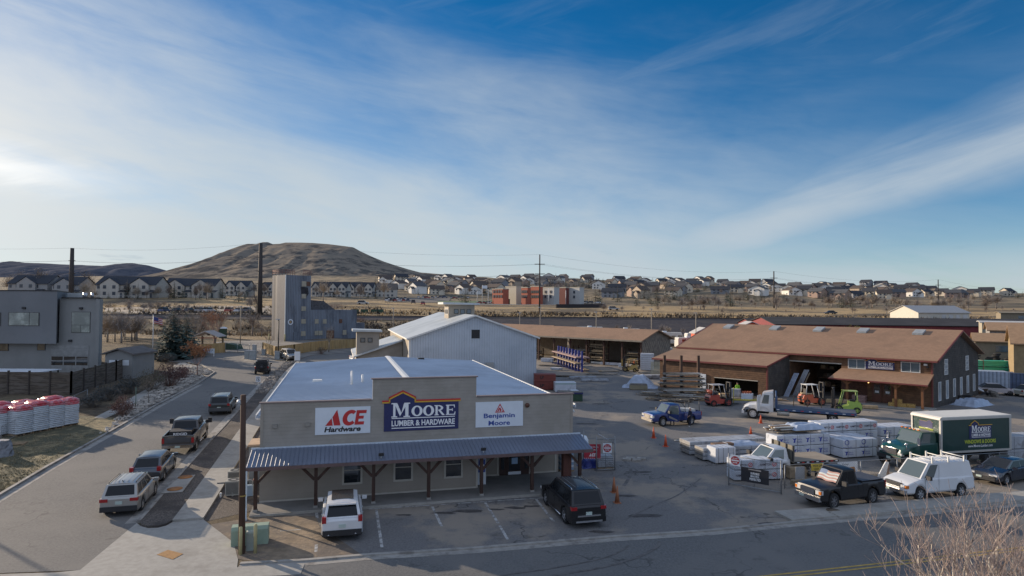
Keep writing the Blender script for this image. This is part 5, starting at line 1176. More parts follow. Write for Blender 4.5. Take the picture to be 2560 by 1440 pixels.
def mini_car(name,pm,kind='suv'):
 L,W,H_=(4.6,1.85,1.68)if kind=='suv' else(4.7,1.82,1.45)
 b=MB();z=1.0 if kind=='suv' else.92
 prof=[(-L/2,z-.1),(-L/2+.2,z),(1.0,z),(L/2-.3,z-.16),(L/2,z-.35)]
 rows=[]
 for x,zt in prof:rows.append([(x,-W/2,.35),(x,-W/2,zt-.06),(x,-W/2*.85,zt),(x,W/2*.85,zt),(x,W/2,zt-.06),(x,W/2,.35)])
 b.grid(rows,pm,False);b.face(rows[0],pm);b.face(rows[-1][::-1],pm)
 xs=(-2.1,-1.75,.35,1.15)if kind=='suv' else(-1.7,-1.0,.3,1.15)
 B=[Vector((xs[0],-W/2*.92,z)),Vector((xs[3],-W/2*.9,z)),Vector((xs[3],W/2*.9,z)),Vector((xs[0],W/2*.92,z))];T_=[Vector((xs[1],-W/2*.74,H_)),Vector((xs[2],-W/2*.74,H_)),Vector((xs[2],W/2*.74,H_)),Vector((xs[1],W/2*.74,H_))]
 b.face(B+T_,CGL,False,[(0,1,5,4),(1,2,6,5),(2,3,7,6),(3,0,4,7)]);b.face([t+Vector((0,0,.01))for t in T_]+[t-Vector((0,0,.08))+Vector((0,(-.02 if t.y<0 else.02),0))for t in T_],pm,False,[(0,1,2,3),(0,4,5,1),(1,5,6,2),(2,6,7,3),(3,7,4,0)])
 for sx in(1.38,-1.38):
  for sy in(1,-1):b.cyl((sx,sy*(W/2-.22),.34),.34,.22*sy if sy>0 else.22,TYRE,12,axis=(0,sy,0))
 for s in(1,-1):b.box(-L/2-.02,s*.75-.12,.72,-L/2+.02,s*.75+.12,.9,TAILL)
 return b
# -- plants
BARK=mat('grey_bark',(.16,.13,.10),.95,var=.25,sc=6);TWIG=mat('tan_twig',(.30,.225,.16),.9,var=.3,sc=3);TWIGR=mat('reddish_twig',(.24,.15,.12),.9,var=.3,sc=2)
TWIGG=mat('grey_twig',(.20,.175,.15),.95,var=.3,sc=2);BUSHM=mat('dull_bush_twig',(.13,.115,.10),.95,var=.35,sc=1.5);RUST=mat('rust_leaf',(.30,.14,.065),.9,var=.35,sc=2)
MAROON=mat('maroon_leaf',(.085,.042,.042),.9,var=.4,sc=2.5);SAGE=mat('sage_leaf',(.075,.085,.085),.9,var=.4,sc=2.5);OLIVE=mat('olive_leaf',(.11,.105,.06),.9,var=.4,sc=2.5)
NEED=mat('blue_spruce_needle',(.055,.092,.082),.9,var=.5,sc=1.5);NEEDD=mat('dark_needle',(.030,.046,.028),.95,var=.5,sc=1.);NEEDG=mat('green_needle',(.05,.062,.028),.95,var=.45,sc=1.)
def rnd(a,b):return random.uniform(a,b)
def grow(b,p,d,L,r,lev,m,tipm,out,up=.25,wig=.25,nseg=3,sides=4,kids=(3,4),shrink=.66):
 pts=[Vector(p)];d=Vector(d).normalized();rr=[r]
 for i in range(nseg):
  d=(d+Vector((rnd(-1,1),rnd(-1,1),rnd(-.6,1)*1.0))*wig*.5+Vector((0,0,up*.25))).normalized()
  pts.append(pts[-1]+d*L/nseg);rr.append(max(.0045,r*(1-.55*(i+1)/nseg)))
 b.tube(pts,rr,m if lev>1 else tipm,sides if lev>1 else 3,cap=False)
 if lev<=0:out.append(pts[-1]);return
 for k in range(random.randint(*kids)):
  t=rnd(.35,1.0);i=min(nseg-1,int(t*nseg));q=pts[i].lerp(pts[i+1],t*nseg-i)if t<1 else pts[-1]
  a=Vector((rnd(-1,1),rnd(-1,1),rnd(-.3,.9))).normalized()
  nd=(d*.9+a*.75).normalized();grow(b,q,nd,L*shrink*rnd(.8,1.15),rr[i]*.62,lev-1,m,tipm,out,up,wig,nseg,sides,kids,shrink)
def bare_tree(h,lev=4,m=TWIGG,tip=TWIG,limbs=5,r=.12,kids=(3,4),trunk=.25,spread=.8,leaf=None,nleaf=2,lsz=.08,up=.25):
 """returns (trunk builder, crown builder)"""
 tb,cb=MB(),MB();out=[]
 top=Vector((rnd(-.1,.1),rnd(-.1,.1),h*trunk));tb.tube([(0,0,-.2),top*.5,top],[r*1.2,r,r*.9],m,7)
 for k in range(limbs):
  a=6.283*(k+rnd(-.3,.3))/limbs;d=Vector((math.cos(a)*spread,math.sin(a)*spread,1));grow(cb,top-Vector((0,0,.05)),d,h*.36,r*.6,lev,m,tip,out,up=up,kids=kids)
 if leaf:
  for q in out:
   for _ in range(nleaf):
    c=q+Vector((rnd(-1,1),rnd(-1,1),rnd(-1,1)))*lsz*2;v=Vector((rnd(-1,1),rnd(-1,1),rnd(-1,1))).normalized()*lsz;w=v.cross(Vector((rnd(-1,1),rnd(-1,1),rnd(-1,1)))).normalized()*lsz*.7
    cb.face([c-v,c+w,c+v,c-w],leaf)
 return tb,cb
def bush(h,r,n,m,leafm=None,nleaf=0,lsz=.06,thin=.012,dense=1.):
 b=MB()
 for k in range(n):
  a=rnd(0,6.283);q=math.sqrt(random.random());e=Vector((math.cos(a)*r*q,math.sin(a)*r*q,h*(1-.45*q*q)*rnd(.55,1.05)));s=Vector((math.cos(a)*r*.2*q,math.sin(a)*r*.2*q,-.05))
  mid=s.lerp(e,.5)+Vector((rnd(-.1,.1),rnd(-.1,.1),rnd(0,.1)))*r
  b.tube([s,mid,e],[thin,thin*.8,thin*.4],m,3,cap=False)
  for j in range(int(4*dense)):
   p=mid.lerp(e,rnd(0,1));d=Vector((rnd(-1,1),rnd(-1,1),rnd(-.1,1)))*r*.28;b.tube([p,p+d],[thin*.6,thin*.3],m,3,cap=False)
   if leafm:
    for _ in range(nleaf):
     c=p+d*rnd(.2,1.1);v=Vector((rnd(-1,1),rnd(-1,1),rnd(-1,1))).normalized()*lsz;w=v.cross(Vector((rnd(-1,1),rnd(-1,1),rnd(-1,1)))).normalized()*lsz*.7
     b.face([c-v,c+w,c+v,c-w],leafm)
 return b
def conifer(h,r,m,tiers=16,per=11,sub=5,trunkm=BARK,droop=.25,bottom=.08):
 tb,cb=MB(),MB();tb.tube([(0,0,-.2),(0,0,h*.95)],[h*.022,h*.004],trunkm,6)
 for t in range(tiers):
  f=t/(tiers-1);z=h*(bottom+(.98-bottom)*f);R_=r*(1-f)**.85*rnd(.85,1.1)+r*.04
  for k in range(max(4,int(per*(1-f*.55)))):
   a=rnd(0,6.283);d=Vector((math.cos(a),math.sin(a),0));side=Vector((-d.y,d.x,0));L=R_*rnd(.75,1.12)
   base=Vector((0,0,z+rnd(-.02,.02)*h));tip=base+d*L+Vector((0,0,-droop*L+rnd(-.05,.08)*L))
   for j in range(sub):
    q=(j+.6)/sub;c=base.lerp(tip,q)+Vector((0,0,math.sin(q*3.1)*L*.06));wv=L*.34*(1-q*.55)*rnd(.7,1.3)
    e=c+d*L*.20+Vector((0,0,rnd(-.09,.03)*L))
    cb.face([c,c+side*wv+d*wv*.4+Vector((0,0,rnd(-.16,.02)*L)),e],m);cb.face([c,c-side*wv+d*wv*.4+Vector((0,0,rnd(-.16,.02)*L)),e],m)
 return tb,cb
def tree_thing(name,label,loc,builders,cat='tree',group=None,rz=0,trunk='trunk',crown='crown',scale=None):
 T=thing(name,label,cat,loc,rz,group,scale);builders[0].build(trunk,T);builders[1].build(crown,T);return T
# -- left side: grey building, fence, sheds
def build_grey():
 Y=84.;gz=H(-60,Y);m=mat('grey_stucco',(.19,.20,.21),.9,var=.05,sc=.6,c2=(.165,.175,.185),sc2=.15);m2=mat('grey_stucco_pale',(.235,.24,.235),.9,var=.05,sc=.6)
 X=lambda u:(u-1280)/1600*Y
 Z=lambda v,u=130:CH+(758+.0072*(u-853)-v)*Y/1600
 T=thing('grey_building','two storey grey stucco building with flat roofs and overhanging upper floor','building',(X(258),Y,gz));o=Vector((X(258),Y,gz))
 g=lambda:MB(lambda p:(p[0]-o.x-.62*max(0,p[1]-Y),p[1]-o.y,p[2]-o.z));b=g()
 b.box(X(-130),Y,gz-1,X(245),Y+16,Z(856),m2);b.box(X(150),Y-.0,Z(856),X(245)+.0,Y+16,Z(744),m2)
 b.build('wall',T)
 g().box(X(-130),Y-1.1,Z(857),X(158),Y+14,Z(727),m).build('upper_storey',T)
 g().box(X(243.5),Y-.25,gz-1,X(253),Y+15,Z(744)-.1,m2).build('corner_pier',T)
 b=g();b.box(X(-130),Y-1.16,Z(727.5),X(159),Y+14,Z(725),DPL);b.box(X(158),Y-.3,Z(744),X(254),Y+16,Z(742),DPL);b.build('parapet_cap',T)
 b=g();FR_=mat('bronze_frame',(.05,.05,.05),.5);RG=mat('reflective_pane',(.30,.33,.29),.12,var=.35,sc=.35,c2=(.12,.14,.12),sc2=.25,f2=(.42,.58),spec=1.)
 for(u0,v0,u1,v1,yy,sp)in((-20,781,21,814,-1.1,[]),(40,780,116,813,-1.1,[92]),(181,778,228,830,-.0,[(205,811)]),(3,858,26,877,0,[]),(97,857,118,875,0,[])):
  w=g();w.box(X(u0),Y+yy-.06,Z(v1),X(u1),Y+yy-.003,Z(v0),FR_);wf_=w.build('window',T)
  cuts=[u0+1]+[q for q in sp if not isinstance(q,tuple)]+[u1-1]
  for a,c in zip(cuts,cuts[1:]):
   if sp and isinstance(sp[0],tuple):
    for r_ in((u0+1,v0+1,u1-1,sp[0][1]-.5),(u0+1,sp[0][1]+.5,sp[0][0]-.5,v1-1),(sp[0][0]+.5,sp[0][1]+.5,u1-1,v1-1)):
     g().box(X(r_[0]),Y+yy-.075,Z(r_[3]),X(r_[2]),Y+yy-.062,Z(r_[1]),RG).build('pane',wf_)
   else:g().box(X(a)+.04,Y+yy-.075,Z(v1-1),X(c)-.04,Y+yy-.062,Z(v0+1),RG if v0<850 else mat('amber_pane',(.20,.15,.09),.2,var=.4,sc=.6)).build('pane',wf_)
 d=g().box(X(132),Y-.06,gz-.2,X(226),Y-.003,Z(862),mat('garage_door',(.25,.255,.25),.7,lines=('Z',.9,.04,.3,.01))).build('garage_door',T)
 for a in range(3):
  for c in range(2):g().box(X(134+a*31),Y-.075,Z(911-(1-c)*12),X(162+a*31),Y-.062,Z(901.5-(1-c)*12),GLASS).build('pane',d)
 for u,v in((78,769),(205,769),(180,850)):g().box(X(u)-.2,Y-(1.3 if u<158 else.25),Z(v)-.15,X(u)+.2,Y-(1.1 if u<158 else.003),Z(v)+.12,DPL).build('wall_lamp',T)
 b=g();b.box(X(163),Y+4,Z(743),X(212),Y+8,Z(730),mat('roof_unit_grey',(.36,.38,.38),.6));b.build('roof_unit',T)
 for u in(208,213,229):b=g();b.cyl((X(u),Y+3,Z(743)),.2,.7,RIMS,10);b.build('roof_vent',T)
 p=GT(150,948);T=thing('canopy','flat pale canopy roof behind the dark timber fence','canopy',(X(150),76,H(-52,76)));b=MB()
 zt=CH+(753.5-929)*76/1600-T.location.z;b.box(-4.2,-3,zt-.1,3.6,3.5,zt,WHT);b.build('canopy_roof',T)
 for x in(-3.9,3.3):
  for y in(-2.7,3.2):b=MB();b.box(x,y,0,x+.12,y+.12,zt-.1,DPL);b.build('post',T)
 Ys=82;gx=(301-1280)/1600*Ys;gz=H(gx,Ys);T=thing('small_shed','small grey gabled shed beside the grey stucco building','shed',(gx,Ys,gz));zz=lambda v:CH+(754-v)*Ys/1600-gz
 b=MB();b.face([(-1.75,0,-.2),(1.75,0,-.2),(1.75,0,zz(884)),(0,0,zz(874)),(-1.75,0,zz(884))],m2);b.box(-1.75,.02,-.2,1.75,5,zz(884),m2);b.build('wall',T)
 rm=mat('grey_shingle',(.12,.11,.105),.9,var=.2)
 b=MB()
 for s in(1,-1):b.face([(s*2.1,-.4,zz(886)),(0,-.4,zz(872)),(0,5.2,zz(872)),(s*2.1,5.2,zz(886)),(s*2.1,-.4,zz(886)+.18),(0,-.4,zz(872)+.18),(0,5.2,zz(872)+.18),(s*2.1,5.2,zz(886)+.18)],rm,idx=[(0,1,2,3),(4,5,6,7),(0,1,5,4),(0,3,7,4),(2,3,7,6)])
 b.build('roof',T);b=MB();b.box(-1.2,-.06,zz(912),1.3,-.003,zz(899),WHT);b.build('roller_door',T)
build_grey()
FENCEM=mat('weathered_fence_board',(.105,.085,.066),.95,var=.4,sc=2.2,st=(.4,.4,3),c2=(.15,.13,.11),sc2=1.1,lines=('Z',.14,.12,.5,.01));FPOST=mat('fence_post',(.055,.045,.038),.9,var=.2)
def board_fence(name,label,pts,hgt,m,pm,sp=2.4,post_up=.15,thick=.04):
 o=Vector(pts[0]);T=thing(name,label,'fence',(o.x,o.y,H(o.x,o.y)));oz=T.location.z;b=MB();posts=[]
 for a,c in zip(pts,pts[1:]):
  a=Vector((a[0],a[1],0));c=Vector((c[0],c[1],0));n=max(1,round((c-a).length/sp));d=(c-a).normalized();nn=Vector((-d.y,d.x,0))*thick
  for i in range(n):
   p,q=a.lerp(c,i/n),a.lerp(c,(i+1)/n);zp,zq=H(p.x,p.y),H(q.x,q.y)
   P=[Vector((p.x,p.y,zp-.1)),Vector((q.x,q.y,zq-.1)),Vector((q.x,q.y,zq+hgt)),Vector((p.x,p.y,zp+hgt))]
   P=[v-Vector((o.x,o.y,oz))for v in P];b.prism(P,nn,m);posts.append((p,zp))
  posts.append((c,H(c.x,c.y)))
 b.build('board_panel',T)
 for p,z in posts:
  MB().box(p.x-o.x-.07,p.y-o.y-.09,z-oz-.1,p.x-o.x+.07,p.y-o.y+.09,z-oz+hgt+post_up,pm).build('post',T)
 return T
FC=(-47.9,69.9);FE=(-50.9,90.5)
board_fence('timber_fence','tall weathered board fence turning a corner behind the salt pallets',[(-64,70.1),(FC[0],FC[1]),((FC[0]+FE[0])/2,80.2),FE],2.45,FENCEM,FPOST)
YW=mat('yellow_pine_board',(.40,.27,.12),.85,var=.22,sc=2,st=(1.6,1.6,.3),lines=('XY',.15,.1,.35,.01))
def gp(u,v):p=GT(u,v);return(p.x,p.y)
board_fence('pine_fence','yellow pine board fence left of the wide gate',[gp(480,888),gp(561,881)],1.75,YW,YW,sp=2.5,post_up=.0)
board_fence('pine_fence','long yellow pine board fence right of the gate below the training tower',[gp(657,880),gp(689,892),gp(735,886),gp(898,868),gp(990,862)],1.75,YW,YW,sp=2.5,post_up=.0)
def chain_fence(name,label,a,c,hgt,n,cat='fence',mesh=True,rz=None,sag=0):
 a=Vector(a);c=Vector(c);T=thing(name,label,cat,a);d=c-a;GALV=mat('galvanised_pipe',(.26,.27,.28),.5,metal=.4,var=.1)
 for i in range(n+1):
  p=d*(i/n);z=(H(a.x+p.x,a.y+p.y)-a.z);MB().tube([(p.x,p.y,z-.05),(p.x,p.y,z+hgt)],.035,GALV,6).build('post',T)
 b=MB();b.tube([(0,0,hgt),(d.x,d.y,H(c.x,c.y)-a.z+hgt)],.022,GALV,5);b.tube([(0,0,.1),(d.x,d.y,H(c.x,c.y)-a.z+.1)],.015,GALV,5);b.build('rail',T)
 if mesh:
  MW=mat('chain_link_wire',(.11,.115,.12),.5,metal=.3,var=0);b=MB();L=d.length;u=d.normalized();s=.16;k=-hgt
  zc=H(c.x,c.y)-a.z
  while k<L:
   for sg in(1,-1):
    x0,x1=k,k+hgt;z0,z1=(0,hgt)if sg>0 else(hgt,0)
    if x0<0:z0+=(z1-z0)*(-x0)/hgt;x0=0
    if x1>L:z1-=(z1-z0)*(x1-L)/(x1-x0);x1=L
    if x1>x0:b.tube([u*x0+Vector((0,0,z0+zc*x0/L)),u*x1+Vector((0,0,z1+zc*x1/L))],.0035,MW,3,cap=False)
   k+=s
  b.build('wire_mesh',T)
 return T
# -- pallets of bagged salt behind a leaning fence
BAGW=mat('white_bag_wrap',(.48,.52,.56),.35,var=.10,sc=3,bump=.02,bsc=2.5);BAGR=mat('red_bag_wrap',(.48,.05,.07),.25,var=.35,sc=1.8,c2=(.52,.30,.33),sc2=1.1,f2=(.42,.6),bump=.03,bsc=2)
PALW=mat('pallet_wood',(.28,.20,.12),.9,var=.25,sc=4)
def salt_pallet(label,loc,rz,hgt=1.75,red=.35,capz=True):
 T=thing('bag_pallet',label,'pallet',loc,rz,'shrink wrapped pallets of bags behind the leaning fence')
 b=MB();b.box(-.6,-.5,0,.6,.5,.03,PALW);b.box(-.6,-.5,.03,-.5,.5,.12,PALW);b.box(.5,-.5,.03,.6,.5,.12,PALW);b.box(-.05,-.5,.03,.05,.5,.12,PALW);b.box(-.6,-.5,.12,.6,.5,.15,PALW);b.build('pallet',T)
 n=int(hgt/.15);b=MB();rr=MB()
 for k in range(n):
  z=.15+k*.15;tgt=rr if(z>hgt-red and capz)else b;m=BAGR if tgt is rr else BAGW;e=rnd(0,.03);ring=[]
  for zz,q in((z,-.02),(z+.035,.035),(z+.115,.04),(z+.152,-.02)):
   w,d_=.60+q+e,.58+q+e;c=.10
   ring.append([(x,y,zz)for x,y in((-w+c,-d_),(w-c,-d_),(w,-d_+c),(w,d_-c),(w-c,d_),(-w+c,d_),(-w,d_-c),(-w,-d_+c))])
  tgt.grid(ring,m,True,closed=True);tgt.face(ring[-1],m)
 b.build('bag_stack',T)
 zt=.15+n*.15;m=BAGR
 rr.grid([[(x,y,zt+.10+.12*noise.noise(Vector((x*1.7+loc[0]*3,y*1.7,1)))*(1 if abs(x)<.5 and abs(y)<.4 else.2)-(.12 if abs(x)>.55 or abs(y)>.48 else 0))for x in(-.62,-.5,-.3,-.1,.1,.3,.5,.62)]for y in(-.54,-.42,-.2,0,.2,.42,.54)],m,True)
 rr.build('red_cover',T)
rows_=[((36,1076),(1.15,1.62)),]
def pallets():
 base=GT(110,1080);k=0
 lab=['bag pallet at the near corner, red wrap running far down its side','bag pallet second from the near corner along the right row','bag pallet third from the near corner along the right row','bag pallet at the far right end against the fence','white and red bag pallet at the left edge of the photo, front row','bag pallet left of the near corner pallet, front row','bag pallet in the middle row behind the near corner','bag pallet in the centre of the block with bright red top','bag pallet behind the centre one with crumpled pink wrap','bag pallet at the back right with a raised red fold','bag pallet at the back left under the fence','bag pallet in the back row middle against the boards']
 ex=Vector((math.cos(R(68)),math.sin(R(68)),0));ey=Vector((-ex.y,ex.x,0));o=GT(38,1094)
 spots=[(0,0),(1.24,.02),(2.5,.03),(3.76,.06),(-1.5,2.2),(-.6,1.12),(.66,1.15),(1.92,1.16),(3.2,1.18),(3.5,2.3),(-.2,2.3),(1.6,2.3)]
 for(a,c),l in zip(spots,lab):
  p=o+ex*(a+.65)+ey*(c+.55);z=H(p.x,p.y);salt_pallet(l,(p.x,p.y,z+.03),R(68)+rnd(-.04,.04),hgt=2.15+rnd(-.12,.15),red=rnd(.25,.5))
pallets()
a=GT(-30,1102);c=GT(178,1030)
T=chain_fence('leaning_fence','leaning chain link fence in front of the red topped bag pallets',GT(2,1110),GT(186,1024),1.35,6);T.rotation_euler.x=0
chain_fence('side_fence','short chain link fence panel between bag pallets and shrubs',GT(186,1022),GT(218,1006),1.3,1)
T=thing('loose_pallet','empty timber pallet lying flat beside the leaning fence','pallet',GT(40,1112),R(20));b=MB()
for k in range(6):b.box(-.6,-.5+k*.18,.1,.6,-.4+k*.18,.13,PALW)
b.box(-.6,-.5,0,-.5,.5,.1,PALW);b.box(.5,-.5,0,.6,.5,.1,PALW);b.build('slats',T)
T=thing('tarp_bundle','crumpled grey tarpaulin bundle cut by the left photo edge','tarpaulin',GT(-2,1140));b=MB();n=14
b.grid([[((1.0-.35*f)*math.cos(6.283*k/n)*(1+.25*noise.noise(Vector((k,f*3,0)))),.7*(1.0-.35*f)*math.sin(6.283*k/n),1.1*f+.15*noise.noise(Vector((k*.7,f*5,4))))for k in range(n)]for f in(0,.25,.5,.75,1)],mat('grey_tarp',(.16,.17,.19),.5,var=.4,sc=3),False,closed=True);b.face([(.65*math.cos(6.283*k/n),.45*math.sin(6.283*k/n),1.1)for k in range(n)],mat('grey_tarp',(.16,.17,.19)));b.build('sheet',T)
# -- shrubs and trees along the side street
def shrub(label,u,v,h,r,n,m,leafm,nl,lsz,cat='shrub'):
 T=thing('shrub',label,cat,GT(u,v));bush(h,r,n,m,leafm,nl,lsz).build('foliage',T);MB().tube([(0,0,-.1),(0,0,h*.3)],[.05,.03],BARK,5).build('stem',T)
shrub('dense maroon shrub nearest the kerb on the rock bed',306,1042,2.0,1.15,110,TWIGR,MAROON,3,.05)
shrub('large dark maroon shrub farther up the rock bed',425,968,3.0,1.9,150,TWIGR,MAROON,3,.07)
shrub('crimson tinged shrub right of the large maroon one',458,948,2.0,1.2,80,TWIGR,mat('crimson_leaf',(.16,.05,.05),.9,var=.4),2,.06)
shrub('grey green juniper shrub against the board fence, nearest pallets',235,1018,1.6,1.3,90,BUSHM,SAGE,3,.06)
shrub('blue grey juniper shrub beside the fence, second from pallets',268,1002,1.9,1.4,100,BUSHM,SAGE,3,.06)
shrub('dark blue grey shrub in front of the fence middle',318,985,2.1,1.5,110,BUSHM,SAGE,3,.07)
shrub('thin olive brown shrub left of the large maroon one',378,978,2.8,1.7,120,TWIGG,OLIVE,2,.06)
shrub('low sage shrub at the foot of the blue spruces',410,905,1.3,2.0,90,BUSHM,SAGE,2,.07)
shrub('low grey shrub under the yellow pine fence sign',500,893,1.0,1.8,80,TWIGG,OLIVE,2,.06)
p=GT(493,940);tree_thing('young_tree','small rust leaved tree on the rocky kerb corner',p,bare_tree(4.6,3,TWIGR,RUST,5,.07,(3,4),.30,.75,RUST,5,.09))
p=GT(372,1012);tree_thing('young_tree','thin bare sapling by the side path near the board fence',p,bare_tree(3.2,2,TWIGG,TWIG,4,.04,(2,3),.4,.6))
p=GT(431,897);tree_thing('blue_spruce','taller of two blue spruces beside the flagpole',p,conifer(8.6,3.0,NEED,26,17,5),cat='tree')
p=GT(465,893);tree_thing('blue_spruce','shorter blue spruce nearer the pine fence',p,conifer(7.8,2.5,NEED,24,15,5),cat='tree')
p=GT(483,872);tree_thing('bare_tree','grey bare tree behind the blue spruces',p,bare_tree(9,4,TWIGG,TWIGG,5,.16,(3,4),.25,.9))
p=GT(535,868);tree_thing('bare_tree','reddish leaved bare tree behind the picnic shelter',p,bare_tree(8,4,TWIGR,TWIGR,5,.14,(3,4),.25,.9,RUST,1,.1))
p=GT(822,880);tree_thing('bare_tree','thin bare street tree in front of the training tower',p,bare_tree(5,3,TWIGG,TWIGG,5,.08,(3,3),.35,.5))
p=GT(675,882);tree_thing('bare_tree','leafless sapling before the pine fence corner',p,bare_tree(3.4,3,TWIGG,TWIGG,4,.06,(2,3),.35,.5))
T=thing('shrub','small round brown shrub below the long pine fence','shrub',GT(804,884));bush(1.2,1.2,60,TWIGR,OLIVE,1,.07).build('foliage',T)
random.seed(31)
def near_tree():
 tb,cb=MB(),MB();out=[];B1=mat('pale_bark',(.50,.45,.38),.9,var=.3,sc=5);B2=mat('tan_fine_twig',(.34,.27,.24),.9,var=.3,sc=4)
 tb.tube([(0,0,-.2),(.05,0,1.0),(0,.1,1.7)],[.30,.26,.24],B1,10)
 for k in range(12):
  a=6.283*(k+rnd(-.3,.3))/12;q=(.35,1.3,.8)[k%3];d=Vector((math.cos(a)*q,math.sin(a)*q,1));grow(cb,(0,.1,1.5),d,2.6,.125,4,B1,B2,out,up=.30,wig=.50,kids=(3,4),nseg=4,shrink=.68)
 return tree_thing('bare_tree','large leafless tree with pale branches filling the near right corner',(10.7,14.2,0),(tb,cb))
near_tree()
# -- street furniture
WPOLE=mat('creosote_pole',(.075,.042,.028),.9,var=.25,sc=2,st=(3,3,.3))
def street_items():
 base=G(604,1384);topz=CH+(756-985)*base.y/1600;T=thing('utility_pole','dark brown timber utility pole with small lamp at the street corner','pole',base)
 MB().tube([(0,0,-.3),(-.05,0,topz)],[.155,.115],WPOLE,12).build('pole',T)
 b=MB();b.tube([(-.05,0,topz-.35),(-.20,0,topz-.25)],.025,DPL,5);b.tube([(-.22,0,topz-.2),(-.22,0,topz-.38)],[.06,.17],mat('lamp_metal',(.45,.48,.5),.4,metal=.4),12);b.build('lamp',T);MB().cyl((0,0,2.55),.145,.05,YPAINT,12).build('band',T)
 YB=mat('faded_yellow_bollard',(.42,.37,.19),.8,var=.12);GB=mat('utility_green',(.26,.34,.26),.7,var=.08)
 lab=['pale yellow bollard left of the utility pole','yellow bollard directly against the utility pole','tall pale yellow bollard right of the utility boxes']
 for(u,v,h_),l in zip(((601,1387,1.25),(608,1370,1.15),(638,1383,1.30)),lab):
  T=thing('bollard',l,'bollard',G(u,v),0,'bollards round the utility boxes');b=MB();b.tube([(0,0,-.1),(0,0,h_-.06),(0,0,h_)],[.075,.075,.04],YB,12);b.build('post',T)
 o=G(612,1372);T=thing('transformer_box','long pale green transformer box behind the bollards','utility box',o+Vector((.0,.75,0)),R(16));b=MB();b.prism([(-.85,-.35,0),(-.85,.35,0),(-.85,.35,.75),(-.85,.2,.85),(-.85,-.25,.85),(-.85,-.35,.7)],(1.6,0,0),GB);b.build('cabinet',T)
 o=G(626,1375);T=thing('utility_pedestal','small green grey pedestal box between bollards','utility box',o,R(16));b=MB();b.box(-.17,-.14,0,.17,.14,.75,mat('pedestal_grey',(.30,.34,.30),.7));b.tube([(-.17,0,.75),(.17,0,.75)],.14,mat('pedestal_grey',(.30,.34,.30)),12);b.build('cabinet',T)
 p=SF.w((-.55,5.3,0));T=thing('electric_cabinet','tall grey cabinet with pale lid beside the store side wall','cabinet',(p.x,p.y,H(p.x,p.y)),R(15));b=MB();b.box(-.55,-1.0,0,.52,.8,2.3,mat('cabinet_grey',(.27,.285,.28),.7));b.build('cabinet',T);MB().box(-.62,-1.08,2.302,.52,.85,2.42,mat('peach_lid',(.50,.36,.24),.7)).build('lid',T)
 for(u,v),l in zip(((583,1236),(588,1210)),('nearer air conditioner unit on the gravel beside the store','farther air conditioner unit on the gravel, half hidden')):
  T=thing('air_conditioner',l,'air conditioner',GT(u,v),R(15),'air conditioners beside the store');AC=mat('ac_beige',(.33,.32,.28),.6);b=MB();b.box(-.38,-.38,.04,.38,.38,.86,AC)
  b.build('casing',T);b=MB()
  for k in range(11):b.box(-.385,-.32+k*.06,.12,-.381,-.29+k*.06,.78,DPL);b.box(-.32+k*.06,-.385,.12,-.29+k*.06,-.381,.78,DPL)
  b.build('louvre',T);b=MB();b.grid([[(q*math.cos(6.283*k/20),q*math.sin(6.283*k/20),.875)for k in range(20)]for q in(.16,.30)],DPL,False,closed=True);b.build('fan_grille',T)
 T=thing('gas_meter','pale blue gas meter with pipes near the downspout','gas meter',GT(622,1250),R(15));b=MB();b.box(-.22,-.12,.25,.22,.12,.85,mat('meter_blue',(.30,.38,.45),.5));b.build('meter',T);b=MB();b.tube([(-.18,0,0),(-.18,0,1.1),(0,0,1.15),(.18,0,1.1),(.18,0,.85)],.03,RIMS,6);b.tube([(.4,0,0),(.4,0,.9)],.02,DPL,5);b.cyl((.3,0,1.1),.07,.08,mat('orange_tag',(.6,.15,.05),.5),8);b.build('pipe',T)
 T=thing('edging_timber','black edging timber lying across the gravel bed','timber',GT(555,1214));b=MB();q=GT(660,1208)-GT(545,1214);b.obox(q*.5+Vector((-.3,0,.08)),(q,q.cross(Vector((0,0,1))),(0,0,1)),(q.length,.14,.16),BLK);b.build('timber',T)
 for(u,v),l in zip(((552,1244),(581,1240)),('white vent cap standing alone on the gravel','white vent cap beside the air conditioner')):
  T=thing('vent_cap',l,'vent cap',GT(u,v),0,'white vent caps on the gravel');b=MB();b.cyl((0,0,0),.06,.18,WTRIM,10);b.cyl((0,0,.18),.085,.1,WTRIM,10,r2=.05);b.build('cap',T)
 T=thing('concrete_slab','concrete slab in the planting strip holding two rusty lids','slab',GT(470,1212));RL=mat('rust_lid',(.34,.15,.05),.8,var=.2);o=T.location
 P=pix((452,1196),(488,1193),(456,1236),(402,1240));P=[P[0],P[1],P[2],P[3]];b=MB();b.prism([(p-o)+Vector((0,0,.125-.0))for p in P],(0,0,.035),CONC);b.build('slab',T)
 for(u,v),l in zip(((463,1199),(437,1229)),('rusty round access lid, farther one on the planting strip slab','rusty round access lid, nearer one on the planting strip slab')):
  q=GT(u,v);T=thing('access_lid',l,'lid',q+Vector((.0,0,.16)),0,'rusty lids on the slab');MB().cyl((0,0,0),.42,.02,RL,24).build('lid',T)
 T=thing('tactile_plate','orange brown tactile paving plate on the corner apron','paving plate',G(427,1387));P=[G(392,1388),G(420,1376),G(458,1386),G(432,1400)];b=MB();o=T.location;b.prism([p-o+Vector((0,0,.018))for p in P],(0,0,.012),mat('tactile_ochre',(.32,.17,.06),.9,var=.2,sc=10));b.build('plate',T)
 p=GT(1,0)if False else GT(2083,1282);T=thing('manhole_lid','round brown manhole lid in the raised pavement beside the inlet','lid',(p.x,p.y,.135));MB().cyl((0,0,0),.36,.012,mat('brown_lid',(.14,.11,.08),.8),20).build('lid',T)
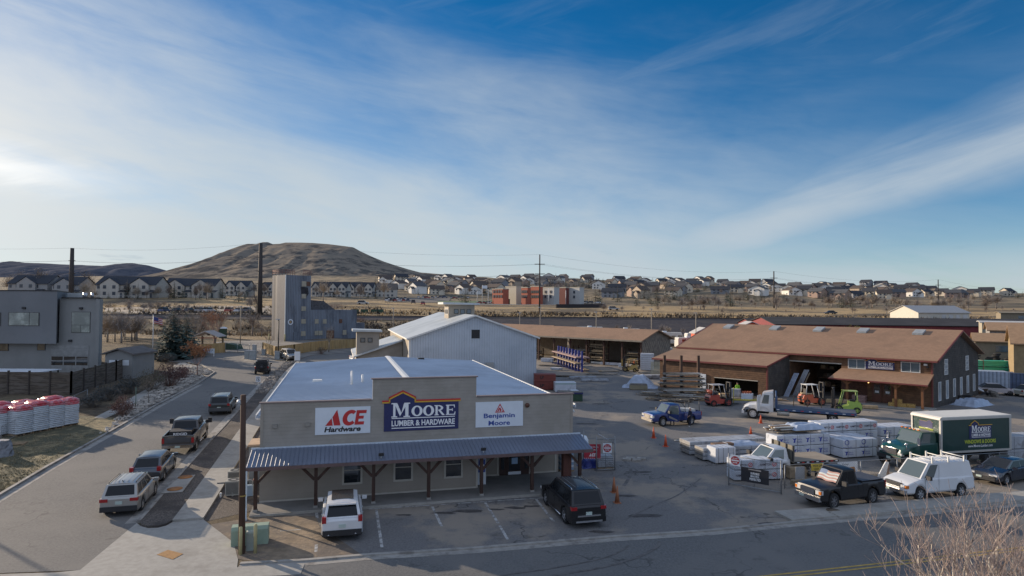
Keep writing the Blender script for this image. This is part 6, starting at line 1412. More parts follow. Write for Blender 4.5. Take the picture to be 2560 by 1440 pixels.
 p=GT(645,985);T=thing('speed_sign','white speed limit sign reading 15 on a thin post','sign',p);z=CH+(756.5-953)*p.y/1600-p.z;b=MB();b.tube([(0,0,0),(0,0,z+.3)],.03,RIMS,6);b.build('post',T);b=MB();b.box(-.26,-.05,z,.26,-.035,z+.62,WHT);s=b.build('sign_plate',T)
 b=MB();put_text(b,'15',(-.17,-.052,z+.06),(1,0,0),(0,0,1),.34,.26,BLK,.03,lift=.003);put_text(b,'LIMIT',(-.2,-.052,z+.36),(1,0,0),(0,0,1),.4,.09,BLK,.02,lift=.003);put_text(b,'SPEED',(-.2,-.052,z+.48),(1,0,0),(0,0,1),.4,.09,BLK,.02,lift=.003);b.build('lettering',s)
 p=GT(339,1022);T=thing('marker_post','thin green marker post at the rock bed edge','post',p);MB().tube([(0,0,0),(0,0,2.1)],.035,mat('post_green',(.10,.16,.12),.6),6).build('post',T)
 for(u,v),l in(((958,0),''),):pass
 p=GT(743,918);T=thing('notice_board','small white notice board at the back corner of the store','notice board',p,R(30));b=MB();b.box(-.4,-.03,1.0,.4,.03,2.3,WHT);b.build('board',T);b=MB();b.tube([(-.35,.06,0),(-.35,.06,2.2)],.04,RIMS,6);b.tube([(.35,.06,0),(.35,.06,2.2)],.04,RIMS,6);b.build('post',T)
 p=GT(381,902);T=thing('flagpole','white flagpole flying a striped flag behind the timber fence','flagpole',p);z=CH+(755-786)*p.y/1600-p.z;MB().tube([(0,0,0),(0,0,z)],[.09,.05],mat('pole_white',(.62,.62,.60),.4),8).build('pole',T)
 b=MB();FRD,FWT,FBL=mat('flag_red',(.42,.05,.06),.8),mat('flag_white',(.6,.58,.58),.8),mat('flag_blue',(.05,.07,.22),.8)
 for k in range(7):
  for j in range(6):
   x0,x1=j*.24,(j+1)*.24;f=lambda x:(-.03*x*x-.18*x,.12*math.sin(x*4));z0=z-.35-k*.14
   b.face([(x0+.06,f(x0)[1],z0+f(x0)[0]),(x1+.06,f(x1)[1],z0+f(x1)[0]),(x1+.06,f(x1)[1],z0-.14+f(x1)[0]),(x0+.06,f(x0)[1],z0-.14+f(x0)[0])],FBL if k<4 and j<3 else(FRD if k%2==0 else FWT))
 b.build('flag',T)
street_items()
T=thing('street_lamp','tall street lamp beyond the left photo edge casting its shadow on the street','street lamp',on(-46.3,45));b=MB();b.tube([(0,0,0),(0,0,8.0),(.9,-.6,8.3)],[.11,.08,.05],RIMS,8);b.build('post',T);b=MB();b.tube([(.6,-.45,8.28),(.9,-.6,8.3),(1.9,-1.25,8.32),(2.2,-1.45,8.3)],[.05,.30,.32,.06],RIMS,10);b.build('lamp_head',T)
LP=mat('lamp_pole_tan',(.30,.25,.19),.8)
for(u,vt,vb,l)in((984,770,820,'thin pale pole above the annex tower'),(1300,782,806,'short thin pole above the left shed roof'),(1351,768,812,'thin lamp pole rising behind the open shed middle'),(1491,780,828,'lamp pole left of the parked caravans'),(1629,772,845,'tall thin lamp pole among the caravans'),(1740,782,840,'thin pole beside the red shed'),(603,765,862,'tan lamp pole on the training forecourt'),(698,798,895,'slim dark lamp post beside the silver crossover')):
 Y=150 if u>900 else(GT(u,vb).y);x=(u-1280)/1600*Y;g_=H(x,Y);zt=CH+(758+.0072*(u-853)-vt)*Y/1600
 T=thing('lamp_post',l,'lamp post',(x,Y,g_));MB().tube([(0,0,0),(0,0,zt-g_)],.10,LP if u!=698 else DPL,6).build('post',T);MB().box(-.5,-.12,zt-g_,.25,.12,zt-g_+.12,RIMS).build('lamp_head',T)
# -- the lumber yard
random.seed(5)
WRAP=mat('white_lumber_wrap',(.52,.55,.60),.4,var=.08,sc=1.2,bump=.035,bsc=2.2,c2=(.36,.38,.42),sc2=.9,f2=(.55,.70));WRAPG=mat('pale_grey_wrap',(.34,.36,.39),.5,var=.12,sc=1.5,bump=.03,bsc=2.5,c2=(.22,.22,.23),sc2=1.2,f2=(.5,.62))
WOODS=[mat('fresh_lumber',(.42,.30,.17),.85,var=.2,sc=3),mat('tan_lumber',(.30,.23,.15),.85,var=.25,sc=3),mat('grey_lumber',(.16,.145,.125),.9,var=.3,sc=3),mat('brown_lumber',(.13,.085,.055),.9,var=.3,sc=3),mat('white_board',(.48,.48,.46),.7,var=.1)]
LBLUE=mat('wrap_print_blue',(.03,.05,.30),.6,var=0);LRED=mat('wrap_print_red',(.55,.07,.06),.6,var=0)
def unit(T,fr,x0,y0,z0,L,W_,h,style,words,end='left',name='wrapped_unit'):
 """one wrapped unit of lumber with printed marks on its long near side and end"""
 b=fr.mb();c=.03
 ring=lambda z,q:[(x0+q,y0+q,z),(x0+L-q,y0+q,z),(x0+L-q,y0+W_-q,z),(x0+q,y0+W_-q,z)]
 b.grid([ring(z0,0),ring(z0+.02,-.01),ring(z0+h-.04,-.012),ring(z0+h,c)],style,False,closed=True);b.face(ring(z0+h,c),style);b.face(ring(z0,0)[::-1],style)
 u=b.build(name,T);ux,uy=Vector(fr.xf((1,0,0))),Vector((0,0,1));b=MB()
 if words=='blue':
  n=int(L/1.15)
  for k in range(n):
   o=Vector(fr.xf((x0+.12+k*L/n,y0-.014,z0+h*.25)));s=h*.5
   shape2d(b,[(0,.9),(.5,.55),(.35,0),(.75,.05),(.8,.5),(1.1,.95),(.6,.8)],o,ux,uy,s,s,LBLUE,.004)
   put_text(b,'Sierra',o+ux*(s*1.15)+uy*(s*.5),ux,uy,.42,s*.36,LBLUE,.0,lift=.004);put_text(b,'Pacific',o+ux*(s*1.15),ux,uy,.45,s*.36,LBLUE,.0,lift=.004)
 if words=='ring':
  n=max(1,int(L/1.4))
  for k in range(n):
   o=Vector(fr.xf((x0+.35+k*L/n,y0-.014,z0+h*.55)))
   for q in ringq(ell(0,0,.2,.2,n=14),ell(0,0,.15,.15,n=14)):shape2d(b,q,o+uy*.08,ux,uy,1,1,LBLUE,.004)
   put_text(b,'Sierra Pacific',o-uy*.32-ux*.35,ux,uy,.8,.1,LBLUE,.0,lift=.004)
 if words=='red':
  n=int(L/1.3)
  for k in range(n):
   o=Vector(fr.xf((x0+.1+k*L/n,y0-.014,z0+h*.35)));put_text(b,'HAMPTON',o,ux,uy,.78,h*.25,mat('print_dark',(.06,.04,.06),.6),.02,lift=.004)
   for q in ringq(ell(0,0,.15,.15,n=12),ell(0,0,.10,.10,n=12)):shape2d(b,q,o+ux*.98+uy*.08,ux,uy,1,1,LRED,.004)
   shape2d(b,[(-.07,-.05),(-.04,-.08),(.07,.05),(.04,.08)],o+ux*.98+uy*.08,ux,uy,1,1,LRED,.006)
 if b.f:b.build('print',u)
 b=fr.mb();sm=mat('strap_black',(.03,.03,.035),.6)
 for q in(.14,.38,.63,.88):
  x=x0+L*q;b.box(x,y0-.022,z0,x+.02,y0-.016,z0+h,sm);b.box(x,y0+.04,z0+h+.002,x+.02,y0+W_-.04,z0+h+.006,sm)
 b.build('strap',u)
 if words is None and h<.9:
  b=fr.mb();k=0
  while k<5:b.box(x0-.05,y0+.06,z0+.04+k*h/5,x0-.018,y0+W_-.06,z0+h/5*(k+.72),WOODS[(k*2+int(x0*3+L*7))%3]);k+=1
  b.build('board_end',u)
 return u
def dunnage(T,fr,x0,y0,L,W_):
 b=fr.mb()
 for q in(.15,.5,.85):b.box(x0+L*q-.05,y0,0,x0+L*q+.05,y0+W_,.1,WOODS[2])
 b.build('dunnage',T)
def stack(label,org,ang,L,W_,layers,h,style=WRAP,words=None,cat='lumber stack',group='wrapped lumber stacks in the yard'):
 """every layer of a stack is a wrapped unit that could be lifted off: a thing of its own"""
 fr=Frame(org,R(ang));z=.1
 for k in range(layers):
  l=label if layers==1 else label+(', bottom unit',', second unit up',', third unit up')[k]if k<layers-1 or layers<2 else label+', top unit'
  w=words[k]if isinstance(words,(list,tuple))else words
  T=thing('lumber_bundle',l,cat,(org[0],org[1],z),0,group);unit(T,fr,0,0,0,L,W_,h,style,w)
  dunnage(T,Frame((org[0],org[1]),R(ang)),0,0,L,W_)if False else None
  b=fr.mb()
  for q in(.12,.5,.88):b.box(L*q-.05,.05,-.1 if k==0 else-.055,L*q+.05,W_-.05,-.001,WOODS[2])
  b.build('dunnage',T);z+=h+.055
stack('white wrapped lumber with blue prints left of centre',(19.6,47.4),15,4.6,1.25,2,.76,WRAP,'blue')
stack('white wrapped lumber with ring marks at front',(24.5,47.5),15,3.0,2.2,2,.62,WRAP,['blue','ring'])
stack('tallest white wrapped lumber with red marks',(24.1,50.1),14,5.3,1.4,3,.64,WRAP,[None,'blue','red'])
stack('white wrapped lumber beside the green truck nose',(29.7,51.6),14,3.2,1.6,2,.72,WRAP,['ring','blue'])
stack('short white wrapped block behind the gate truck',(14.5,45.6),15,1.6,1.1,1,1.05,WRAP,None)
stack('white wrapped lumber right behind the dark banner gate',(14.3,41.2),8,3.3,1.0,2,.60,WRAP,['red','red'])
stack('white boards stack cut by the right photo edge',(35.8,46.4),12,4.0,1.3,2,.9,WRAPG,None)
stack('grey wrapped long boards, nearer of the low pair',(13.9,46.5),15,6.3,1.15,3,.24,WRAPG,None)
stack('grey wrapped long boards, farther of the low pair',(13.4,48.2),15,6.6,1.5,3,.27,WRAPG,None)
def loose_pile(name,label,org,ang,L,W_,n,h,woods=(0,1,2,3),cat='lumber pile',jitter=.08,thin=.05,wide=.18,spread=0.,group=None):
 T=thing(name,label,cat,org,0,group);fr=Frame((0,0),R(ang));b=MB();per=max(1,int(W_/wide));k=0;z=.06
 while k<n:
  for j in range(per):
   if k>=n:break
   a=R(ang)+rnd(-jitter,jitter);c=Vector(fr.xf((L/2+rnd(-.3,.3)+spread*rnd(-1,1),(j+.5)*W_/per,z+rnd(0,.02))));d=Vector((math.cos(a),math.sin(a),rnd(-.01,.01)))
   b.obox(c,(d,Vector((-d.y,d.x,0)),(0,0,1)),(L*rnd(.75,1.0),wide*.85,thin),WOODS[random.choice(woods)]);k+=1
  z+=thin+.012
  if z>h:z=h
 b.build('board',T);return T
loose_pile('lumber_pile','jumble of grey boards and tarpaulin on the left wrapped stack',(19.7,47.9,1.74),15,4.0,1.3,42,.45,(1,2,3,4),thin=.06)
def tarp(label,org,ang,sx,sy,h,m,seed=0,foot=.4):
 T=thing('tarpaulin',label,'tarpaulin',org,R(ang));rows=[];n=13
 for i in range(n):
  r_=[]
  for j in range(n):
   u,v=i/(n-1)*2-1,j/(n-1)*2-1;e=max(abs(u),abs(v));f=clamp((1-e)/foot);z=h*(f*f*(3-2*f))+.30*h*noise.noise(Vector((u*2.5+seed,v*2.5,seed)))*(1 if e<.95 else.3)
   r_.append((u*sx/2,v*sy/2,max(.02,z)))
  rows.append(r_)
 b=MB();b.grid(rows,m,False);b.build('sheet',T);return T
TBL=mat('pale_blue_tarp',(.34,.40,.50),.5,var=.15,sc=2);tarp('white blue tarpaulin over loose boards on the left wrapped stack',(22.3,49.1,1.95),15,2.8,1.7,.38,TBL,2,.3)
tarp('crumpled pale tarpaulin on the low grey wrapped boards',(17.1,48.2,.86),15,3.6,1.5,.22,TBL,5,.5)
tarp('blue tarpaulin on the ground by the store corner',G(1476,1166),20,1.6,1.2,.5,mat('royal_blue_tarp',(.02,.035,.20),.4,var=.2),9,.6)
tarp('pale blue tarpaulin draped over a pile in mid yard',G(1600,968),-12,4.8,2.8,1.7,TBL,3,.9)
tarp('white tarpaulin over scrap beside the timber store gable',G(2430,1012),30,4.6,2.8,.7,TBL,7,.5)
tarp('small crumpled blue tarpaulin left of the scrap by the gable',G(2408,1012),10,1.5,1.2,.5,TBL,8,.6)
BROLL=mat('brown_paper_bundle',(.14,.085,.055),.8,var=.2)
T=thing('bundle','brown wrapped bundle lying on the grey wrapped boards','bundle',(14.9,47.1,.98),R(16));b=MB();b.box(-.1,-.2,0,1.5,.35,.18,BROLL);b.box(.9,-.21,-.005,.96,.36,.19,WHT);b.build('bundle',T)
T=thing('board_stack','tan sheet board stack in front of the blue tarpaulin pile','board stack',G(1575,975),R(-6));b=MB();b.box(0,0,.08,2.3,1.2,.62,mat('osb_tan',(.28,.25,.17),.85,var=.06,lines=('Z',.06,.3,.3,.003)));b.box(.1,.05,.0,2.2,1.15,.078,WOODS[3]);b.box(.1,.1,.63,2.25,1.1,.78,WOODS[2]);b.build('sheets',T)
for(u,v,a,L,W_,n,h,l)in((1592,988,-24,7.5,1.3,50,.5,'nearest long low pile of weathered boards in mid yard'),(1640,994,-20,6.5,1.6,46,.4,'tangled pile of grey boards right of the nearest long pile'),(1672,978,-18,6.0,1.5,50,.6,'middle pile of brown boards before the post rack'),(1466,938,5,5.5,1.5,24,.5,'grey wrapped boards pile below the blue rack'),(1395,905,-22,7,1.8,26,.3,'scattered pale boards left of the blue rack'),(1345,915,-15,5,1.6,24,.35,'scattered boards by the barn corner'),(1500,931,10,3.5,1.6,22,.45,'heap of pale offcuts right of the blue rack'),(1700,1105,20,2.2,.6,7,.14,'few loose white strips beside the wrapped stacks'),(1352,888,-12,5,2,26,.7,'timber stack under the left lumber shed'),(1598,934,10,5.0,1.2,20,.5,'boards stack right of the yellow forklift')):
 loose_pile('lumber_pile',l,G(u,v),a,L,W_,n,h,(2,3,1,4)if u>1520 else(0,1,4,2),jitter=.13,spread=.3)
def post_rack():
 T=thing('timber_rack','tall post rack loaded with weathered boards beside the timber store wing','rack',(21.0,79.4,0));o=T.location
 for u in(1664,1706,1749):
  x=(u-1280)/1600*79.4-o.x;MB().box(x-.15,.35,0,x+.15,.65,5.05,WPOLE).build('post',T)
 for lv,(z,cnt,L)in enumerate(((.15,48,6.4),(.85,40,5.9),(1.55,36,5.6),(2.2,32,5.2),(2.8,24,4.6))):
  b=MB()
  for k in range(cnt):
   a=rnd(-.03,.03);ex=Vector((math.cos(a),math.sin(a),rnd(-.02,.02)));c=Vector((rnd(-.25,.25),-1.1+.18*(k%8),z+.062*(k//8)));b.obox(c,(ex,Vector((-ex.y,ex.x,0)),(0,0,1)),(L*rnd(.8,1),.16,.05),WOODS[random.choice((1,2,3,2,4,1))])
  b.build('board_layer',T)
 b=MB()
 for z in(.1,.78,1.48,2.12,2.72):
  for x in(-2.1,0,2.2):b.box(x-.07,-1.3,z-.12,x+.07,.4,z-.03,WPOLE)
 b.build('rack_arm',T)
post_rack()
T=thing('slatted_panel','upright pale slatted panel between board rack and shed','panel',G(1627,940),R(-30));b=MB()
for k in range(10):b.box(k*.22,0,0,k*.22+.13,.06,2.3,mat('cream_slat',(.42,.40,.30),.8))
b.box(0,.062,.4,2.2,.1,.5,WOODS[2]);b.box(0,.062,1.7,2.2,.1,1.8,WOODS[2]);b.build('slats',T)
T=thing('wrapped_stack','tall white and grey wrapped stack against the weathered barn gable','wrapped stack',G(1627,928)+Vector((-.3,1.5,0)),R(-20));b=MB()
for k in range(8):b.box(-1.1,-.6,.1+k*.36,1.1,.6,.42+k*.36,WRAP)
for k in range(8):b.box(-1.0,-.5,.02+k*.36,1.0,.5,.099+k*.36,WOODS[3])
b.build('units',T)
def blue_rack():
 BR=mat('rack_blue',(.018,.035,.22),.5,var=.08);T=thing('cantilever_rack','tall blue cantilever rack of nine uprights with pinkish boards','rack',(11.8,107.5,0));a=Vector((0,0,0));c=Vector((-2.9,14.0,0));d=(c-a).normalized();n=Vector((d.y,-d.x,0))
 for k in range(9):
  p=a.lerp(c,k/8);b=MB();b.obox(p+Vector((0,0,1.75)),(n,d,(0,0,1)),(.34,.22,3.5),BR);u=b.build('upright',T);b=MB()
  for z in(.25,1.35,2.35):
   for s in(1,-1):b.obox(p+n*s*.75+Vector((0,0,z)),(n,d,(0,0,1)),(1.1,.10,.12),BR)
  b.obox(p+n*.175+Vector((0,0,1.75)),(n,d,(0,0,1)),(.02,.05,3.5),mat('rack_white_edge',(.5,.52,.58),.5));b.build('rack_arm',u)
 PB=mat('pink_board',(.30,.20,.18),.8,var=.15);
 for z,s,m in((2.46,1,PB),(2.46,-1,PB),(1.47,1,WOODS[2]),(1.47,-1,WOODS[1]),(.4,1,WOODS[1])):
  b=MB();b.obox((a+c)/2+n*s*.75+Vector((0,0,z)),(d,n,(0,0,1)),(15.2,.9,.16),m);b.build('board_layer',T)
blue_rack()
T=thing('red_bundle','dark red wrapped panel bundle beside the white barn','bundle',G(1336,976),R(2));b=MB();DR=mat('dark_red_wrap',(.16,.035,.025),.6,var=.12)
b.box(0,0,.1,2.8,1.6,1.1,DR);b.box(0,0,1.14,2.8,1.6,2.1,DR);b.build('panels',T);b=MB()
for z in(.45,1.5):put_text(b,'LP',(.75,-.002,z),(1,0,0),(0,0,1),.5,.4,BLK,.04,lift=.004)
b.build('lettering',T)
T=thing('blue_white_bundle','white wrapped bundle with faded blue print in front of the barn wall','bundle',G(1262,968)+Vector((0,.8,0)),R(13));b=MB();b.box(-.5,0,.1,4.4,1.2,1.5,WRAP);b.build('unit',T);b=MB();put_text(b,'BLUELINX  BLUELINX',(.0,-.002,.7),(1,0,0),(0,0,1),4.1,.45,mat('faded_blue_print',(.12,.22,.42),.6),.01,lift=.004);b.build('lettering',T)
T=thing('white_bundle','white wrapped bundle with green edge right of the dark red one','bundle',G(1388,981),R(4));b=MB();b.box(0,0,.08,2.7,1.5,1.25,WRAP);b.box(.02,-.012,1.05,2.68,-.001,1.12,mat('green_edge',(.05,.22,.14),.6));b.build('unit',T)
T=thing('blue_lid_crate','dark green crate with navy lid behind the store roof corner','crate',G(1394,1003),R(-4));b=MB();b.box(0,0,.05,2.9,1.5,.85,mat('dark_green_crate',(.03,.07,.04),.7));b.build('crate',T);b=MB();b.box(-.06,-.06,.852,2.96,1.56,1.05,NAVY);b.box(-.02,-.02,1.052,2.9,1.5,1.09,WOODS[2]);b.build('lid',T)
T=thing('white_crate','small white box with blue print at the store back corner','box',G(1432,1000),R(10));b=MB();b.box(-.2,0,.05,.75,.9,1.1,WRAP);b.box(-.2,-.01,.1,.75,-.001,.22,BLUEL);put_text(b,'TREX',(-.1,-.002,.6),(1,0,0),(0,0,1),.7,.28,BLUEL,.02,lift=.004);b.build('box',T)
# -- open lumber sheds
def open_shed(label,O,L,D,ze,zr,tilt=0.,closed_gable=True,nb=6,right=True):
 fr=Frame(O,math.atan2(.678,-.735),math.atan2(.735,.678));T=thing('lumber_shed',label,'shed',fr.O);gw=mat('grey_plank_gable',(.22,.185,.15),.9,var=.25,sc=3,c2=(.14,.12,.10),sc2=1.5,lines=('XY',.2,.12,.5,.01));BP=mat('brown_post',(.075,.04,.03),.85,var=.2)
 b=fr.mb()
 for(t0,z0,t1,z1)in((-.7,ze-.25,D/2,zr),(D/2,zr,D+.7,ze-.25)):
  b.face([(-.6,t0,z0),(L+.6,t0,z0+tilt),(L+.6,t1,z1+tilt),(-.6,t1,z1),(-.6,t0,z0+.2),(L+.6,t0,z0+.2+tilt),(L+.6,t1,z1+.2+tilt),(-.6,t1,z1+.2)],SHING,idx=[(3,2,1,0),(4,5,6,7),(0,1,5,4),(1,2,6,5),(2,3,7,6),(3,0,4,7)])
 r=b.build('shingle_roof',T);b=fr.mb();b.box(-.6,-.78,ze-.3,L+.6,-.71,ze-.02,mat('dull_eave',(.24,.21,.17),.8));b.build('eave_board',r)
 b=fr.mb();b.box(0,D-.1,0,L,D,ze,mat('back_plank',(.27,.235,.19),.9,var=.15,lines=('Z',.3,.12,.45,.01)));b.build('back_wall',T)
 if closed_gable:
  b=fr.mb();b.face([(0,0,0),(0,D,0),(0,D,ze),(0,D/2,zr-.05),(0,0,ze)],gw);b.build('plank_gable',T)
  b=fr.mb();gb=.04
  for k in range(-7,8):
   t=D/2+k*.65;s=1 if k>=0 else-1
   if k==0:continue
   t0,z0,t1,z1=t,ze*.93,t+s*2.2,.3
   if t1<.2:z1=z0-(z0-z1)*(t0-.2)/(t0-t1);t1=.2
   if t1>D-.2:z1=z0-(z0-z1)*(D-.2-t0)/(t1-t0);t1=D-.2
   if abs(t1-t0)>.05:b.face([(-gb,t0-.09,z0),(-gb,t0+.09,z0),(-gb,t1+.09,z1),(-gb,t1-.09,z1)],mat('pale_plank',(.30,.26,.21),.9,var=.2))
  b.build('diagonal_board',T)
 for k in range(nb+1):
  s=L*k/nb;b=fr.mb();b.box(s-.13,-.1,0,s+.13,.16,ze-.1,BP);b.build('post',T)
 b=fr.mb()
 for k in range(nb):
  for f in(0,1):
   s0=L*(k+f)/nb;s1=s0+(.9 if f==0 else-.9);b.face([(s0,.02,ze-1.4),(s0,.1,ze-1.4),(s1,.1,ze-.15),(s1,.02,ze-.15),(s0+(.12 if f==0 else-.12),.02,ze-1.5)],BP,idx=[(0,1,2,3),(0,3,4)])
 b.build('brace',T)
 return fr,T
fr,T=open_shed('open fronted lumber shed with brown roof and weathered plank gable',(23.2,114.9),24,10.6,5.0,6.6)
def shed_load(fr,spots):
 for(s,t,L,n,lv,l)in spots:
  o=fr.w((s,t,0));R_=thing('lumber_shelf',l,'shelf',o);b=MB(fr.xf)
  BP=mat('brown_post',(.075,.04,.03))
  for q in(0,L):
   for tt in(0,1.6):b.box(q-.08,tt-.08,0,q+.08,tt+.08,.9+lv*1.2,BP)
  for k in range(lv):b.box(0,-.1,.8+k*1.2,L,1.7,.92+k*1.2,WOODS[1])
  b.build('shelf_frame',R_)
  for k in range(lv+1):
   b=MB(fr.xf);z=.1+k*1.2-(.26 if k else 0)
   for j in range(n):
    x=rnd(0,.5);h=rnd(.1,.4);y=j*1.5/n;zz=z+(.1 if k else 0);b.box(x,y,zz,L-rnd(0,.7),y+1.4/n,zz+h,WOODS[random.choice((0,1,1,3,4,2))])
   b.build('board',R_)
shed_load(fr,[(1.2,1.2,3.0,5,2,'loaded shelf just inside the shed beside the plank gable'),(8.6,.9,3.4,6,3,'railed shelf bay of pale boards right of shed centre'),(12.4,.9,3.4,6,2,'second railed shelf bay of boards in the shed'),(17.4,3.2,3.4,5,1,'low shelf of boards near the left shed end')])
fr2,T=open_shed('second open lumber shed further back behind the barn roof',(5.0,132.5),22,10.6,5.0,6.7,nb=5,closed_gable=False)
shed_load(fr2,[(1.0,2.0,3.2,5,1,'low shelf of boards at the right end of the far shed')])
# -- gates, banners and fence along the yard front
GALV=mat('galvanised_pipe',(.26,.27,.28));MESHW=mat('chain_link_wire',(.11,.115,.12))
def gate(name,label,a,c,z0,z1,diag=False):
 a,c=Vector(a),Vector(c);T=thing(name,label,'gate',a);d=c-a;u=d.normalized();b=MB()
 for p in(Vector((0,0,0)),d):b.tube([p+Vector((0,0,0)),p+Vector((0,0,z1+.15))],.04,GALV,6)
 b.tube([Vector((0,0,z1)),d+Vector((0,0,z1))],.028,GALV,6);b.tube([Vector((0,0,z0)),d+Vector((0,0,z0))],.035,GALV,6);b.tube([d*.5+Vector((0,0,z0)),d*.5+Vector((0,0,z1))],.02,GALV,5)
 if diag:b.tube([Vector((.1,0,z1+.35)),d+Vector((0,0,z1-.35))],.03,RIMS,5)
 b.build('frame',T);b=MB();k=-(z1-z0);L=d.length;h=z1-z0
 while k<L:
  for sg in(1,-1):
   x0,x1=k,k+h;zz0,zz1=(z0,z1)if sg>0 else(z1,z0)
   if x0<0:zz0+=(zz1-zz0)*(-x0)/h;x0=0
   if x1>L:zz1-=(zz1-zz0)*(x1-L)/(x1-x0);x1=L
   if x1>x0:b.tube([u*x0+Vector((0,0,zz0)),u*x1+Vector((0,0,zz1))],.003,MESHW,3,cap=False)
  k+=.12
 b.build('wire_mesh',T);return T,u
def no_entry(label,p,u,s=.62):
 T=thing('no_entry_sign',label,'sign',p);n=Vector((u.y,-u.x,0))*.0;b=MB();out=Vector((u.y,-u.x,0));P=[u*x+Vector((0,0,z))for x,z in((0,0),(s,0),(s,s*1.1),(0,s*1.1))];b.prism(P,out*.015,WHT);b.build('sign_plate',T);b=MB();o=out*.015;DRD=mat('sign_dark_red',(.35,.015,.02),.5)
 b.face([o+out*.004+u*(s/2+s*.45*math.cos(6.283*k/28))+Vector((0,0,s*.55+s*.45*math.sin(6.283*k/28)))for k in range(28)],DRD);b.prism([o+out*.006+u*x+Vector((0,0,z))for x,z in((s*.12,s*.49),(s*.88,s*.49),(s*.88,s*.62),(s*.12,s*.62))],out*.004,WHT)
 put_text(b,'DO NOT',o+u*s*.24+Vector((0,0,s*.70)),u,(0,0,1),s*.52,s*.13,WHT,.03,lift=.010);put_text(b,'ENTER',o+u*s*.26+Vector((0,0,s*.26)),u,(0,0,1),s*.48,s*.14,WHT,.03,lift=.010);b.build('sign_face',T)
T,u=gate('yard_gate','swung open chain link gate carrying a dark banner',G(1822,1213),G(1953,1236),.12,1.85)
out=Vector((u.y,-u.x,0));o=G(1822,1213);no_entry('do not enter sign on the open gate right of the driveway',o+u*.12+out*.05+Vector((0,0,1.28)),u,.60)
T=thing('gate_banner','dark banner with white lettering tied to the open gate','banner',o+u*.78+out*.05+Vector((0,0,.42)));b=MB();b.prism([u*x+Vector((0,0,z))for x,z in((0,.0),(1.65,.0),(1.65,.88),(0,.88))],out*.02,mat('banner_black',(.02,.02,.025),.5,var=.1));b.build('banner_cloth',T);b=MB()
b.prism([u*x+Vector((0,0,z))+out*.021 for x,z in((.45,.76),(1.2,.74),(1.2,.82),(.45,.82))],out*.004,mat('banner_grey',(.3,.28,.27),.5));put_text(b,'DURABLE',u*.58+Vector((0,0,.50))+out*.02,u,(0,0,1),.52,.13,FONTW,.03,lift=.006);put_text(b,'BEAUTIFUL',u*.58+Vector((0,0,.33))+out*.02,u,(0,0,1),.52,.13,FONTW,.03,lift=.006);put_text(b,'PERFECTED',u*.52+Vector((0,0,.14))+out*.02,u,(0,0,1),.66,.15,FONTW,.03,lift=.006);b.build('lettering',T)
T,u=gate('yard_gate','folded chain link gate beside the store with leaning white pipe',G(1491,1178),G(1537,1176),.1,2.15,True);o=G(1491,1178);no_entry('do not enter sign beside the red banner near the store',o+Vector((.42,-.08,1.25)),Vector((1,0,0)),.60)
T=thing('red_banner','small red banner with white words between store post and gate','banner',G(1459,1178)+Vector((0,.1,.82)));b=MB();b.box(0,-.02,0,1.16,0,.98,mat('banner_red',(.42,.03,.05),.5,var=.08));b.build('banner_cloth',T);b=MB();put_text(b,'Nationally known.',(.08,-.02,.72),(1,0,0),(0,0,1),.95,.13,FONTW,.01,lift=.005);put_text(b,'Colorado owned.',(.08,-.02,.56),(1,0,0),(0,0,1),.85,.12,FONTW,.01,lift=.005);ace_glyphs(b,(.36,-.02,.16),Vector((1,0,0)),Vector((0,0,1)),.46,.22,FONTW,.005)
for k in range(9):b.box(.04+k*.13,-.026,.02,.10+k*.13,-.021,.05,FONTW)
b.build('lettering',T)
MB().tube([(0,0,0),(0,0,2.0)],.04,GALV,6).build('post',T)
T=chain_fence('yard_fence','long chain link fence with timber base along the yard front',G(1962,1222),Vector((33.0,43.5,0)),1.45,6);a,c=G(1962,1222),Vector((33.0,43.5,0))
d=c-a;b=MB();nn=Vector((-d.y,d.x,0)).normalized();b.obox(d*.52+nn*.35+Vector((0,0,.25)),(d,nn,(0,0,1)),(d.length*.95,.3,.28),WOODS[1]);b.build('base_timber',T)
T=chain_fence('yard_fence','right hand continuation of the yard fence at the photo edge',Vector((33.0,43.5,0)),Vector((39.5,45.0,0)),1.45,2)
def panel(name,label,cat,u0,v0,u1,v1,Y,paintf,ang=12):
 p=PY(u0,v1,Y);q=PY(u1,v1,Y);w=(q-p).length;h=(v1-v0)*Y/1600;T=thing(name,label,cat,p,R(ang));paintf(T,w,h);return T
def p_yellow(T,w,h):MB().box(0,-.02,0,w,0,h,mat('banner_yellow',(.60,.45,.05),.5)).build('banner_cloth',T);b=MB();put_text(b,'PICK UP',(.12,-.02,h*.55),(1,0,0),(0,0,1),w*.75,h*.28,BLK,.02,lift=.005);put_text(b,'HERE',(.2,-.02,h*.15),(1,0,0),(0,0,1),w*.4,h*.2,BLK,.02,lift=.005);b.build('lettering',T)
panel('yellow_banner','yellow banner tied on the yard fence behind the black pickup','banner',2028,1160,2062,1177,40.9,p_yellow)
def p_tim(T,w,h):MB().box(0,-.02,0,w,0,h,WHT).build('sign_board',T);b=MB();b.prism([(w*.15,-.021,h*.08),(w*.9,-.021,h*.08),(w*.85,-.021,h*.55),(w*.2,-.021,h*.45)],(0,-.004,0),mat('wood_picture',(.38,.17,.06),.6));put_text(b,'Timber',(w*.2,-.02,h*.70),(1,0,0),(0,0,1),w*.35,h*.18,mat('sign_grey',(.2,.2,.22),.5),.01,lift=.005);b.build('lettering',T)
panel('fence_sign','white sign with a brown timber picture on the yard fence','sign',2094,1156,2151,1184,41.2,p_tim)
def p_grey(T,w,h):MB().box(0,-.02,0,w,0,h,mat('sign_pale_grey',(.36,.38,.40),.5)).build('sign_board',T)
panel('fence_sign','plain pale grey sign at the left end of the yard fence','sign',1988,1168,2014,1203,40.4,p_grey)
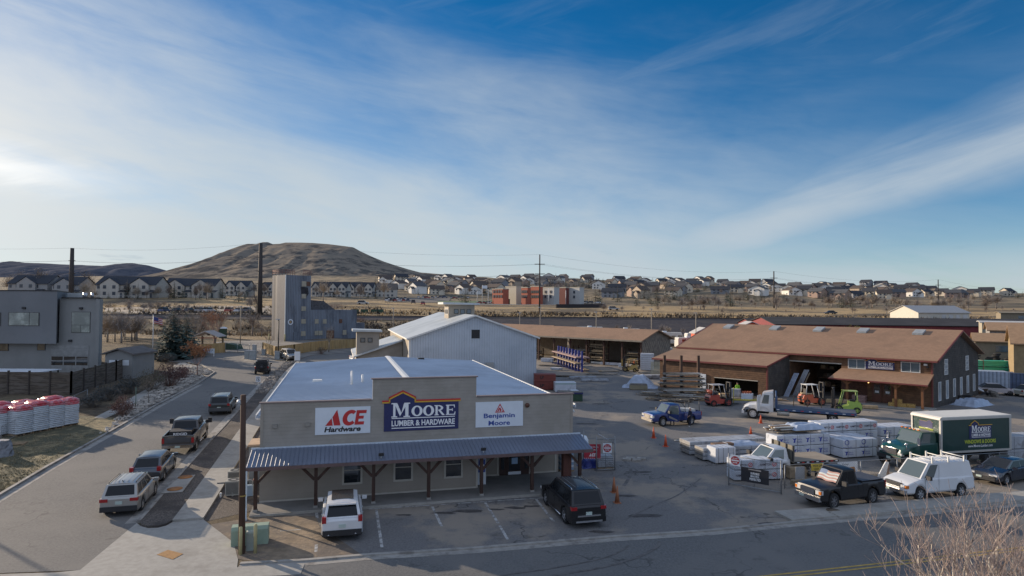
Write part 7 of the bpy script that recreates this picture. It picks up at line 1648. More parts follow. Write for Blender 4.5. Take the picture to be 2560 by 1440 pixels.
T=thing('barrier_boards','two pale panels leaning together behind the fence by the van','panels',G(2188,1205),R(15));b=MB();b.prism([(0,0,0),(.75,0,0),(1.1,0,1.2),(.85,0,1.25)],(0,.06,0),WHT);b.build('panel',T,label='white panel');b=MB();b.prism([(.8,.2,0),(1.3,.2,.0),(1.35,.2,1.0),(1.12,.2,1.3)],(0,.06,0),mat('rust_marked_panel',(.28,.2,.16),.7,var=.3));b.build('panel',T,label='rust marked panel')
T=thing('bag_pallet','grey wrapped pallet of bags inside the folded gate','pallet',G(1512,1172)+Vector((0,.2,0)),R(5));b=MB();b.box(-.55,-.5,0,.55,.5,.14,PALW);b.build('pallet',T);b=MB()
for k in range(5):
 z=.15+k*.14;b.grid([[(x,y,zz)for x,y in((-.5-q,-.42-q),(.5+q,-.42-q),(.5+q,.42+q),(-.5-q,.42+q))]for zz,q in((z,0),(z+.07,.04),(z+.14,0))],WRAPG,False,closed=True)
b.box(-.48,-.4,.84,.48,.4,.9,WRAPG);b.build('bag_stack',T)
T=thing('sack_stack','stack of white and blue sacks behind the corner posts of the store','sacks',G(1412,1175),R(15));b=MB()
for k in range(9):b.box(-.45,-.5,.12+k*.17,.45,.5,.25+k*.17,WRAP if k%2 else mat('sack_blue',(.20,.30,.42),.5))
b.build('sacks',T);b=MB();b.box(-.5,-.5,0,.5,.5,.11,PALW);b.build('pallet',T)
T=thing('white_tank','white rounded tank top behind the right end of the porch roof','tank',G(1452,1145)+Vector((0,0,0)),R(0));b=MB();b.tube([(0,0,0),(0,0,1.35),(0,0,1.6),(0,0,1.7)],[.55,.55,.42,.1],WHT,18);b.build('tank',T)
T=thing('sack_stack','low dirty stack of flattened sacks right of the folded gate','sacks',G(1556,1152),R(-15));b=MB()
for k,(x,y)in enumerate(((0,0),(.7,.1),(.2,.5),(1.0,.6))):b.box(x,y,.0,x+.6,y+.38,.13,mat('dirty_sack',(.30,.28,.25),.8,var=.3))
b.build('sacks',T)
T=thing('advert_cabinet','tall white and blue display cabinet in the store entrance recess','cabinet',SF.w((12.75,.9,.13)),R(15));b=MB();b.box(-.26,-.30,0,.26,.35,1.95,WHT);b.build('cabinet',T);b=MB();b.box(-.22,-.312,.75,.22,-.301,1.85,BLUEL);put_text(b,'DRIVEN BY',(-.18,-.312,1.65),(1,0,0),(0,0,1),.36,.08,FONTW,.02,lift=.004);put_text(b,'SAVINGS',(-.18,-.312,1.5),(1,0,0),(0,0,1),.36,.1,FONTW,.02,lift=.004)
b.face([(.19*math.cos(6.283*k/18),-.318,1.13+.13*math.sin(6.283*k/18))for k in range(18)],FONTW);b.build('advert_print',T)
CO=mat('cone_orange',(.62,.10,.035),.6,var=.06);COD=mat('cone_faded',(.34,.13,.06),.7,var=.1)
for(u,v,h_,m,l)in((1634,1095,.92,CO,'bright orange cone in front of the blue pickup'),(1664,1116,.92,CO,'bright orange cone nearest the wrapped lumber stacks'),(1535,1231,.92,COD,'faded orange cone behind the black SUV, farther one'),(1543,1257,.95,COD,'faded orange cone behind the black SUV, nearer one'),(1902,1058,.80,CO,'orange cone beside the lorry front wheel'),(1877,1087,.70,CO,'white and orange cone at the end of the left wrapped stack')):
 T=thing('traffic_cone',l,'traffic cone',G(u,v),rnd(0,1),'traffic cones in the yard');MB().box(-.19,-.19,0,.19,.19,.035,m).build('base',T);b=MB();b.tube([(0,0,.035),(0,0,h_)],[.145,.028],m,16);b.build('cone',T)
HAY=mat('straw_bale',(.42,.27,.09),.95,var=.35,sc=9,bump=.02)
for(s,t,z,l)in((3.3,-1.9,.14,'straw bale on the ground left of the porch post'),(2.45,-1.9,.14,'straw bale on the ground behind the porch post'),(2.9,-1.9,.56,'straw bale on top of the other bales'),(1.7,-1.7,.14,'straw bale right of the porch post in half shade')):
 p=BF.w((s,t,z));T=thing('straw_bale',l,'straw bale',p,math.atan2(BF.e.y,BF.e.x),'straw bales on the porch');MB().box(-.45,-.24,0,.45,.24,.40,HAY).build('bale',T)
T=thing('sack_stack','pinkish sacks heaped on the porch left of the double doors','sacks',BF.w((6.9,-1.5,.14)),math.atan2(BF.e.y,BF.e.x));b=MB()
for k in range(5):b.box(-.7+.05*(k%2),-.5,k*.17,.7,.4,.14+k*.17,mat('pink_sack',(.30,.19,.17),.8,var=.3,sc=4))
b.build('sacks',T)
for(u,v,s,m,l)in((1838,995,1.0,WRAPG,'grey bag pallet in front of the wing door'),(1868,1000,.7,WHT,'low white pallet stack right of the wing door bags'),):
 T=thing('bag_pallet',l,'pallet',G(u,v),R(-30));b=MB()
 for k in range(int(6*s)):b.box(-.6,-.5,.12+k*.17,.6,.5,.27+k*.17,m)
 b.build('bag_stack',T);MB().box(-.6,-.5,0,.6,.5,.11,PALW).build('pallet',T)
T=thing('paint_buckets','row of small orange buckets on the white pallet stack','buckets',G(1868,1000)+Vector((0,0,.8)),0);b=MB()
for k in range(4):b.cyl((-.5+k*.3,0,0),.12,.25,mat('bucket_orange',(.45,.12,.05),.6),10)
b.build('buckets',T)
T=thing('lifting_frame','yellow steel lifting frame lying on timbers by the red forklift','frame',G(1832,1010));b=MB();YF=mat('frame_yellow',(.48,.40,.05),.5)
for q in((0,0,2.6,-.2),(.2,.6,2.9,.2),(0,0,.5,.9),(1.2,-.1,1.6,.7),(2.4,-.2,2.9,.5)):b.tube([(q[0],q[1],.45),(q[2],q[3],.45)],.06,YF,5)
b.tube([(.1,0,0),(.1,0,1.9)],.05,YF,5);b.tube([(2.6,.1,0),(2.6,.1,.45)],.05,YF,5);b.build('frame',T)
loose_pile('lumber_pile','pale long timbers under the yellow lifting frame',G(1835,1003)+Vector((0,1.2,0)),-8,6.5,1.2,14,.35,(0,1,4),jitter=.03)
loose_pile('lumber_pile','tan board stack between post rack and red forklift',G(1752,1006)+Vector((0,.8,0)),8,2.6,1.0,26,.6,(0,1),jitter=.01)
for(s,t,a,L,m,l)in((14.9,-.5,.25,3.6,WRAPG,'pale plastic wrapped lengths leaning in the bay'),(14.2,-.4,.3,3.2,WOODS[1],'single board leaning at the dark bay'),(15.3,-2.0,.2,3.2,TBL,'blue wrapped trim lengths leaning on the wing side')):
 p=BF.w((s,t,0));T=thing('leaning_boards',l,'boards',p);d=(BF.e*-.35+BF.n*.2+Vector((0,0,1))).normalized();b=MB()
 for k in range(1 if 'single' in l else 4):b.obox(d*L/2-BF.e*k*.16,(d,BF.e,d.cross(BF.e)),(L,.12,.05),m)
 b.build('board',T)
random.seed(77)
for(s,lv,l)in((10.6,3,'dim loaded shelf in the dark bay, right one'),(13.2,3,'dim loaded shelf in the dark bay, left one')):
 T=thing('lumber_shelf',l,'shelf',BF.w((s,5.5,0)));b=BF.mb()
 for k in range(lv):b.box(-.9,0,.8+k*1.1,1.1,1.4,.9+k*1.1,WOODS[3]);
 for k in range(lv*4):x=rnd(-.8,.5);z=.92+(k%lv)*1.1;b.box(x,.05+rnd(0,.3),z,x+.5,1.2,z+rnd(.1,.6),random.choice(WOODS))
 b.build('shelf_goods',T)
# -- people
SKIN=mat('skin',(.42,.24,.17),.6,var=0);HIVIS=mat('hi_vis_lime',(.28,.60,.05),.7,var=.05);JEAN=mat('dark_denim',(.025,.028,.045),.9,var=.2);NAVYC=mat('navy_shirt',(.02,.024,.05),.9,var=.15);SHOE=mat('white_shoe',(.5,.5,.5),.7,var=0);BOOT=mat('dark_boot',(.03,.025,.02),.8,var=0);GREYH=mat('pale_cap',(.5,.46,.42),.8,var=0)
def person(label,loc,h,shirt,pants,shoe,arms,legs=((.10,.05),(-.10,-.05)),hair=GREYH,height=1.75,lean=.0):
 """one continuous skinned body; arms = two (elbow, hand) offsets; head with nose and ears, five fingered hands"""
 T=thing('person',label,'person',loc,h,None,height/1.75);V=[];E=[];RD=[]
 def add(p,r,par=None):
  V.append(Vector(p));RD.append(r)
  if par is not None:E.append((par,len(V)-1))
  return len(V)-1
 pel=add((0,0,.96),.145);sp=add((lean*.3,0,1.12),.135,pel);ch=add((lean*.8,0,1.32),.155,sp);nk=add((lean,0,1.49),.062,ch);hd=add((lean+.02,0,1.56),.07,nk);h2=add((lean+.025,0,1.66),.098,hd);add((lean+.015,0,1.735),.07,h2);add((lean+.12,0,1.645),.018,h2)
 for s in(1,-1):add((lean+.01,s*.10,1.65),.015,h2)
 for s,(dx,dx2)in zip((1,-1),legs):
  hp=add((0,s*.095,.90),.105,pel);kn=add((dx*.6+.02,s*.11,.50),.068,hp);an=add((dx,s*.115,.09),.045,kn);to=add((dx+.15,s*.125,.04),.038,an)
 for s,(el,ha)in zip((1,-1),arms):
  sh=add((lean*.8,s*.19,1.40),.062,ch);e=add((lean+el[0],s*(.21+el[1]),el[2]),.045,sh);w=add((lean+ha[0],s*(.2+ha[1]),ha[2]),.03,e);d=(V[w]-V[e]).normalized();pm_=add(V[w]+d*.06,.034,w)
  side=d.cross(Vector((0,0,1))if abs(d.z)<.9 else Vector((1,0,0))).normalized()
  for k in range(4):
   q=add(V[pm_]+d*.04+side*(k-1.5)*.021,.010,pm_);add(V[q]+d*(.05-.008*abs(k-1.3))+Vector((.01,0,-.01)),.008,q)
  q=add(V[w]+d*.03+side*-.045,.011,w);add(V[q]+d*.04-side*.012,.009,q)
 me=bpy.data.meshes.new('body');me.from_pydata([tuple(v)for v in V],E,[]);o=bpy.data.objects.new('body',me);COL.objects.link(o)
 sk=o.modifiers.new('s','SKIN');me.skin_vertices.new()if not me.skin_vertices else None
 for i,r in enumerate(RD):me.skin_vertices[0].data[i].radius=(r,r*(.78 if i in(0,1,2)else 1))
 me.skin_vertices[0].data[0].use_root=True;sb=o.modifiers.new('u','SUBSURF');sb.levels=sb.render_levels=2
 dg=bpy.context.evaluated_depsgraph_get();dg.update();m2=bpy.data.meshes.new_from_object(o.evaluated_get(dg));bpy.data.objects.remove(o)
 m2.materials.clear()
 for m in(SKIN,shirt,pants,shoe):m2.materials.append(m)
 hands=[V[i]for i in range(len(V))if RD[i]==.034]
 for p in m2.polygons:
  c=p.center;p.use_smooth=True
  near=min((c-q).length for q in hands)<.11
  p.material_index=0 if near or c.z>1.47 else(3 if c.z<.10 else(2 if c.z<.96 and abs(c.y)<.24 else 1))
 b_=bpy.data.objects.new('body',m2);COL.objects.link(b_);b_.parent=T
 b=MB();n=12;b.grid([[(lean+.012+q*math.cos(6.283*k/n)*1.08,q*math.sin(6.283*k/n),z)for k in range(n)]for q,z in((.104,1.66),(.108,1.70),(.095,1.745),(.06,1.775),(.01,1.785))],hair,True,closed=True);b.build('hair',T)
 b=MB()
 for s in(1,-1):b.obox((lean+.118,s*.035,1.665),((1,0,0),(0,1,0),(0,0,1)),(.01,.022,.012),BLK)
 b.obox((lean+.108,0,1.60),((1,0,0),(0,1,0),(0,0,1)),(.01,.045,.008),mat('lips',(.25,.08,.07),.6));b.build('face',T)
 return T
rest=((.02,.03,1.14),(.10,.02,.92))
p=G(1726,1067);person('person in dark clothes with white shoes standing beside the blue pickup bed',p,R(200),NAVYC,JEAN,SHOE,[((.05,.04,1.15),(.22,.0,1.05)),rest],legs=((.12,0),(-.08,0)),height=1.78)
p=G(1681,1064);person('person standing in the open door of the blue pickup, mostly hidden',p,R(120),NAVYC,JEAN,BOOT,[rest,rest],hair=mat('dark_hair',(.03,.02,.015),.9))
p=G(1913,1046)+Vector((.15,.5,.45));person('person in lime hi vis shirt on the step at the open lorry door',p,R(100),HIVIS,JEAN,BOOT,[((.12,.02,1.2),(.35,-.05,1.3)),rest],hair=mat('dark_hair',(.03,.02,.015),.9))
p=G(1848,993)+Vector((0,.6,.0));person('person in lime hi vis jacket bending inside the wing doorway',p,R(250),HIVIS,JEAN,BOOT,[rest,rest],lean=.12,hair=mat('dark_hair',(.03,.02,.015),.9))
p=G(1797,1014);
person('driver in orange top seated high on the yellow forklift',G(1580,926)+Vector((.5,.4,.35)),R(150),mat('orange_top',(.6,.14,.03),.8),JEAN,BOOT,[((.15,.02,1.2),(.35,-.1,1.15)),rest],legs=((.3,0),(.3,0)),height=1.5)
random.seed(404)
for(u,v,a,L,W_,h,m,l)in((1352,905,-20,2.4,1.2,.7,WRAP,'short white wrapped bundle left of the blue rack'),(1375,925,-25,2.0,1.1,.35,WRAP,'flat white wrapped bundle near the barn corner'),(1425,948,8,4.2,.9,.3,WRAPG,'long grey wrapped trim below the blue rack end'),(1455,955,5,4.0,1.0,.3,WRAPG,'lowest grey wrapped trim bundle before the blue rack'),(1500,912,-30,5.5,.9,.45,WRAP,'long white wrapped bundle on the ground at the shed front'),(1545,918,-30,1.6,1.1,.6,WRAP,'white bundle beside the yellow forklift front'),(1610,948,12,3.4,1.2,.5,WRAPG,'grey covered bundle between forklift and blue tarpaulin'),(1770,1002,-8,2.2,1.0,.55,WOODS[0],'yellow tan lumber block left of the red forklift'),(1800,992,-8,3.6,.9,.3,WOODS[0],'pale lumber block behind the red forklift'),(2150,1022,-20,1.8,.8,.3,WOODS[0],'small pale lumber block right of the lime forklift'),(2065,1008,-8,2.6,.5,.4,WOODS[0],'bright tan beam behind the orange forklift'),(2275,1142,12,2.6,.5,.12,WOODS[1],'thin board bundle under the box truck'),(1975,1200,10,1.3,1.0,.7,WOODS[1],'tan lumber stack behind the grey fence sign'),(2450,1182,12,3.4,.6,.3,WOODS[1],'tan beams at the fence base right of the van')):
 p=G(u,v);T=thing('lumber_bundle',l,'lumber bundle',p,R(a));b=MB();n=max(2,int(h/.14))
 for k in range(n):e=rnd(0,.06);b.box(e,e,.08+k*h/n,L-rnd(0,.12),W_-e,.08+(k+.93)*h/n,m)
 b.build('boards',T);b=MB();b.box(L*.15,0,0,L*.15+.1,W_,.08,WOODS[2]);b.box(L*.8,0,0,L*.8+.1,W_,.08,WOODS[2]);b.build('bearer',T)
for(u,v,L,n,l)in((1730,998,4.2,22,'splayed heap of steel grey boards at the rack foot'),(1690,1003,5.0,26,'splayed heap of dark boards in front of the post rack'),(1610,1000,5.5,22,'thin scattered dark boards at the pile front'),(1350,940,5.0,16,'loose dark boards behind the red bundle'),(1720,1120,1.8,8,'broken board scraps beside the nearest grey wrapped boards')):
 T=loose_pile('board_heap',l,G(u,v),rnd(-30,5),L,1.4,n,.3,(2,3,1),jitter=.35,spread=.4)
# -- fire training tower
random.seed(11)
CONT=mat('container_steel',(.17,.195,.235),.6,var=.16,sc=.5,c2=(.11,.125,.155),sc2=.35,f2=(.5,.62),st=(1,1,.35),lines=('XY',.55,.35,.42,.04),metal=.1);CONTL=mat('container_grey',(.18,.17,.17),.6,var=.08,lines=('XY',.5,.3,.4,.04))
def tower():
 C=GT(711,853);e=Vector((.65,.76,0));n=Vector((-.76,.65,0));gz=C.z;fr=Frame((C.x,C.y),math.atan2(.76,.65),math.atan2(.65,-.76),gz);zt=17.3-gz;zl=9.75-gz
 T=thing('training_tower','tall grey blue fire training tower built of corrugated shipping containers','tower',C)
 b=fr.mb();b.face([(0,0,0),(6.2,0,0),(6.2,0,zt),(0,0,zt)],CONT);b.face([(6.2,0,0),(6.2,5.4,0),(6.2,5.4,zt),(6.2,0,zt)],CONT);b.face([(0,5.4,0),(6.2,5.4,0),(6.2,5.4,zt),(0,5.4,zt)],CONT);b.face([(0,0,zt),(6.2,0,zt),(6.2,5.4,zt),(0,5.4,zt)],CONTL);b.build('tower_wall',T)
 b=fr.mb();b.face([(0,0,0),(0,5.4,0),(0,5.4,zt),(0,0,zt)],CONTL);b.build('end_wall',T);b=fr.mb();b.box(-.06,-.12,0,.1,-.003,zt,WTRIM);b.build('corner_post',T)
 b=fr.mb();b.box(6.21,0,0,18.5,5.4,zl,CONT);b.build('low_wall',T);b=fr.mb();b.box(18.5,1,0,21.5,5.4,3.6,CONT);b.build('annex_wall',T)
 TAN=mat('tan_shutter',(.34,.31,.24),.7);BR=mat('burnt_shutter',(.12,.06,.04),.8)
 def s_of(u):
  r=(u-1280)/1600;return(r*C.y-C.x)/(e.x-r*e.y)
 def z_of(u,v,s):Y=C.y+e.y*s;return CH+(758+.0072*(u-853)-v)*Y/1600-gz
 def win(u0,u1,v0,v1,m,nm='shutter'):
  s0,s1=s_of(u0),s_of(u1);b=fr.mb();b.box(s0,-.12,z_of(u0,v1,s0),s1,-.004,z_of(u0,v0,s0),m);b.build(nm,T)
 for v0,v1 in((702,715),(734,745),(765,776),(797,808),(827,839)):win(754,765,v0,v1,TAN)
 for u0,u1,v0,v1,m in((788,797,797,808,TAN),(808,817,797,808,TAN),(849,856,797,807,BR),(788,797,826,837,TAN),(798,807,826,837,TAN),(818,836,825,850,BR),(858,867,824,836,TAN)):win(u0,u1,v0,v1,m)
 win(735,743,830,851,mat('steel_door',(.13,.15,.18),.6),'door');win(766,775,703,714,BR);
 SOOT=mat('soot_stain',(.03,.03,.035),.95,var=.3)
 for pts in([(752,716),(770,718),(772,733),(766,742),(763,733),(753,734)],):
  b=fr.mb();b.face([(s_of(u),-.008,z_of(u,v,s_of(u)))for u,v in pts],SOOT);b.build('soot_patch',T)
 s0=s_of(727);z0=z_of(727,804,s0);b=fr.mb()
 for q in ringq(ell(s0,z0,.62,.62),ell(s0,z0,.40,.40)):b.face([(x,-.09,z)for x,z in q],WHT)
 b.face([(s0+.22*math.cos(k),-.09,z0+.22*math.sin(k))for k in[6.283*i/12 for i in range(12)]],mat('emblem_ochre',(.4,.25,.1),.6));b.build('emblem',T)
 RR=mat('rail_rust',(.24,.12,.09),.7);b=fr.mb()
 def rl(s0,t0,s1,t1,z,h=1.1):
  for q in(.45,.8,1.1):b.tube([(s0,t0,z+q),(s1,t1,z+q)],.05,RR,4)
  for k in range(5):f=k/4;b.tube([(lerp(s0,s1,f),lerp(t0,t1,f),z),(lerp(s0,s1,f),lerp(t0,t1,f),z+h)],.05,RR,4)
 rl(0,0,0,5.4,zt);rl(0,0,2.2,0,zt);rl(4.2,0,6.2,0,zt);rl(12,5.2,18,5.2,zl);rl(19,1,21.4,1,3.6);b.build('roof_railing',T)
 b=fr.mb();b.prism([(6.4,3,zl),(14.5,3,zl),(11.5,3,zl+2.0),(6.4,3,zl+2.3)],(-.5,.45,0),mat('burn_roof',(.09,.085,.09),.8,var=.3));b.build('roof_prop',T)
 b=fr.mb()
 for t,s in((-.5,-.2),(4.8,-.9)):b.tube([(s,t,0),(s,t,1.5)],.14,mat('faded_yellow_bollard',(.42,.37,.19)),8)
 b.build('guard_post',T)
tower()
def forecourt_items():
 p=GT(522,873);T=thing('picnic_shelter','small open picnic shelter with pale gabled roof','shelter',p,R(5));b=MB();SM=mat('pale_shelter_roof',(.36,.33,.31),.7)
 for s in(1,-1):b.face([(s*2.4,-2.2,2.3),(0,-2.2,3.3),(0,2.2,3.3),(s*2.4,2.2,2.3),(s*2.4,-2.2,2.45),(0,-2.2,3.48),(0,2.2,3.48),(s*2.4,2.2,2.45)],SM,idx=[(0,1,2,3),(4,5,6,7),(0,1,5,4),(2,3,7,6),(0,3,7,4)])
 b.build('roof',T);b=MB();b.box(-2.2,-2.15,2.1,2.2,-2.0,2.3,mat('rust_beam',(.22,.09,.06),.8));b.build('beam',T)
 for x in(-1.9,1.8):
  for y in(-2,1.9):MB().box(x-.12,y-.12,-.1,x+.15,y+.15,2.3,BARK).build('post',T)
 T=thing('picnic_table','pale red picnic table under the shelter','table',p+Vector((.3,-.2,0)));b=MB();b.box(-.9,-.4,.72,.9,.4,.78,mat('pale_red_table',(.42,.22,.20),.6));b.build('table_top',T);MB().box(-.9,-.8,.42,.9,-.55,.47,mat('pale_red_table',(.42,.22,.20))).build('bench',T);MB().tube([(0,0,0),(0,0,.72)],.06,DPL,6).build('leg',T)
 p=GT(557,845);T=thing('portable_toilet','green portable toilet with white roof on the training ground','toilet',p);b=MB();b.box(-.65,-.6,0,.65,.6,2.1,mat('toilet_green',(.018,.05,.028),.6));b.build('cabin',T);b=MB();b.prism([(-.75,-.68,2.1),(.75,-.68,2.1),(.65,-.68,2.3),(0,-.68,2.5),(-.65,-.68,2.3)],(0,1.36,0),WHT);b.build('roof',T)
 p=GT(567,874);T=thing('skip_lid','low dark green container lid behind the gate','container',p,R(-10));b=MB();b.prism([(-2,0,0),(2,0,0),(1.5,0,.9),(-.4,0,1.2),(-2,0,.8)],(0,2.2,0),mat('toilet_green',(.018,.05,.028)));b.build('lid',T)
 T=chain_fence('wide_gate','wide grey chain link gate between the two pine fences',GT(563,881),GT(655,882),1.75,3,cat='gate')
 p=GT(520,891);T=thing('notice_sign','white sign board with dark lettering against the left pine fence','sign',p,R(0));s=p.y/1600;w=32*s;b=MB();b.box(-w/2,-.05,.5,w/2,.02,.5+12*s,WHT);q=b.build('sign_board',T)
 b=MB();put_text(b,'TRAINING CENTER',(-w*.20,-.052,.5+7*s),(1,0,0),(0,0,1),w*.6,2.5*s,BLK,.02,lift=.01);put_text(b,'FIRE RESCUE',(-w*.12,-.052,.5+3*s),(1,0,0),(0,0,1),w*.45,2*s,BLUEL,.02,lift=.01)
 b.face([(-w*.36+1.6*s*math.cos(k),-.06,.5+8*s+1.6*s*math.sin(k))for k in[6.283*i/12 for i in range(12)]],BLUEL);b.build('lettering',q);MB().box(-w/2+.05,-.02,0,-w/2+.2,.1,.5,WTRIM).build('post',T);MB().box(w/2-.2,-.02,0,w/2-.05,.1,.5,WTRIM).build('post',T)
 for(u,v,w_,h_,l)in((632,899,.9,1.4,'pale grey control box on the island'),(618,897,.7,1.3,'grey green control box left on the island'),(636,893,.5,2.0,'slim pale kiosk on the island'),(660,887,.6,.9,'small pale box near the pine fence corner'),(694,897,.8,1.2,'pale box beside the dark lamp post')):
  p=GT(u,v);T=thing('control_box',l,'utility box',p);MB().box(-w_/2,-.3,0,w_/2,.3,h_,mat('pale_box_grey',(.30,.33,.34),.6)).build('cabinet',T);MB().box(-w_/2-.04,-.34,h_+.002,w_/2+.04,.34,h_+.07,RIMS).build('lid',T)
 isl=pix((598,899),(612,892),(640,889),(668,890),(668,896),(648,905),(620,908));drape('traffic_island',isl,ROCKM,.02)
forecourt_items()
p=GT(893,904);T=pickup('utility_pickup','small white utility pickup half hidden behind the annex',on(p.x+1.2,p.y+1),R(35),WHITEP,5.2,1.9,1.85,3.1,.38,(-.45,-.25,.65,1.25),-.75,zb=1.1)
# -- storage units, sheds, caravans to the right of the railway
def low_house(name,label,cat,O,ea,L,D,h,rh,wall,roof,g=None,over=.4,along=True,win=None,z=None,door=None):
 """gabled building; ridge along s if along else along t"""
 z=(min(H(O[0],O[1]),H(O[0]+math.cos(ea)*L,O[1]+math.sin(ea)*L))-.1)if z is None else z;fr=Frame(O,ea,None,z);T=thing(name,label,cat,fr.O,0,g)
 b=fr.mb();b.face([(0,0,-1),(L,0,-1),(L,0,h),(0,0,h)],wall);b.face([(0,D,-1),(L,D,-1),(L,D,h),(0,D,h)],wall);b.face([(0,0,-1),(0,D,-1),(0,D,h),(0,0,h)],wall);b.face([(L,0,-1),(L,D,-1),(L,D,h),(L,0,h)],wall)
 if along:
  for x in(0,L):b.face([(x,0,h),(x,D,h),(x,D/2,h+rh)],wall)
 else:
  for y in(0,D):b.face([(0,y,h),(L,y,h),(L/2,y,h+rh)],wall)
 b.build('wall',T);b=fr.mb();o=over;k=rh/((D if along else L)/2)*o
 if along:q=[[(-o,-o,h-k),(L+o,-o,h-k),(L+o,D/2,h+rh),(-o,D/2,h+rh)],[(L+o,D+o,h-k),(-o,D+o,h-k),(-o,D/2,h+rh),(L+o,D/2,h+rh)]]
 else:q=[[(-o,-o,h-k),(-o,D+o,h-k),(L/2,D+o,h+rh),(L/2,-o,h+rh)],[(L+o,D+o,h-k),(L+o,-o,h-k),(L/2,-o,h+rh),(L/2,D+o,h+rh)]]
 for f in q:b.face([(x,y,zz+.02)for x,y,zz in f]+[(x,y,zz+.18)for x,y,zz in f],roof,idx=[(0,1,2,3),(7,6,5,4),(0,4,5,1),(1,5,6,2),(3,2,6,7),(0,3,7,4)])
 b.build('roof',T)
 for(s0,z0,s1,z1,m,nm)in(win or[]):fr.mb().box(s0,-.08,z0,s1,-.004,z1,m).build(nm,T)
 return T,fr
BLKR=mat('black_roof',(.016,.015,.017),.85,var=.2,sc=.4,c2=(.028,.026,.028),sc2=.2);REDW=mat('storage_red_wall',(.17,.022,.028),.7,var=.15,sc=1.5,lines=('XY',1.6,.04,.5,0));REDO=mat('shed_orange_red',(.50,.085,.035),.7,var=.1)
TANR=mat('tan_flat_wall',(.22,.185,.13),.85,var=.08);CRW=mat('cream_block_wall',(.32,.29,.23),.85,var=.08);BRR=mat('light_brown_roof',(.30,.19,.11),.9,var=.12);WROOF=mat('white_roof',(.46,.45,.43),.6,var=.06)
O=PY(2195,830,148);low_house('storage_building','very long low storage building with black roof and dark red wall','building',(O.x-22,152),R(-6),92-22,24,6.3-.35,1.5,REDW,BLKR,z=1.0,win=[(55.5,2.5,58.0,5.6,BLK,'door')])
O=PY(1945,800,170);low_house('storage_building','second long black roofed storage building nearer the railway bank','building',(O.x-6,172),R(-2),90,12,3.2,1.2,REDW,BLKR,z=3.4)
for(u0,v0,u1,v1,Y)in((2018,797,2044,812,158),(2148,799,2173,809,158),(2237,805,2264,815,156)):
 a,c=PY(u0,v0,Y+6),PY(u1,v1,Y-4);T=thing('roof_strip','white sloping roof strip across the black storage roof near photo column %s'%{2018:'left',2148:'centre',2237:'right'}[u0],'roof strip',a);b=MB();d=c-a;b.obox(d/2+Vector((0,0,.2)),(d,Vector((1,0,0)),(0,0,1)),(d.length,.7,.12),WROOF);b.build('strip',T)
O=PY(2311,800,205);T,f_=low_house('white_building','white gabled workshop with grey roof beyond the black storage roofs','building',(O.x,208),R(4),17.5,14,2.6,2.2,mat('white_block_wall',(.50,.48,.42),.8,var=.06),mat('pale_grey_roof',(.33,.33,.33),.7,var=.08),along=True,z=7.0,win=[(8+k*2.4,.4,9.4+k*2.4,2.0,RIMS,'door')for k in range(4)])
for(u,vt,vb,w,Y,m,l)in((1762,823,840,4.2,150,REDO,'orange red shed with white trim left of the big timber roof'),(1880,806,824,5.2,158,REDO,'orange red gable peeping over the timber roof, middle one'),(2011,812,826,3.6,158,REDO,'orange red gable peeping over the timber roof, right one')):
 c=PY(u,vb,Y);h=(vb-vt)*Y/1600;gz=H(c.x,Y);low_house('red_shed',l,'shed',(c.x-w/2,Y),0,w,4,max(1.6,CH+(764-(vt+(vb-vt)*.45))*Y/1600-gz),1.1,m,WROOF,along=False,z=gz)
for(u0,vt,u1,vb,Y,D,m,rm,l,rh)in((2502,783,2640,806,168,14,TANR,TANR,'tan flat walled warehouse at the far right edge',.2),(2455,807,2640,840,128,10,CRW,WROOF,'cream block building with pale roof at the right edge',.2),(2474,826,2600,850,112,9,mat('grey_block',(.22,.21,.20),.9),BRR,'grey walled house with light brown roof at the right',1.2),(2438,853,2600,885,104,7,TANR,BRR,'long tan house with light brown roof and grey window at the right',1.1),(2534,858,2640,905,88,9,mat('yellow_wall',(.26,.19,.10),.8),BRR,'yellow walled house with steep brown gable at the right edge',2.2)):
 a=PY(u0,vt,Y);c=PY(u1,vt,Y);gz=0;low_house('house',l,'house',(a.x,Y),R(-34 if 'steep' in l else-33),c.x-a.x,D,a.z-gz,rh,m,rm,z=0.,win=[((c.x-a.x)*.25,a.z-1.6,(c.x-a.x)*.25+1.6,a.z-.6,GLASSB,'window')])
p=G(2443,952);T=thing('shipping_container','blue white corrugated shipping container behind the old cars','container',(60.2,89,0),R(-20));b=MB();b.box(0,0,.1,7.4,2.44,2.6,mat('container_bluewhite',(.30,.36,.45),.6,var=.1,lines=('XY',.45,.45,.45,.03)));b.build('container',T)
for k in range(1):T=thing('shipping_container','dark blue container end right of the corrugated one','container',(67.6,87.4,0),R(-16));MB().box(0,0,.1,4.0,2.4,2.4,mat('container_darkblue',(.07,.10,.17),.6,var=.2,lines=('XY',.45,.4,.4,.03))).build('container',T)
for k,(x,y,z)in enumerate(((72.5,96.5,2.9),(72.5,96.5,3.9))):
 T=thing('board_bundle','bright sea green board bundle, '+('lower' if k==0 else 'upper')+' of the two above the containers','board bundle',(x,y,z-1.5),R(-8));b=MB();GN=mat('sea_green_board',(.05,.42,.28),.6,var=.05)
 for j in range(4):b.box(-3.2,-.6,.1+j*.22,3.2,.6,.28+j*.22,GN)
 b.build('boards',T);b=MB();
 for xx in(-1.8,1.8):b.box(xx,-.65,0,xx+.12,.65,1.0,WOODS[2])
 b.build('strap',T)
random.seed(3)
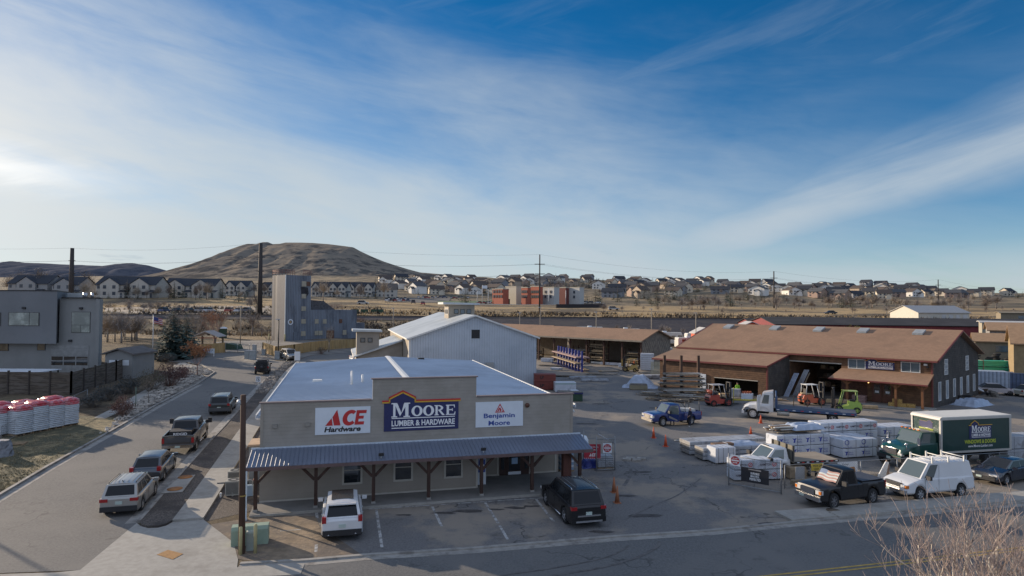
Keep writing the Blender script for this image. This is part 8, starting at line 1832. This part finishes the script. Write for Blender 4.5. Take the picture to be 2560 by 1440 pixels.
for k in range(9):
 T=thing('tyre_pile',['tall','squat','leaning','wide','narrow','slumped','dusty','jumbled','low'][k]+' heap of black tyres, '+['first','second','third','fourth','fifth','sixth','seventh','eighth','last'][k]+' counting right from the timber store gable','tyres',(67.5+k*1.7,100+rnd(-1,1),0),0,'heaps of tyres');b=MB()
 for j in range(int(rnd(14,18))):
  c=Vector((rnd(-.4,.4),rnd(-.3,.3),.2+j*.24));b.grid([[(c.x+q*math.cos(6.283*i/12),c.y+q*math.sin(6.283*i/12),c.z+zz)for i in range(12)]for q,zz in((.3,0),(.48,-.1),(.52,0),(.48,.1),(.3,0))],TYRE,True,closed=True)
 b.build('tyre',T)
old=[((62.9,83.5),-25,(.42,.38,.38),'faded pinkish white estate car by the gable'),((70.5,84.0),-10,(.10,.22,.42),'old light blue estate car in the scrap yard'),((66.5,82.0),10,(.36,.35,.30),'low cream saloon between the two old estates'),((70.0,73.0),165,(.40,.40,.38),'white saloon facing left at the right photo edge'),((73.5,69.0),170,(.12,.13,.14),'grey saloon in front of the white one at the edge')]
for(x,y),a,c,l in old:mini=thing('old_car',l,'car',(x,y,0),R(a));mini_car('body',paint('old_'+l.split()[1],c,rough=.5,coat=.2),'car').build('body',mini)
for(u,v,l)in((2445,985,'small white metal scrap piece at the gable foot'),(2475,992,'dark scrap frame in the weeds'),(2420,1003,'flat scrap sheet beside the tarpaulin'),(2500,975,'rusty flat trailer among the old cars')):
 T=thing('scrap_item',l,'scrap',G(u,v),rnd(0,3));b=MB()
 for k in range(9):a=rnd(0,3.1);b.obox((rnd(-.9,.9),rnd(-.6,.6),rnd(.1,.8)),((math.cos(a),math.sin(a),rnd(-.5,.5)),(-math.sin(a),math.cos(a),0),(0,0,1)),(rnd(.5,1.9),rnd(.05,.5),rnd(.04,.3)),random.choice((WOODS[2],WOODS[3],RIMD,WHT if 'white' in l else DPL)))
 b.build('scrap',T)
def rv(label,u,v,L,h=3.0,ang=0,coach=False,Y=None):
 p=GT(u,v);T=thing('caravan',label,'caravan',p,R(ang),'caravans stored behind the lumber sheds');CR=mat('caravan_cream',(.52,.51,.48),.5,var=.05);ST=mat('caravan_stripe',(.18,.16,.15),.5);b=MB()
 pr=[(-L/2,.5),(L/2,.5),(L/2,h*.55),(L/2-.5,h),(-L/2+.2,h),(-L/2,h-.3)];b.prism([(x,-1.2,z)for x,z in pr],(0,2.4,0),CR);recalc(b.build('body',T));b=MB()
 b.box(-L/2+.6,-1.215,1.5,L/2-1.6,-1.202,1.62,ST);b.build('stripe',T);b=MB()
 for k in range(3):b.box(-L/2+1+k*L/3.6,-1.22,1.8,-L/2+2+k*L/3.6,-1.203,2.4,GLASS)
 if coach:b.box(L/2-1.4,-1.22,1.7,L/2-.3,-1.203,2.5,GLASS)
 b.build('window',T);b=MB();b.box(-.6,-.5,h,.4,.5,h+.3,WHT);b.build('roof_unit',T)
 for x in(-L/4,L/3):wheel(T,x,-1.05,.4,.25,RIMS,4);wheel(T,x,1.05,.4,.25,RIMS,4)
for a in((('long cream caravan behind the shed roof, left of two'),1475,845,7.5),('second cream caravan with arched roof unit behind the shed',1565,850,8),('cream motorhome with dark cab windows right of the shed gable',1662,862,9,3.2,-6,True),('short white caravan between motorhome and timber roof',1720,872,6,2.8,8),('low grey white trailer in front of the red shed',1745,858,6.5,2.6,4),('white caravan hidden behind the shed gable corner',1650,905,5.5,2.9,-4)):rv(*a)
T=thing('covered_boat','small white covered boat beside the motorhome','boat',GT(1715,888)+Vector((0,0,.4)),R(10));b=MB();b.grid([[(x,w_*math.cos(a_),.3+hh_*math.sin(a_))for a_ in[math.pi*i/8 for i in range(9)]]for x,w_,hh_ in((-2.8,.3,.3),(-2,1.1,.9),(0,1.2,1.1),(2,.8,.8),(3,.05,.4))],WHT,True);b.build('cover',T);MB().box(-2,-.6,-.4,2,.6,.3,DPL).build('trailer',T)
# -- far side: school, terraces, hillside houses
PANE=mat('far_window',(.05,.06,.075),.3,var=0)
def school():
 Yb=440.;c=PY(1330,753,Yb);gz=H(c.x,Yb);X=lambda u:(u-1280)/1600*Yb;Z=lambda v:CH+(762-v)*Yb/1600
 RB=mat('school_red_brick',(.36,.105,.065),.85,var=.1);CB=mat('school_cream',(.46,.42,.34),.85,var=.06);WB=mat('school_white',(.44,.44,.42),.8,var=.05);DB=mat('school_dark_brick',(.16,.05,.045),.85)
 T=thing('school_building','long red brick and white two storey school with flat roofs','school',(X(1330),Yb,gz));o=T.location
 for u0,u1,vt,m,dy,nw in((1231,1272,724,RB,0,4),(1263,1305,716.5,CB,12,0),(1303,1326,720,RB,-6,3),(1326.3,1356,717,RB,-3,4),(1356.3,1397,719,WB,0,2),(1397.3,1423,719,DB,5,0),(1423.3,1459,718.5,WB,2,1)):
  w=X(u1)-X(u0);A_,C_=w*.66/.66,w*.34/.75;x0=X(u0)-o.x;fx=lambda p,x0=x0,dy=dy:(x0+p[0]*.66+p[1]*.75,dy-p[0]*.75+p[1]*.66,p[2]);h_=Z(vt)-o.z
  b=MB(fx);b.box(0,0,-2,A_,C_,h_,m);b.build('wing',T)
  b=MB(fx);b.box(-.2,-.2,h_,A_+.2,C_+.2,h_+.5,CB);b.build('cornice',T)
  b=MB(fx)
  for k in range(nw):
   x=A_*(k+.6)/(nw+.2)
   for z in(Z(729)-o.z,Z(741)-o.z):b.box(x-.8,-.25,z-1.0,x+.8,-.1,z+.8,PANE)
  if nw:b.build('window',T)
 b=MB();b.box(X(1271)-o.x,-.3,0,X(1275)-o.x,1,4,BLK);b.build('entrance',T)
 p=GT(1364,757);T=thing('play_structure','bright red playground climbing frame before the white school wing','playground frame',p);b=MB();RD=mat('play_red',(.55,.03,.03),.5)
 for x in(-2,0,2):b.tube([(x,0,0),(x,0,5)],.2,RD,5);b.tube([(x,0,5),(x,0,6.4)],[1.3,.05],RD,6)
 b.box(-2,-.5,2,2,.5,2.4,RD);b.build('frame',T)
 for u,vt in((1210,716),(1366,722),(1198,728),(1224,726),(1407,727)):
  x=X(u);T=thing('flagpole','thin white pole in the school grounds at the '+{1210:'left with flag',1366:'playground',1198:'far left',1224:'entrance',1407:'dark wing'}[u],'pole',(x,Yb-25,H(x,Yb-25)));MB().tube([(0,0,0),(0,0,Z(vt)-H(x,Yb-25))],.16,WTRIM,5).build('pole',T)
  if u==1210:MB().box(.1,-.05,Z(vt)-T.location.z-2.2,3.2,.05,Z(vt)-T.location.z-.3,WHT).build('flag',T)
school()
TWW=[mat('terrace_cream',(.46,.43,.38),.85,var=.05),mat('terrace_grey',(.28,.285,.29),.85,var=.05)];SLATE=mat('slate_roof',(.028,.032,.042),.85,var=.15);TANF=mat('far_tan_roof',(.12,.10,.085),.9,var=.15)
def terrace(label,u0,u1,vb,vr,nf,Y=None,ang=0.,wm=0,end=True):
 a=GT(u0,vb);Y=Y or a.y;x0=(u0-1280)/1600*Y;x1=(u1-1280)/1600*Y;L=x1-x0;gz=H((x0+x1)/2,Y);top_=CH+(758+.0072*(u0-853)-vr)*Y/1600-gz;h=top_*.62;D=12;W_=TWW[wm]
 T,fr=low_house('terrace_house',label,'terrace',(x0,Y),R(ang),L,D,h,top_-h,W_,SLATE,z=gz,over=.5,g='slate roofed terraces beyond the railway')
 for k in range(nf):
  c=L*(k+.5)/nf;w=min(4.2,L/nf*.42);b=fr.mb();hr=h+(top_-h)*.75
  b.face([(c-w,-1.2,-1),(c+w,-1.2,-1),(c+w,-1.2,h),(c,-1.2,hr),(c-w,-1.2,h)],W_);b.face([(c-w,-1.2,-1),(c-w,0,-1),(c-w,0,h),(c-w,-1.2,h)],W_);b.face([(c+w,-1.2,-1),(c+w,0,-1),(c+w,0,h),(c+w,-1.2,h)],W_);g=b.build('front_gable',T)
  b=fr.mb()
  for s in(1,-1):b.face([(c,-1.5,hr+.2),(c+s*(w+.4),-1.5,h-.1),(c+s*(w+.4),D*.3,h-.1),(c,D*.3,hr+.2)],SLATE)
  b.build('gable_roof',g);b=fr.mb()
  for s in(-.5,.5):
   for z in(h*.2,h*.68):b.box(c+s*w-.7,-1.3,z,c+s*w+.7,-1.21,z+1.5,PANE)
  b.build('window',g)
  b=fr.mb();b.box(c+w+.6,-2.4,0,min(L,c+w+3.4),-.1,2.6,W_);b.face([(c+w+.3,-2.8,2.6),(c+w+3.7,-2.8,2.6),(c+w+3.7,0,3.6),(c+w+.3,0,3.6)],SLATE);b.box(c+w+1.4,-2.5,.1,c+w+2.4,-2.41,2.2,PANE);b.build('porch',T)
 b=fr.mb()
 for k in range(int(L/3)):b.box(k*3+.5,-.1,h*.68,k*3+1.6,-.01,h*.68+1.4,PANE)
 b.build('window',T);b=fr.mb()
 b.box(0,-4.6,.8,L,-4.5,.9,WTRIM)
 for k in range(int(L/2.5)+1):b.box(k*2.5,-4.6,0,k*2.5+.12,-4.5,.9,WTRIM)
 b.build('porch_rail',T)
for a in(('cream terrace with slate roof nearest the grey building',240,388,744,689,2),('cream terrace with slate roof second from the left',408,536,743,694,2),('terrace behind the tall steel pole left of the tower',562,618,738,700,2),('terrace peeping out between pole and tower',652,690,740,704,2),('slate roofed terrace just right of the training tower',779,866,741,703,4),('slate roofed terrace further right beside the tan roofed house',866,932,741,704,3),('dark terrace behind the grey building, leftmost',20,118,742,686,1,None,0.,1),('dark terrace behind the grey building, right of the bare trees',130,196,744,690,1,None,0.,1)):terrace(*a)
low_house('house','large cream house with tan gabled roof right of the terraces','house',(GT(940,742).x,GT(940,742).y),R(8),15,13,6,4.5,TWW[0],TANF,win=[(2+k*3,z,3.3+k*3,z+1.5,PANE,'window')for k in range(4)for z in(.8,3.8)])
WALLS=[mat('far_wall_cream',(.62,.55,.44),.85,var=0),mat('far_wall_white',(.70,.68,.63),.85,var=0),mat('far_wall_grey',(.24,.25,.27),.85,var=0),mat('far_wall_tan',(.42,.34,.26),.85,var=0),mat('far_wall_rose',(.36,.26,.21),.85,var=0)]
ROOFS=[SLATE,mat('far_roof_brown',(.085,.065,.055),.9,var=0),mat('far_roof_grey',(.08,.082,.088),.9,var=0)]
hm=[]
for k,(w,r_)in enumerate(((0,0),(1,1),(2,0),(3,1),(4,2),(1,2),(0,1))):
 T,fr=low_house('hill_house','x','house',(0,0),0,13+k%3,10,5.2,3.0,WALLS[w],ROOFS[r_],z=0.,over=.6,along=(k%2==0));b=fr.mb()
 for s_ in(2,5.5,9):
  for z in(1,3.4):b.box(s_,-.12,z,s_+1.6,-.02,z+1.2,PANE)
 b.box(0-.12,2,1,-.02,3.5,2.2,PANE);b.build('window',T)
 b=fr.mb();b.face([(7,-3,-1),(12,-3,-1),(12,-3,3),(9.5,-3,4.6),(7,-3,3)],WALLS[w]);b.face([(7,-3,-1),(7,0,-1),(7,0,3),(7,-3,3)],WALLS[w]);b.face([(12,-3,-1),(12,0,-1),(12,0,3),(12,-3,3)],WALLS[w]);b.face([(6.6,-3.4,2.9),(9.5,-3.4,4.8),(9.5,0,4.8),(6.6,0,2.9)],ROOFS[r_]);b.face([(12.4,-3.4,2.9),(9.5,-3.4,4.8),(9.5,0,4.8),(12.4,0,2.9)],ROOFS[r_]);b.build('garage',T)
 hm.append(T)
CN=['cream and slate','white and brown','grey and slate','tan and brown','rose','white and grey','cream and brown']
first=set();placed=[]
def put_house(u,v,zone,sc=1.):
 p=GT(u,v)
 if p.y<330 or p.y>2000:return
 for q in placed:
  if(q[0]-p.x)**2+(q[1]-p.y)**2<(13+p.y*.006)**2:return
 placed.append((p.x,p.y));k=random.randrange(len(hm));l='distant %s house %s'%(CN[k],zone);g='distant houses on the hillside'
 rz=random.choice((-.9,-.6,-1.1,.4,-.3,-.75))+rnd(-.15,.15)
 if k not in first:first.add(k);T=hm[k];T.location=p+Vector((0,0,-.2));T.rotation_euler=(0,0,rz);T['label']=l;T['group']=g
 else:T=copy_thing(hm[k],p+Vector((0,0,-.2)),rz,l,g)
 T.scale=(sc*rnd(.95,1.25),)*2+(sc*rnd(1.0,1.3),)
zones=[(1000,1230,716,738,44,'between the mesa foot and the school'),(940,1120,700,722,40,'at the foot of the mesa slope'),(1240,1490,697,720,60,'on the ridge above the school'),(1100,1240,702,722,18,'on the slope left of the school'),(1480,1760,703,728,70,'on the ridge right of the school'),(1500,1700,726,745,14,'low on the hillside right of the school'),(1760,2060,711,738,60,'around the middle thin power pole'),(1960,2240,722,748,36,'on the sunny slope right of the middle power pole'),(2060,2340,714,732,36,'along the right skyline'),(2200,2560,724,745,34,'at the far right skyline'),(20,100,683,692,3,'on the dark ridge at the far left'),(330,420,682,690,3,'below the dark ridge behind the terraces')]
for u0,u1,v0,v1,n,z in zones:
 for _ in range(n):put_house(rnd(u0,u1),rnd(v0,v1),z)
for k in range(len(hm)):
 if k not in first:
  for c in list(hm[k].children):bpy.data.objects.remove(c)
  bpy.data.objects.remove(hm[k])
def far_bare(h,m,n=260):
 tb,cb=MB(),MB();tb.tube([(0,0,-.5),(0,0,h*.4)],[h*.03,h*.02],m,5)
 for k in range(n):
  a=rnd(0,6.283);e=rnd(-.15,1.4);q=random.random()**.5;c=Vector((0,0,h*.5));d=Vector((math.cos(a)*math.cos(e)*h*.46,math.sin(a)*math.cos(e)*h*.46,math.sin(e)*h*.5))*q;s=Vector((0,0,h*.3)).lerp(c+d,.35);t=c+d;w=Vector((-math.sin(a),math.cos(a),0))*h*.008
  cb.face([s.lerp(t,.3)-w,s.lerp(t,.3)+w,t+Vector((rnd(-1,1),rnd(-1,1),rnd(0,1)))*h*.06],m);t2=t+Vector((rnd(-1,1),rnd(-1,1),rnd(-.2,1)))*h*.12;cb.face([t-w,t+w,t2],m)
 return tb,cb
FT1=mat('far_twig_tan',(.32,.265,.205),.95,var=.2);FT2=mat('far_twig_grey',(.22,.195,.18),.95,var=.2);FT3=mat('far_twig_brown',(.18,.145,.12),.95,var=.2)
parked=(0,-500,-100);models={}
models['bare']=[tree_thing('bare_tree','x',parked,far_bare(9,m))for m in(FT1,FT2,FT3)]
models['fir']=[tree_thing('evergreen_tree','x',parked,conifer(9,r_,m,12,9,3,droop=.18))for r_,m in((2.6,NEEDD),(3.2,NEEDG),(2.3,NEED))]
models['bush']=[tree_thing('scrub_bush','x',parked,far_bare(3.2,m,150),cat='bush',trunk='stem',crown='foliage')for m in(FT3,FT2,FT1)]
used=set();KN={'bare':'leafless grey brown tree','fir':'dark evergreen tree','bush':'dull brown leafless bush'}
def put_tree(kind,u,v,zone,h=1.,pt=None,w=1.):
 p=pt or GT(u,v);T0=random.choice(models[kind]);l='%s %s'%(KN[kind],zone);g={'bare':'leafless trees beyond the yard','fir':'evergreen trees beyond the yard','bush':'bushes beyond the yard'}[kind];sc=h*rnd(.75,1.25)
 if T0.name not in used:used.add(T0.name);T=T0;T.location=p;T.rotation_euler=(0,0,rnd(0,6));T['label']=l;T['group']=g
 else:T=copy_thing(T0,p,rnd(0,6),l,g)
 T.scale=(sc*w,sc*w,sc);return T
for k in range(26):put_tree('bare',rnd(200,940),rnd(742,750),'in front of the slate roofed terraces',rnd(.5,.9))
for k in range(14):put_tree('fir',rnd(240,940),rnd(744,748),'in front of the slate roofed terraces',rnd(.4,.75))
for(u,v,h)in((318,746,1.0),(345,747,.95),(436,745,.9),(455,745,.7),(528,746,.8),(556,746,.85),(578,745,.95),(597,755,1.0),(612,750,.9),(681,745,.7),(195,738,.7),(212,738,.7),(835,742,.7),(868,744,.8),(792,738,.8)):put_tree('fir',u,v,'beside the slate roofed terraces',h*1.0)
for(u,v)in((20,738),(50,740),(75,738),(100,741),(120,738),(150,740),(215,742),(548,742),(635,742),(660,745),(808,752),(900,748),(960,750)):put_tree('bare',u,v,'beside the slate roofed terraces',1.2)
T=put_tree('fir',1163,757,'standing alone left of the school lawn',1.15,w=1.25)
for k in range(15):put_tree('fir',1214+k*20.5+rnd(-4,4),760.5,'in the low row before the school car park',.42,w=.8)
for(u,v,h)in((1423,752,1.1),(1443,753,1.1),(1468,755,1.0),(1489,758,1.2),(1500,757,1.0),(1532,742,1.2),(1610,748,1.3),(1622,752,1.2),(1640,748,1.3),(1665,748,1.3),(1682,750,1.4),(1700,752,1.3),(1715,752,1.3),(1738,750,1.4),(1760,752,1.3),(1790,750,1.2),(1822,757,1.6),(1826,766,1.5),(1870,752,1.2),(1890,754,1.2),(1905,753,1.1),(1960,753,.9),(1990,757,.8),(2108,770,1.4),(2070,745,.8)):put_tree('fir',u,v,'right of the school below the ridge',h)
for _ in range(120):u=rnd(1240,1760);put_tree('fir',u,lerp(698,712,(u-1240)/520)+rnd(-4,22),'among the ridge houses above the school',rnd(.7,1.1))
for _ in range(85):u=rnd(1760,2560);put_tree('fir',u,lerp(712,732,(u-1760)/800)+rnd(-2,14),'among the houses on the right skyline',rnd(.5,.9))
for _ in range(28):put_tree('fir',rnd(1500,2450),rnd(748,768),'scattered in the thicket below the right hillside',rnd(.7,1.2))
for _ in range(75):put_tree('fir',rnd(930,1240),rnd(698,738),'between the mesa foot and the school',rnd(.6,.9))
for _ in range(60):put_tree('bare',rnd(930,1500),rnd(705,742),'between the mesa foot and the school',rnd(.7,1.0))
for _ in range(70):u=rnd(1240,2560);put_tree('bare',u,lerp(712,732,(u-1500)/1060)+rnd(-3,28),'on the right hand hillside',rnd(.6,.95))
for _ in range(90):u=rnd(1640,2500);put_tree('bare',u,rnd(757,776),'in the thicket below the right hillside',rnd(.45,.75),w=1.5)
for _ in range(40):put_tree('bush',rnd(1500,2560),rnd(768,788),'on the far railway verge',rnd(.7,1.2),w=1.4)
for _ in range(26):put_tree('bush',rnd(262,690),rnd(806,852),'on the weedy bank left of the tower',rnd(.9,1.5),w=1.3)
for _ in range(16):put_tree('bush',rnd(262,470),rnd(764,786),'on the rough ground before the left car park',rnd(.8,1.2),w=1.6)
for _ in range(12):put_tree('bare',rnd(262,400),rnd(838,858),'on the weedy bank left of the spruces',rnd(.4,.65),w=1.2)
for _ in range(7):put_tree('bush',rnd(1300,1760),rnd(828,842),'under the ballast bank by the caravans',rnd(.6,1.0))
for u in(1655,1672,1708):put_tree('bare',u,838,'small and pale below the ballast bank',.32)
put_tree('bush',640,785,'round the foot of the tall steel pole',2.0);put_tree('bush',625,786,'round the foot of the tall steel pole',1.8)
T=thing('juniper_tree','rounded olive green juniper behind the timber store ridge','tree',on(80.5*.97,150),0);b=MB()
for k in range(3200):
 d=Vector((rnd(-1,1),rnd(-1,1),rnd(-.3,1))).normalized()*rnd(.75,1.02);c=Vector((d.x*3.6,d.y*3.2,3.4+d.z*3.9))+Vector((noise.noise(d*3)*.5,)*3);v=Vector((rnd(-1,1),rnd(-1,1),rnd(-1,1)))*.22;w=v.cross(Vector((rnd(-1,1),rnd(-1,1),rnd(-1,1)))).normalized()*.16;b.face([c-v,c+w,c+v],mat('juniper_leaf',(.13,.12,.045),.95,var=.35,sc=2))
b.build('crown',T);MB().tube([(0,0,-.2),(0,0,4)],[.25,.1],BARK,6).build('trunk',T);T.location=on((2128-1280)/1600*136,136)
def tussocks(name,label,n,fu,m,s0=.3,s1=.7):
 b=MB()
 for _ in range(n):
  p=fu();
  if p is None:continue
  s=rnd(s0,s1)
  for k in range(5):a=rnd(0,6.28);d=Vector((math.cos(a),math.sin(a),rnd(.6,1.6)))*s;w=Vector((-math.sin(a),math.cos(a),0))*s*.22;b.face([p-w,p+w,p+d],m)
 b.build(name,kind='stuff',label=label)
GOLD_G=mat('golden_grass',(.42,.31,.17),.95,var=.3,sc=.5)
def xy(x0,x1,y0,y1,th=.0,sc=.06):
 def f():
  x,y=rnd(x0,x1),rnd(y0,y1)
  return on(x,y)if noise.noise(Vector((x*sc,y*sc*2,5)))>th else None
 return f
tussocks('dry_grass_tufts','golden dry grass tufts beyond the railway',5200,xy(-170,210,199,255,-.05),GOLD_G,.3,.8)
tussocks('dark_scrub','dark low scrub on the ditch beyond the railway',5200,xy(-170,260,199,250,.02,.035),mat('dark_scrub_twig',(.06,.05,.042),.95,var=.4),.4,1.1)
tussocks('bank_weeds','pale weeds on the bank left of the tower',5200,xy(-130,-28,152,190,-.05,.09),mat('bank_weed',(.30,.23,.15),.95,var=.4,sc=.4),.3,.8)
tussocks('bank_scrub','brown scrub on the bank left of the tower',3800,xy(-130,-28,152,190,.08,.05),mat('bank_scrub_twig',(.085,.07,.06),.95,var=.4),.4,1.0)
tussocks('verge_tufts','rough grass tufts on the dry verge by the side street',3000,lambda:(lambda p:on(p.x,p.y)if p.x>-60 else None)(GT(*(lambda v:(rnd(-60,(1242-v)*1.6-14),v))(rnd(1085,1240)))),mat('verge_tuft',(.24,.20,.12),.95,var=.4,sc=1.),.04,.10)
# -- car parks
random.seed(21)
cc={}
for nm,c in(('white',(.60,.61,.62)),('silver',(.34,.34,.34)),('black',(.015,.015,.018)),('red',(.30,.02,.02)),('grey',(.10,.105,.11)),('blue',(.04,.07,.15))):
 for kd in('suv','car'):T=thing('parked_car','x','car',parked);mini_car('body',paint('far_'+nm,c,rough=.35),kd).build('body',T);cc[(nm,kd)]=T
usedc=set()
def put_car(u,v,ang,nm=None,kd=None,zone='',lbl=None,g='cars in the far car parks',p=None):
 nm=nm or random.choice(('white','white','silver','black','grey','white','blue','red','silver'));kd=kd or random.choice(('suv','car'));T0=cc[(nm,kd)];p=p or GT(u,v);l=lbl or 'tiny %s %s parked %s'%(nm,'SUV' if kd=='suv' else 'saloon',zone)
 if T0.name in usedc:T=copy_thing(T0,p,R(ang),l,g)
 else:usedc.add(T0.name);T=T0;T.location=p;T.rotation_euler=(0,0,R(ang));T['label']=l;T['group']=g
 T.location.z+=.12;T.scale=(1.05,)*3
drape('gravel_lot',[GT(262,787),GT(470,788),GT(640,788),GT(690,783),GT(690,766),GT(500,764),GT(262,770)],mat('lot_gravel',(.26,.22,.18),.95,var=.2,sc=.8,c2=(.20,.165,.13),sc2=.1),.10)
for(u,nm,kd,l)in((411,'blue','suv','dark blue pickup sized car leftmost in the gravel lot'),(443,'black','car','black saloon second from left in the gravel lot'),(473.5,'black','car','black saloon third from left in the gravel lot'),(500.5,'silver','suv','silver SUV fourth from left in the gravel lot'),(522.5,'white','suv','white SUV fifth from left in the gravel lot'),(575,'red','suv','red SUV alone right of the gravel lot middle'),(598,'white','car','white saloon half behind the tan lamp pole'),(620,'grey','suv','grey SUV hidden in the bush by the steel pole')):put_car(u,782,88+rnd(-3,3),nm,kd,'',l,'cars in the gravel lot beyond the railway')
put_car(908,762,4,'silver','suv','','silver SUV driving on the road right of the tower','cars on the far road');put_car(1033,760,100,'black','suv','','black SUV alone on the school access road','cars on the far road');put_car(1057,763,100,'red','car','','reddish saloon following on the school access road','cars on the far road');put_car(1534,776,3,'silver','suv','','silver SUV on the road right of the school','cars on the far road');put_car(2076,786,182,'black','car','','dark saloon on the far road at the right','cars on the far road')
drape('far_lot',[GT(960,756),GT(1110,757),GT(1130,745),GT(1000,744)],mat('far_asphalt',(.12,.11,.10),.9,var=.1),.15)
drape('school_lot',[GT(1185,763),GT(1510,764),GT(1510,757),GT(1185,756)],mat('far_asphalt',(.12,.11,.10)),.15)
drape('school_lawn',[GT(1090,756),GT(1240,757),GT(1310,756),GT(1310,753.5),GT(1100,753)],mat('lawn_green',(.07,.13,.05),.95,var=.2),.18)
for k in range(11):put_car(968+k*5.2+rnd(-1,1),754-(k%2)*4,95+rnd(-4,4),zone='in the lot left of the access road')
for k in range(12):put_car(1048+k*11+rnd(-3,3),746+rnd(-1,1),rnd(-6,6)+random.choice((0,90)),zone='by the trees left of the school lawn')
for k in range(24):put_car(1196+k*12.8+rnd(-3,3),759+rnd(-.4,.4),random.choice((0,180,12,170))+rnd(-5,5),random.choice(('white','silver','white','grey','red','white')),None,'before the school')
T=thing('hedge_wall','long dark low retaining wall below the school car park','wall',GT(1200,768));b=MB();a,c=GT(1390,770),GT(1512,769);d=c-a;b.obox(a-T.location+d/2+Vector((0,0,.5)),(d,Vector((-d.y,d.x,0)),(0,0,1)),(d.length,.6,2.6),mat('dark_wall',(.035,.03,.032),.9));b.build('wall',T)
for k,(u,l)in enumerate(((888,'dark green container box leftmost beyond the rails'),(911,'dark green container box second beyond the rails'),(936,'low dark box third beyond the rails'),(950,'low dark box last beyond the rails'))):
 T=thing('container_box',l,'container',GT(u,782),0,'dark boxes beyond the rails');MB().box(-1.1,-.9,0,1.1,.9,1.2,mat('dark_green_crate',(.03,.07,.04))).build('box',T);MB().box(-1.15,-.95,1.202,1.15,.95,1.28,RIMD).build('lid',T)
# -- power line
STEEL=mat('weathered_steel_pole',(.045,.038,.035),.8,var=.15);tops=[]
for(u,vt,Y,rb,rt,kind,l)in((178,619,226,.95,.62,'s','thick dark steel power pole behind the grey building'),(650,606,204,.85,.52,'s','thick dark steel power pole left of the training tower'),(1349,635,236,.32,.22,'w','slender power pole with crossarms in front of the school'),(1935,677,338,.40,.28,'w','slender power pole above the long timber roof'),(2346,698,424,.40,.28,'w','slender power pole at the right on the skyline')):
 x=(u-1280)/1600*Y;g_=H(x,Y);zt=CH+(758+.0072*(u-853)-vt)*Y/1600;T=thing('power_pole',l,'power pole',(x,Y,g_));MB().tube([(0,0,-1),(0,0,zt-g_)],[rb,rt],STEEL,10).build('pole',T)
 h=zt-g_;arms=(h-3.6,h-7.2)if kind=='w' else(h-4.5,h-9,h-13)
 for z in arms:b=MB();b.tube([(-1.9 if kind=='w' else-1.2,0,z),(1.9 if kind=='w' else 1.2,0,z)],.14,STEEL,5);b.build('crossarm',T)
 tops.append([Vector((x,Y,zt))]+[Vector((x+s*1.5,Y,g_+z))for z in arms[:2]for s in(-1,1)])
tops=[[p+Vector((-90,-10,2))for p in tops[0]]]+tops+[[p+Vector((180,130,0))for p in tops[-1]]]
WIREM=mat('power_wire',(.03,.03,.035),.6,var=0)
for i in range(len(tops)-1):
 T=thing('power_cable','sagging power cables spanning '+('to the left photo edge','from the left steel pole to the second one','from the second steel pole to the school pole','from the school pole to the timber roof pole','between the two right hand poles','past the right photo edge')[i],'power cables',tops[i][0]);b=MB()
 for a,c in zip(tops[i],tops[i+1]):
  L=(c-a).length;pts=[a.lerp(c,k/16)-T.location-Vector((0,0,4*(k/16)*(1-k/16)*L*.018))for k in range(17)];b.tube(pts,.012+.00005*a.y,WIREM,3,cap=False)
 b.build('cable',T)
for d_ in list(models.values())+[list(cc.values())]:
 for T in d_:
  if T['label']=='x':
   for c in list(T.children_recursive):bpy.data.objects.remove(c)
   bpy.data.objects.remove(T)
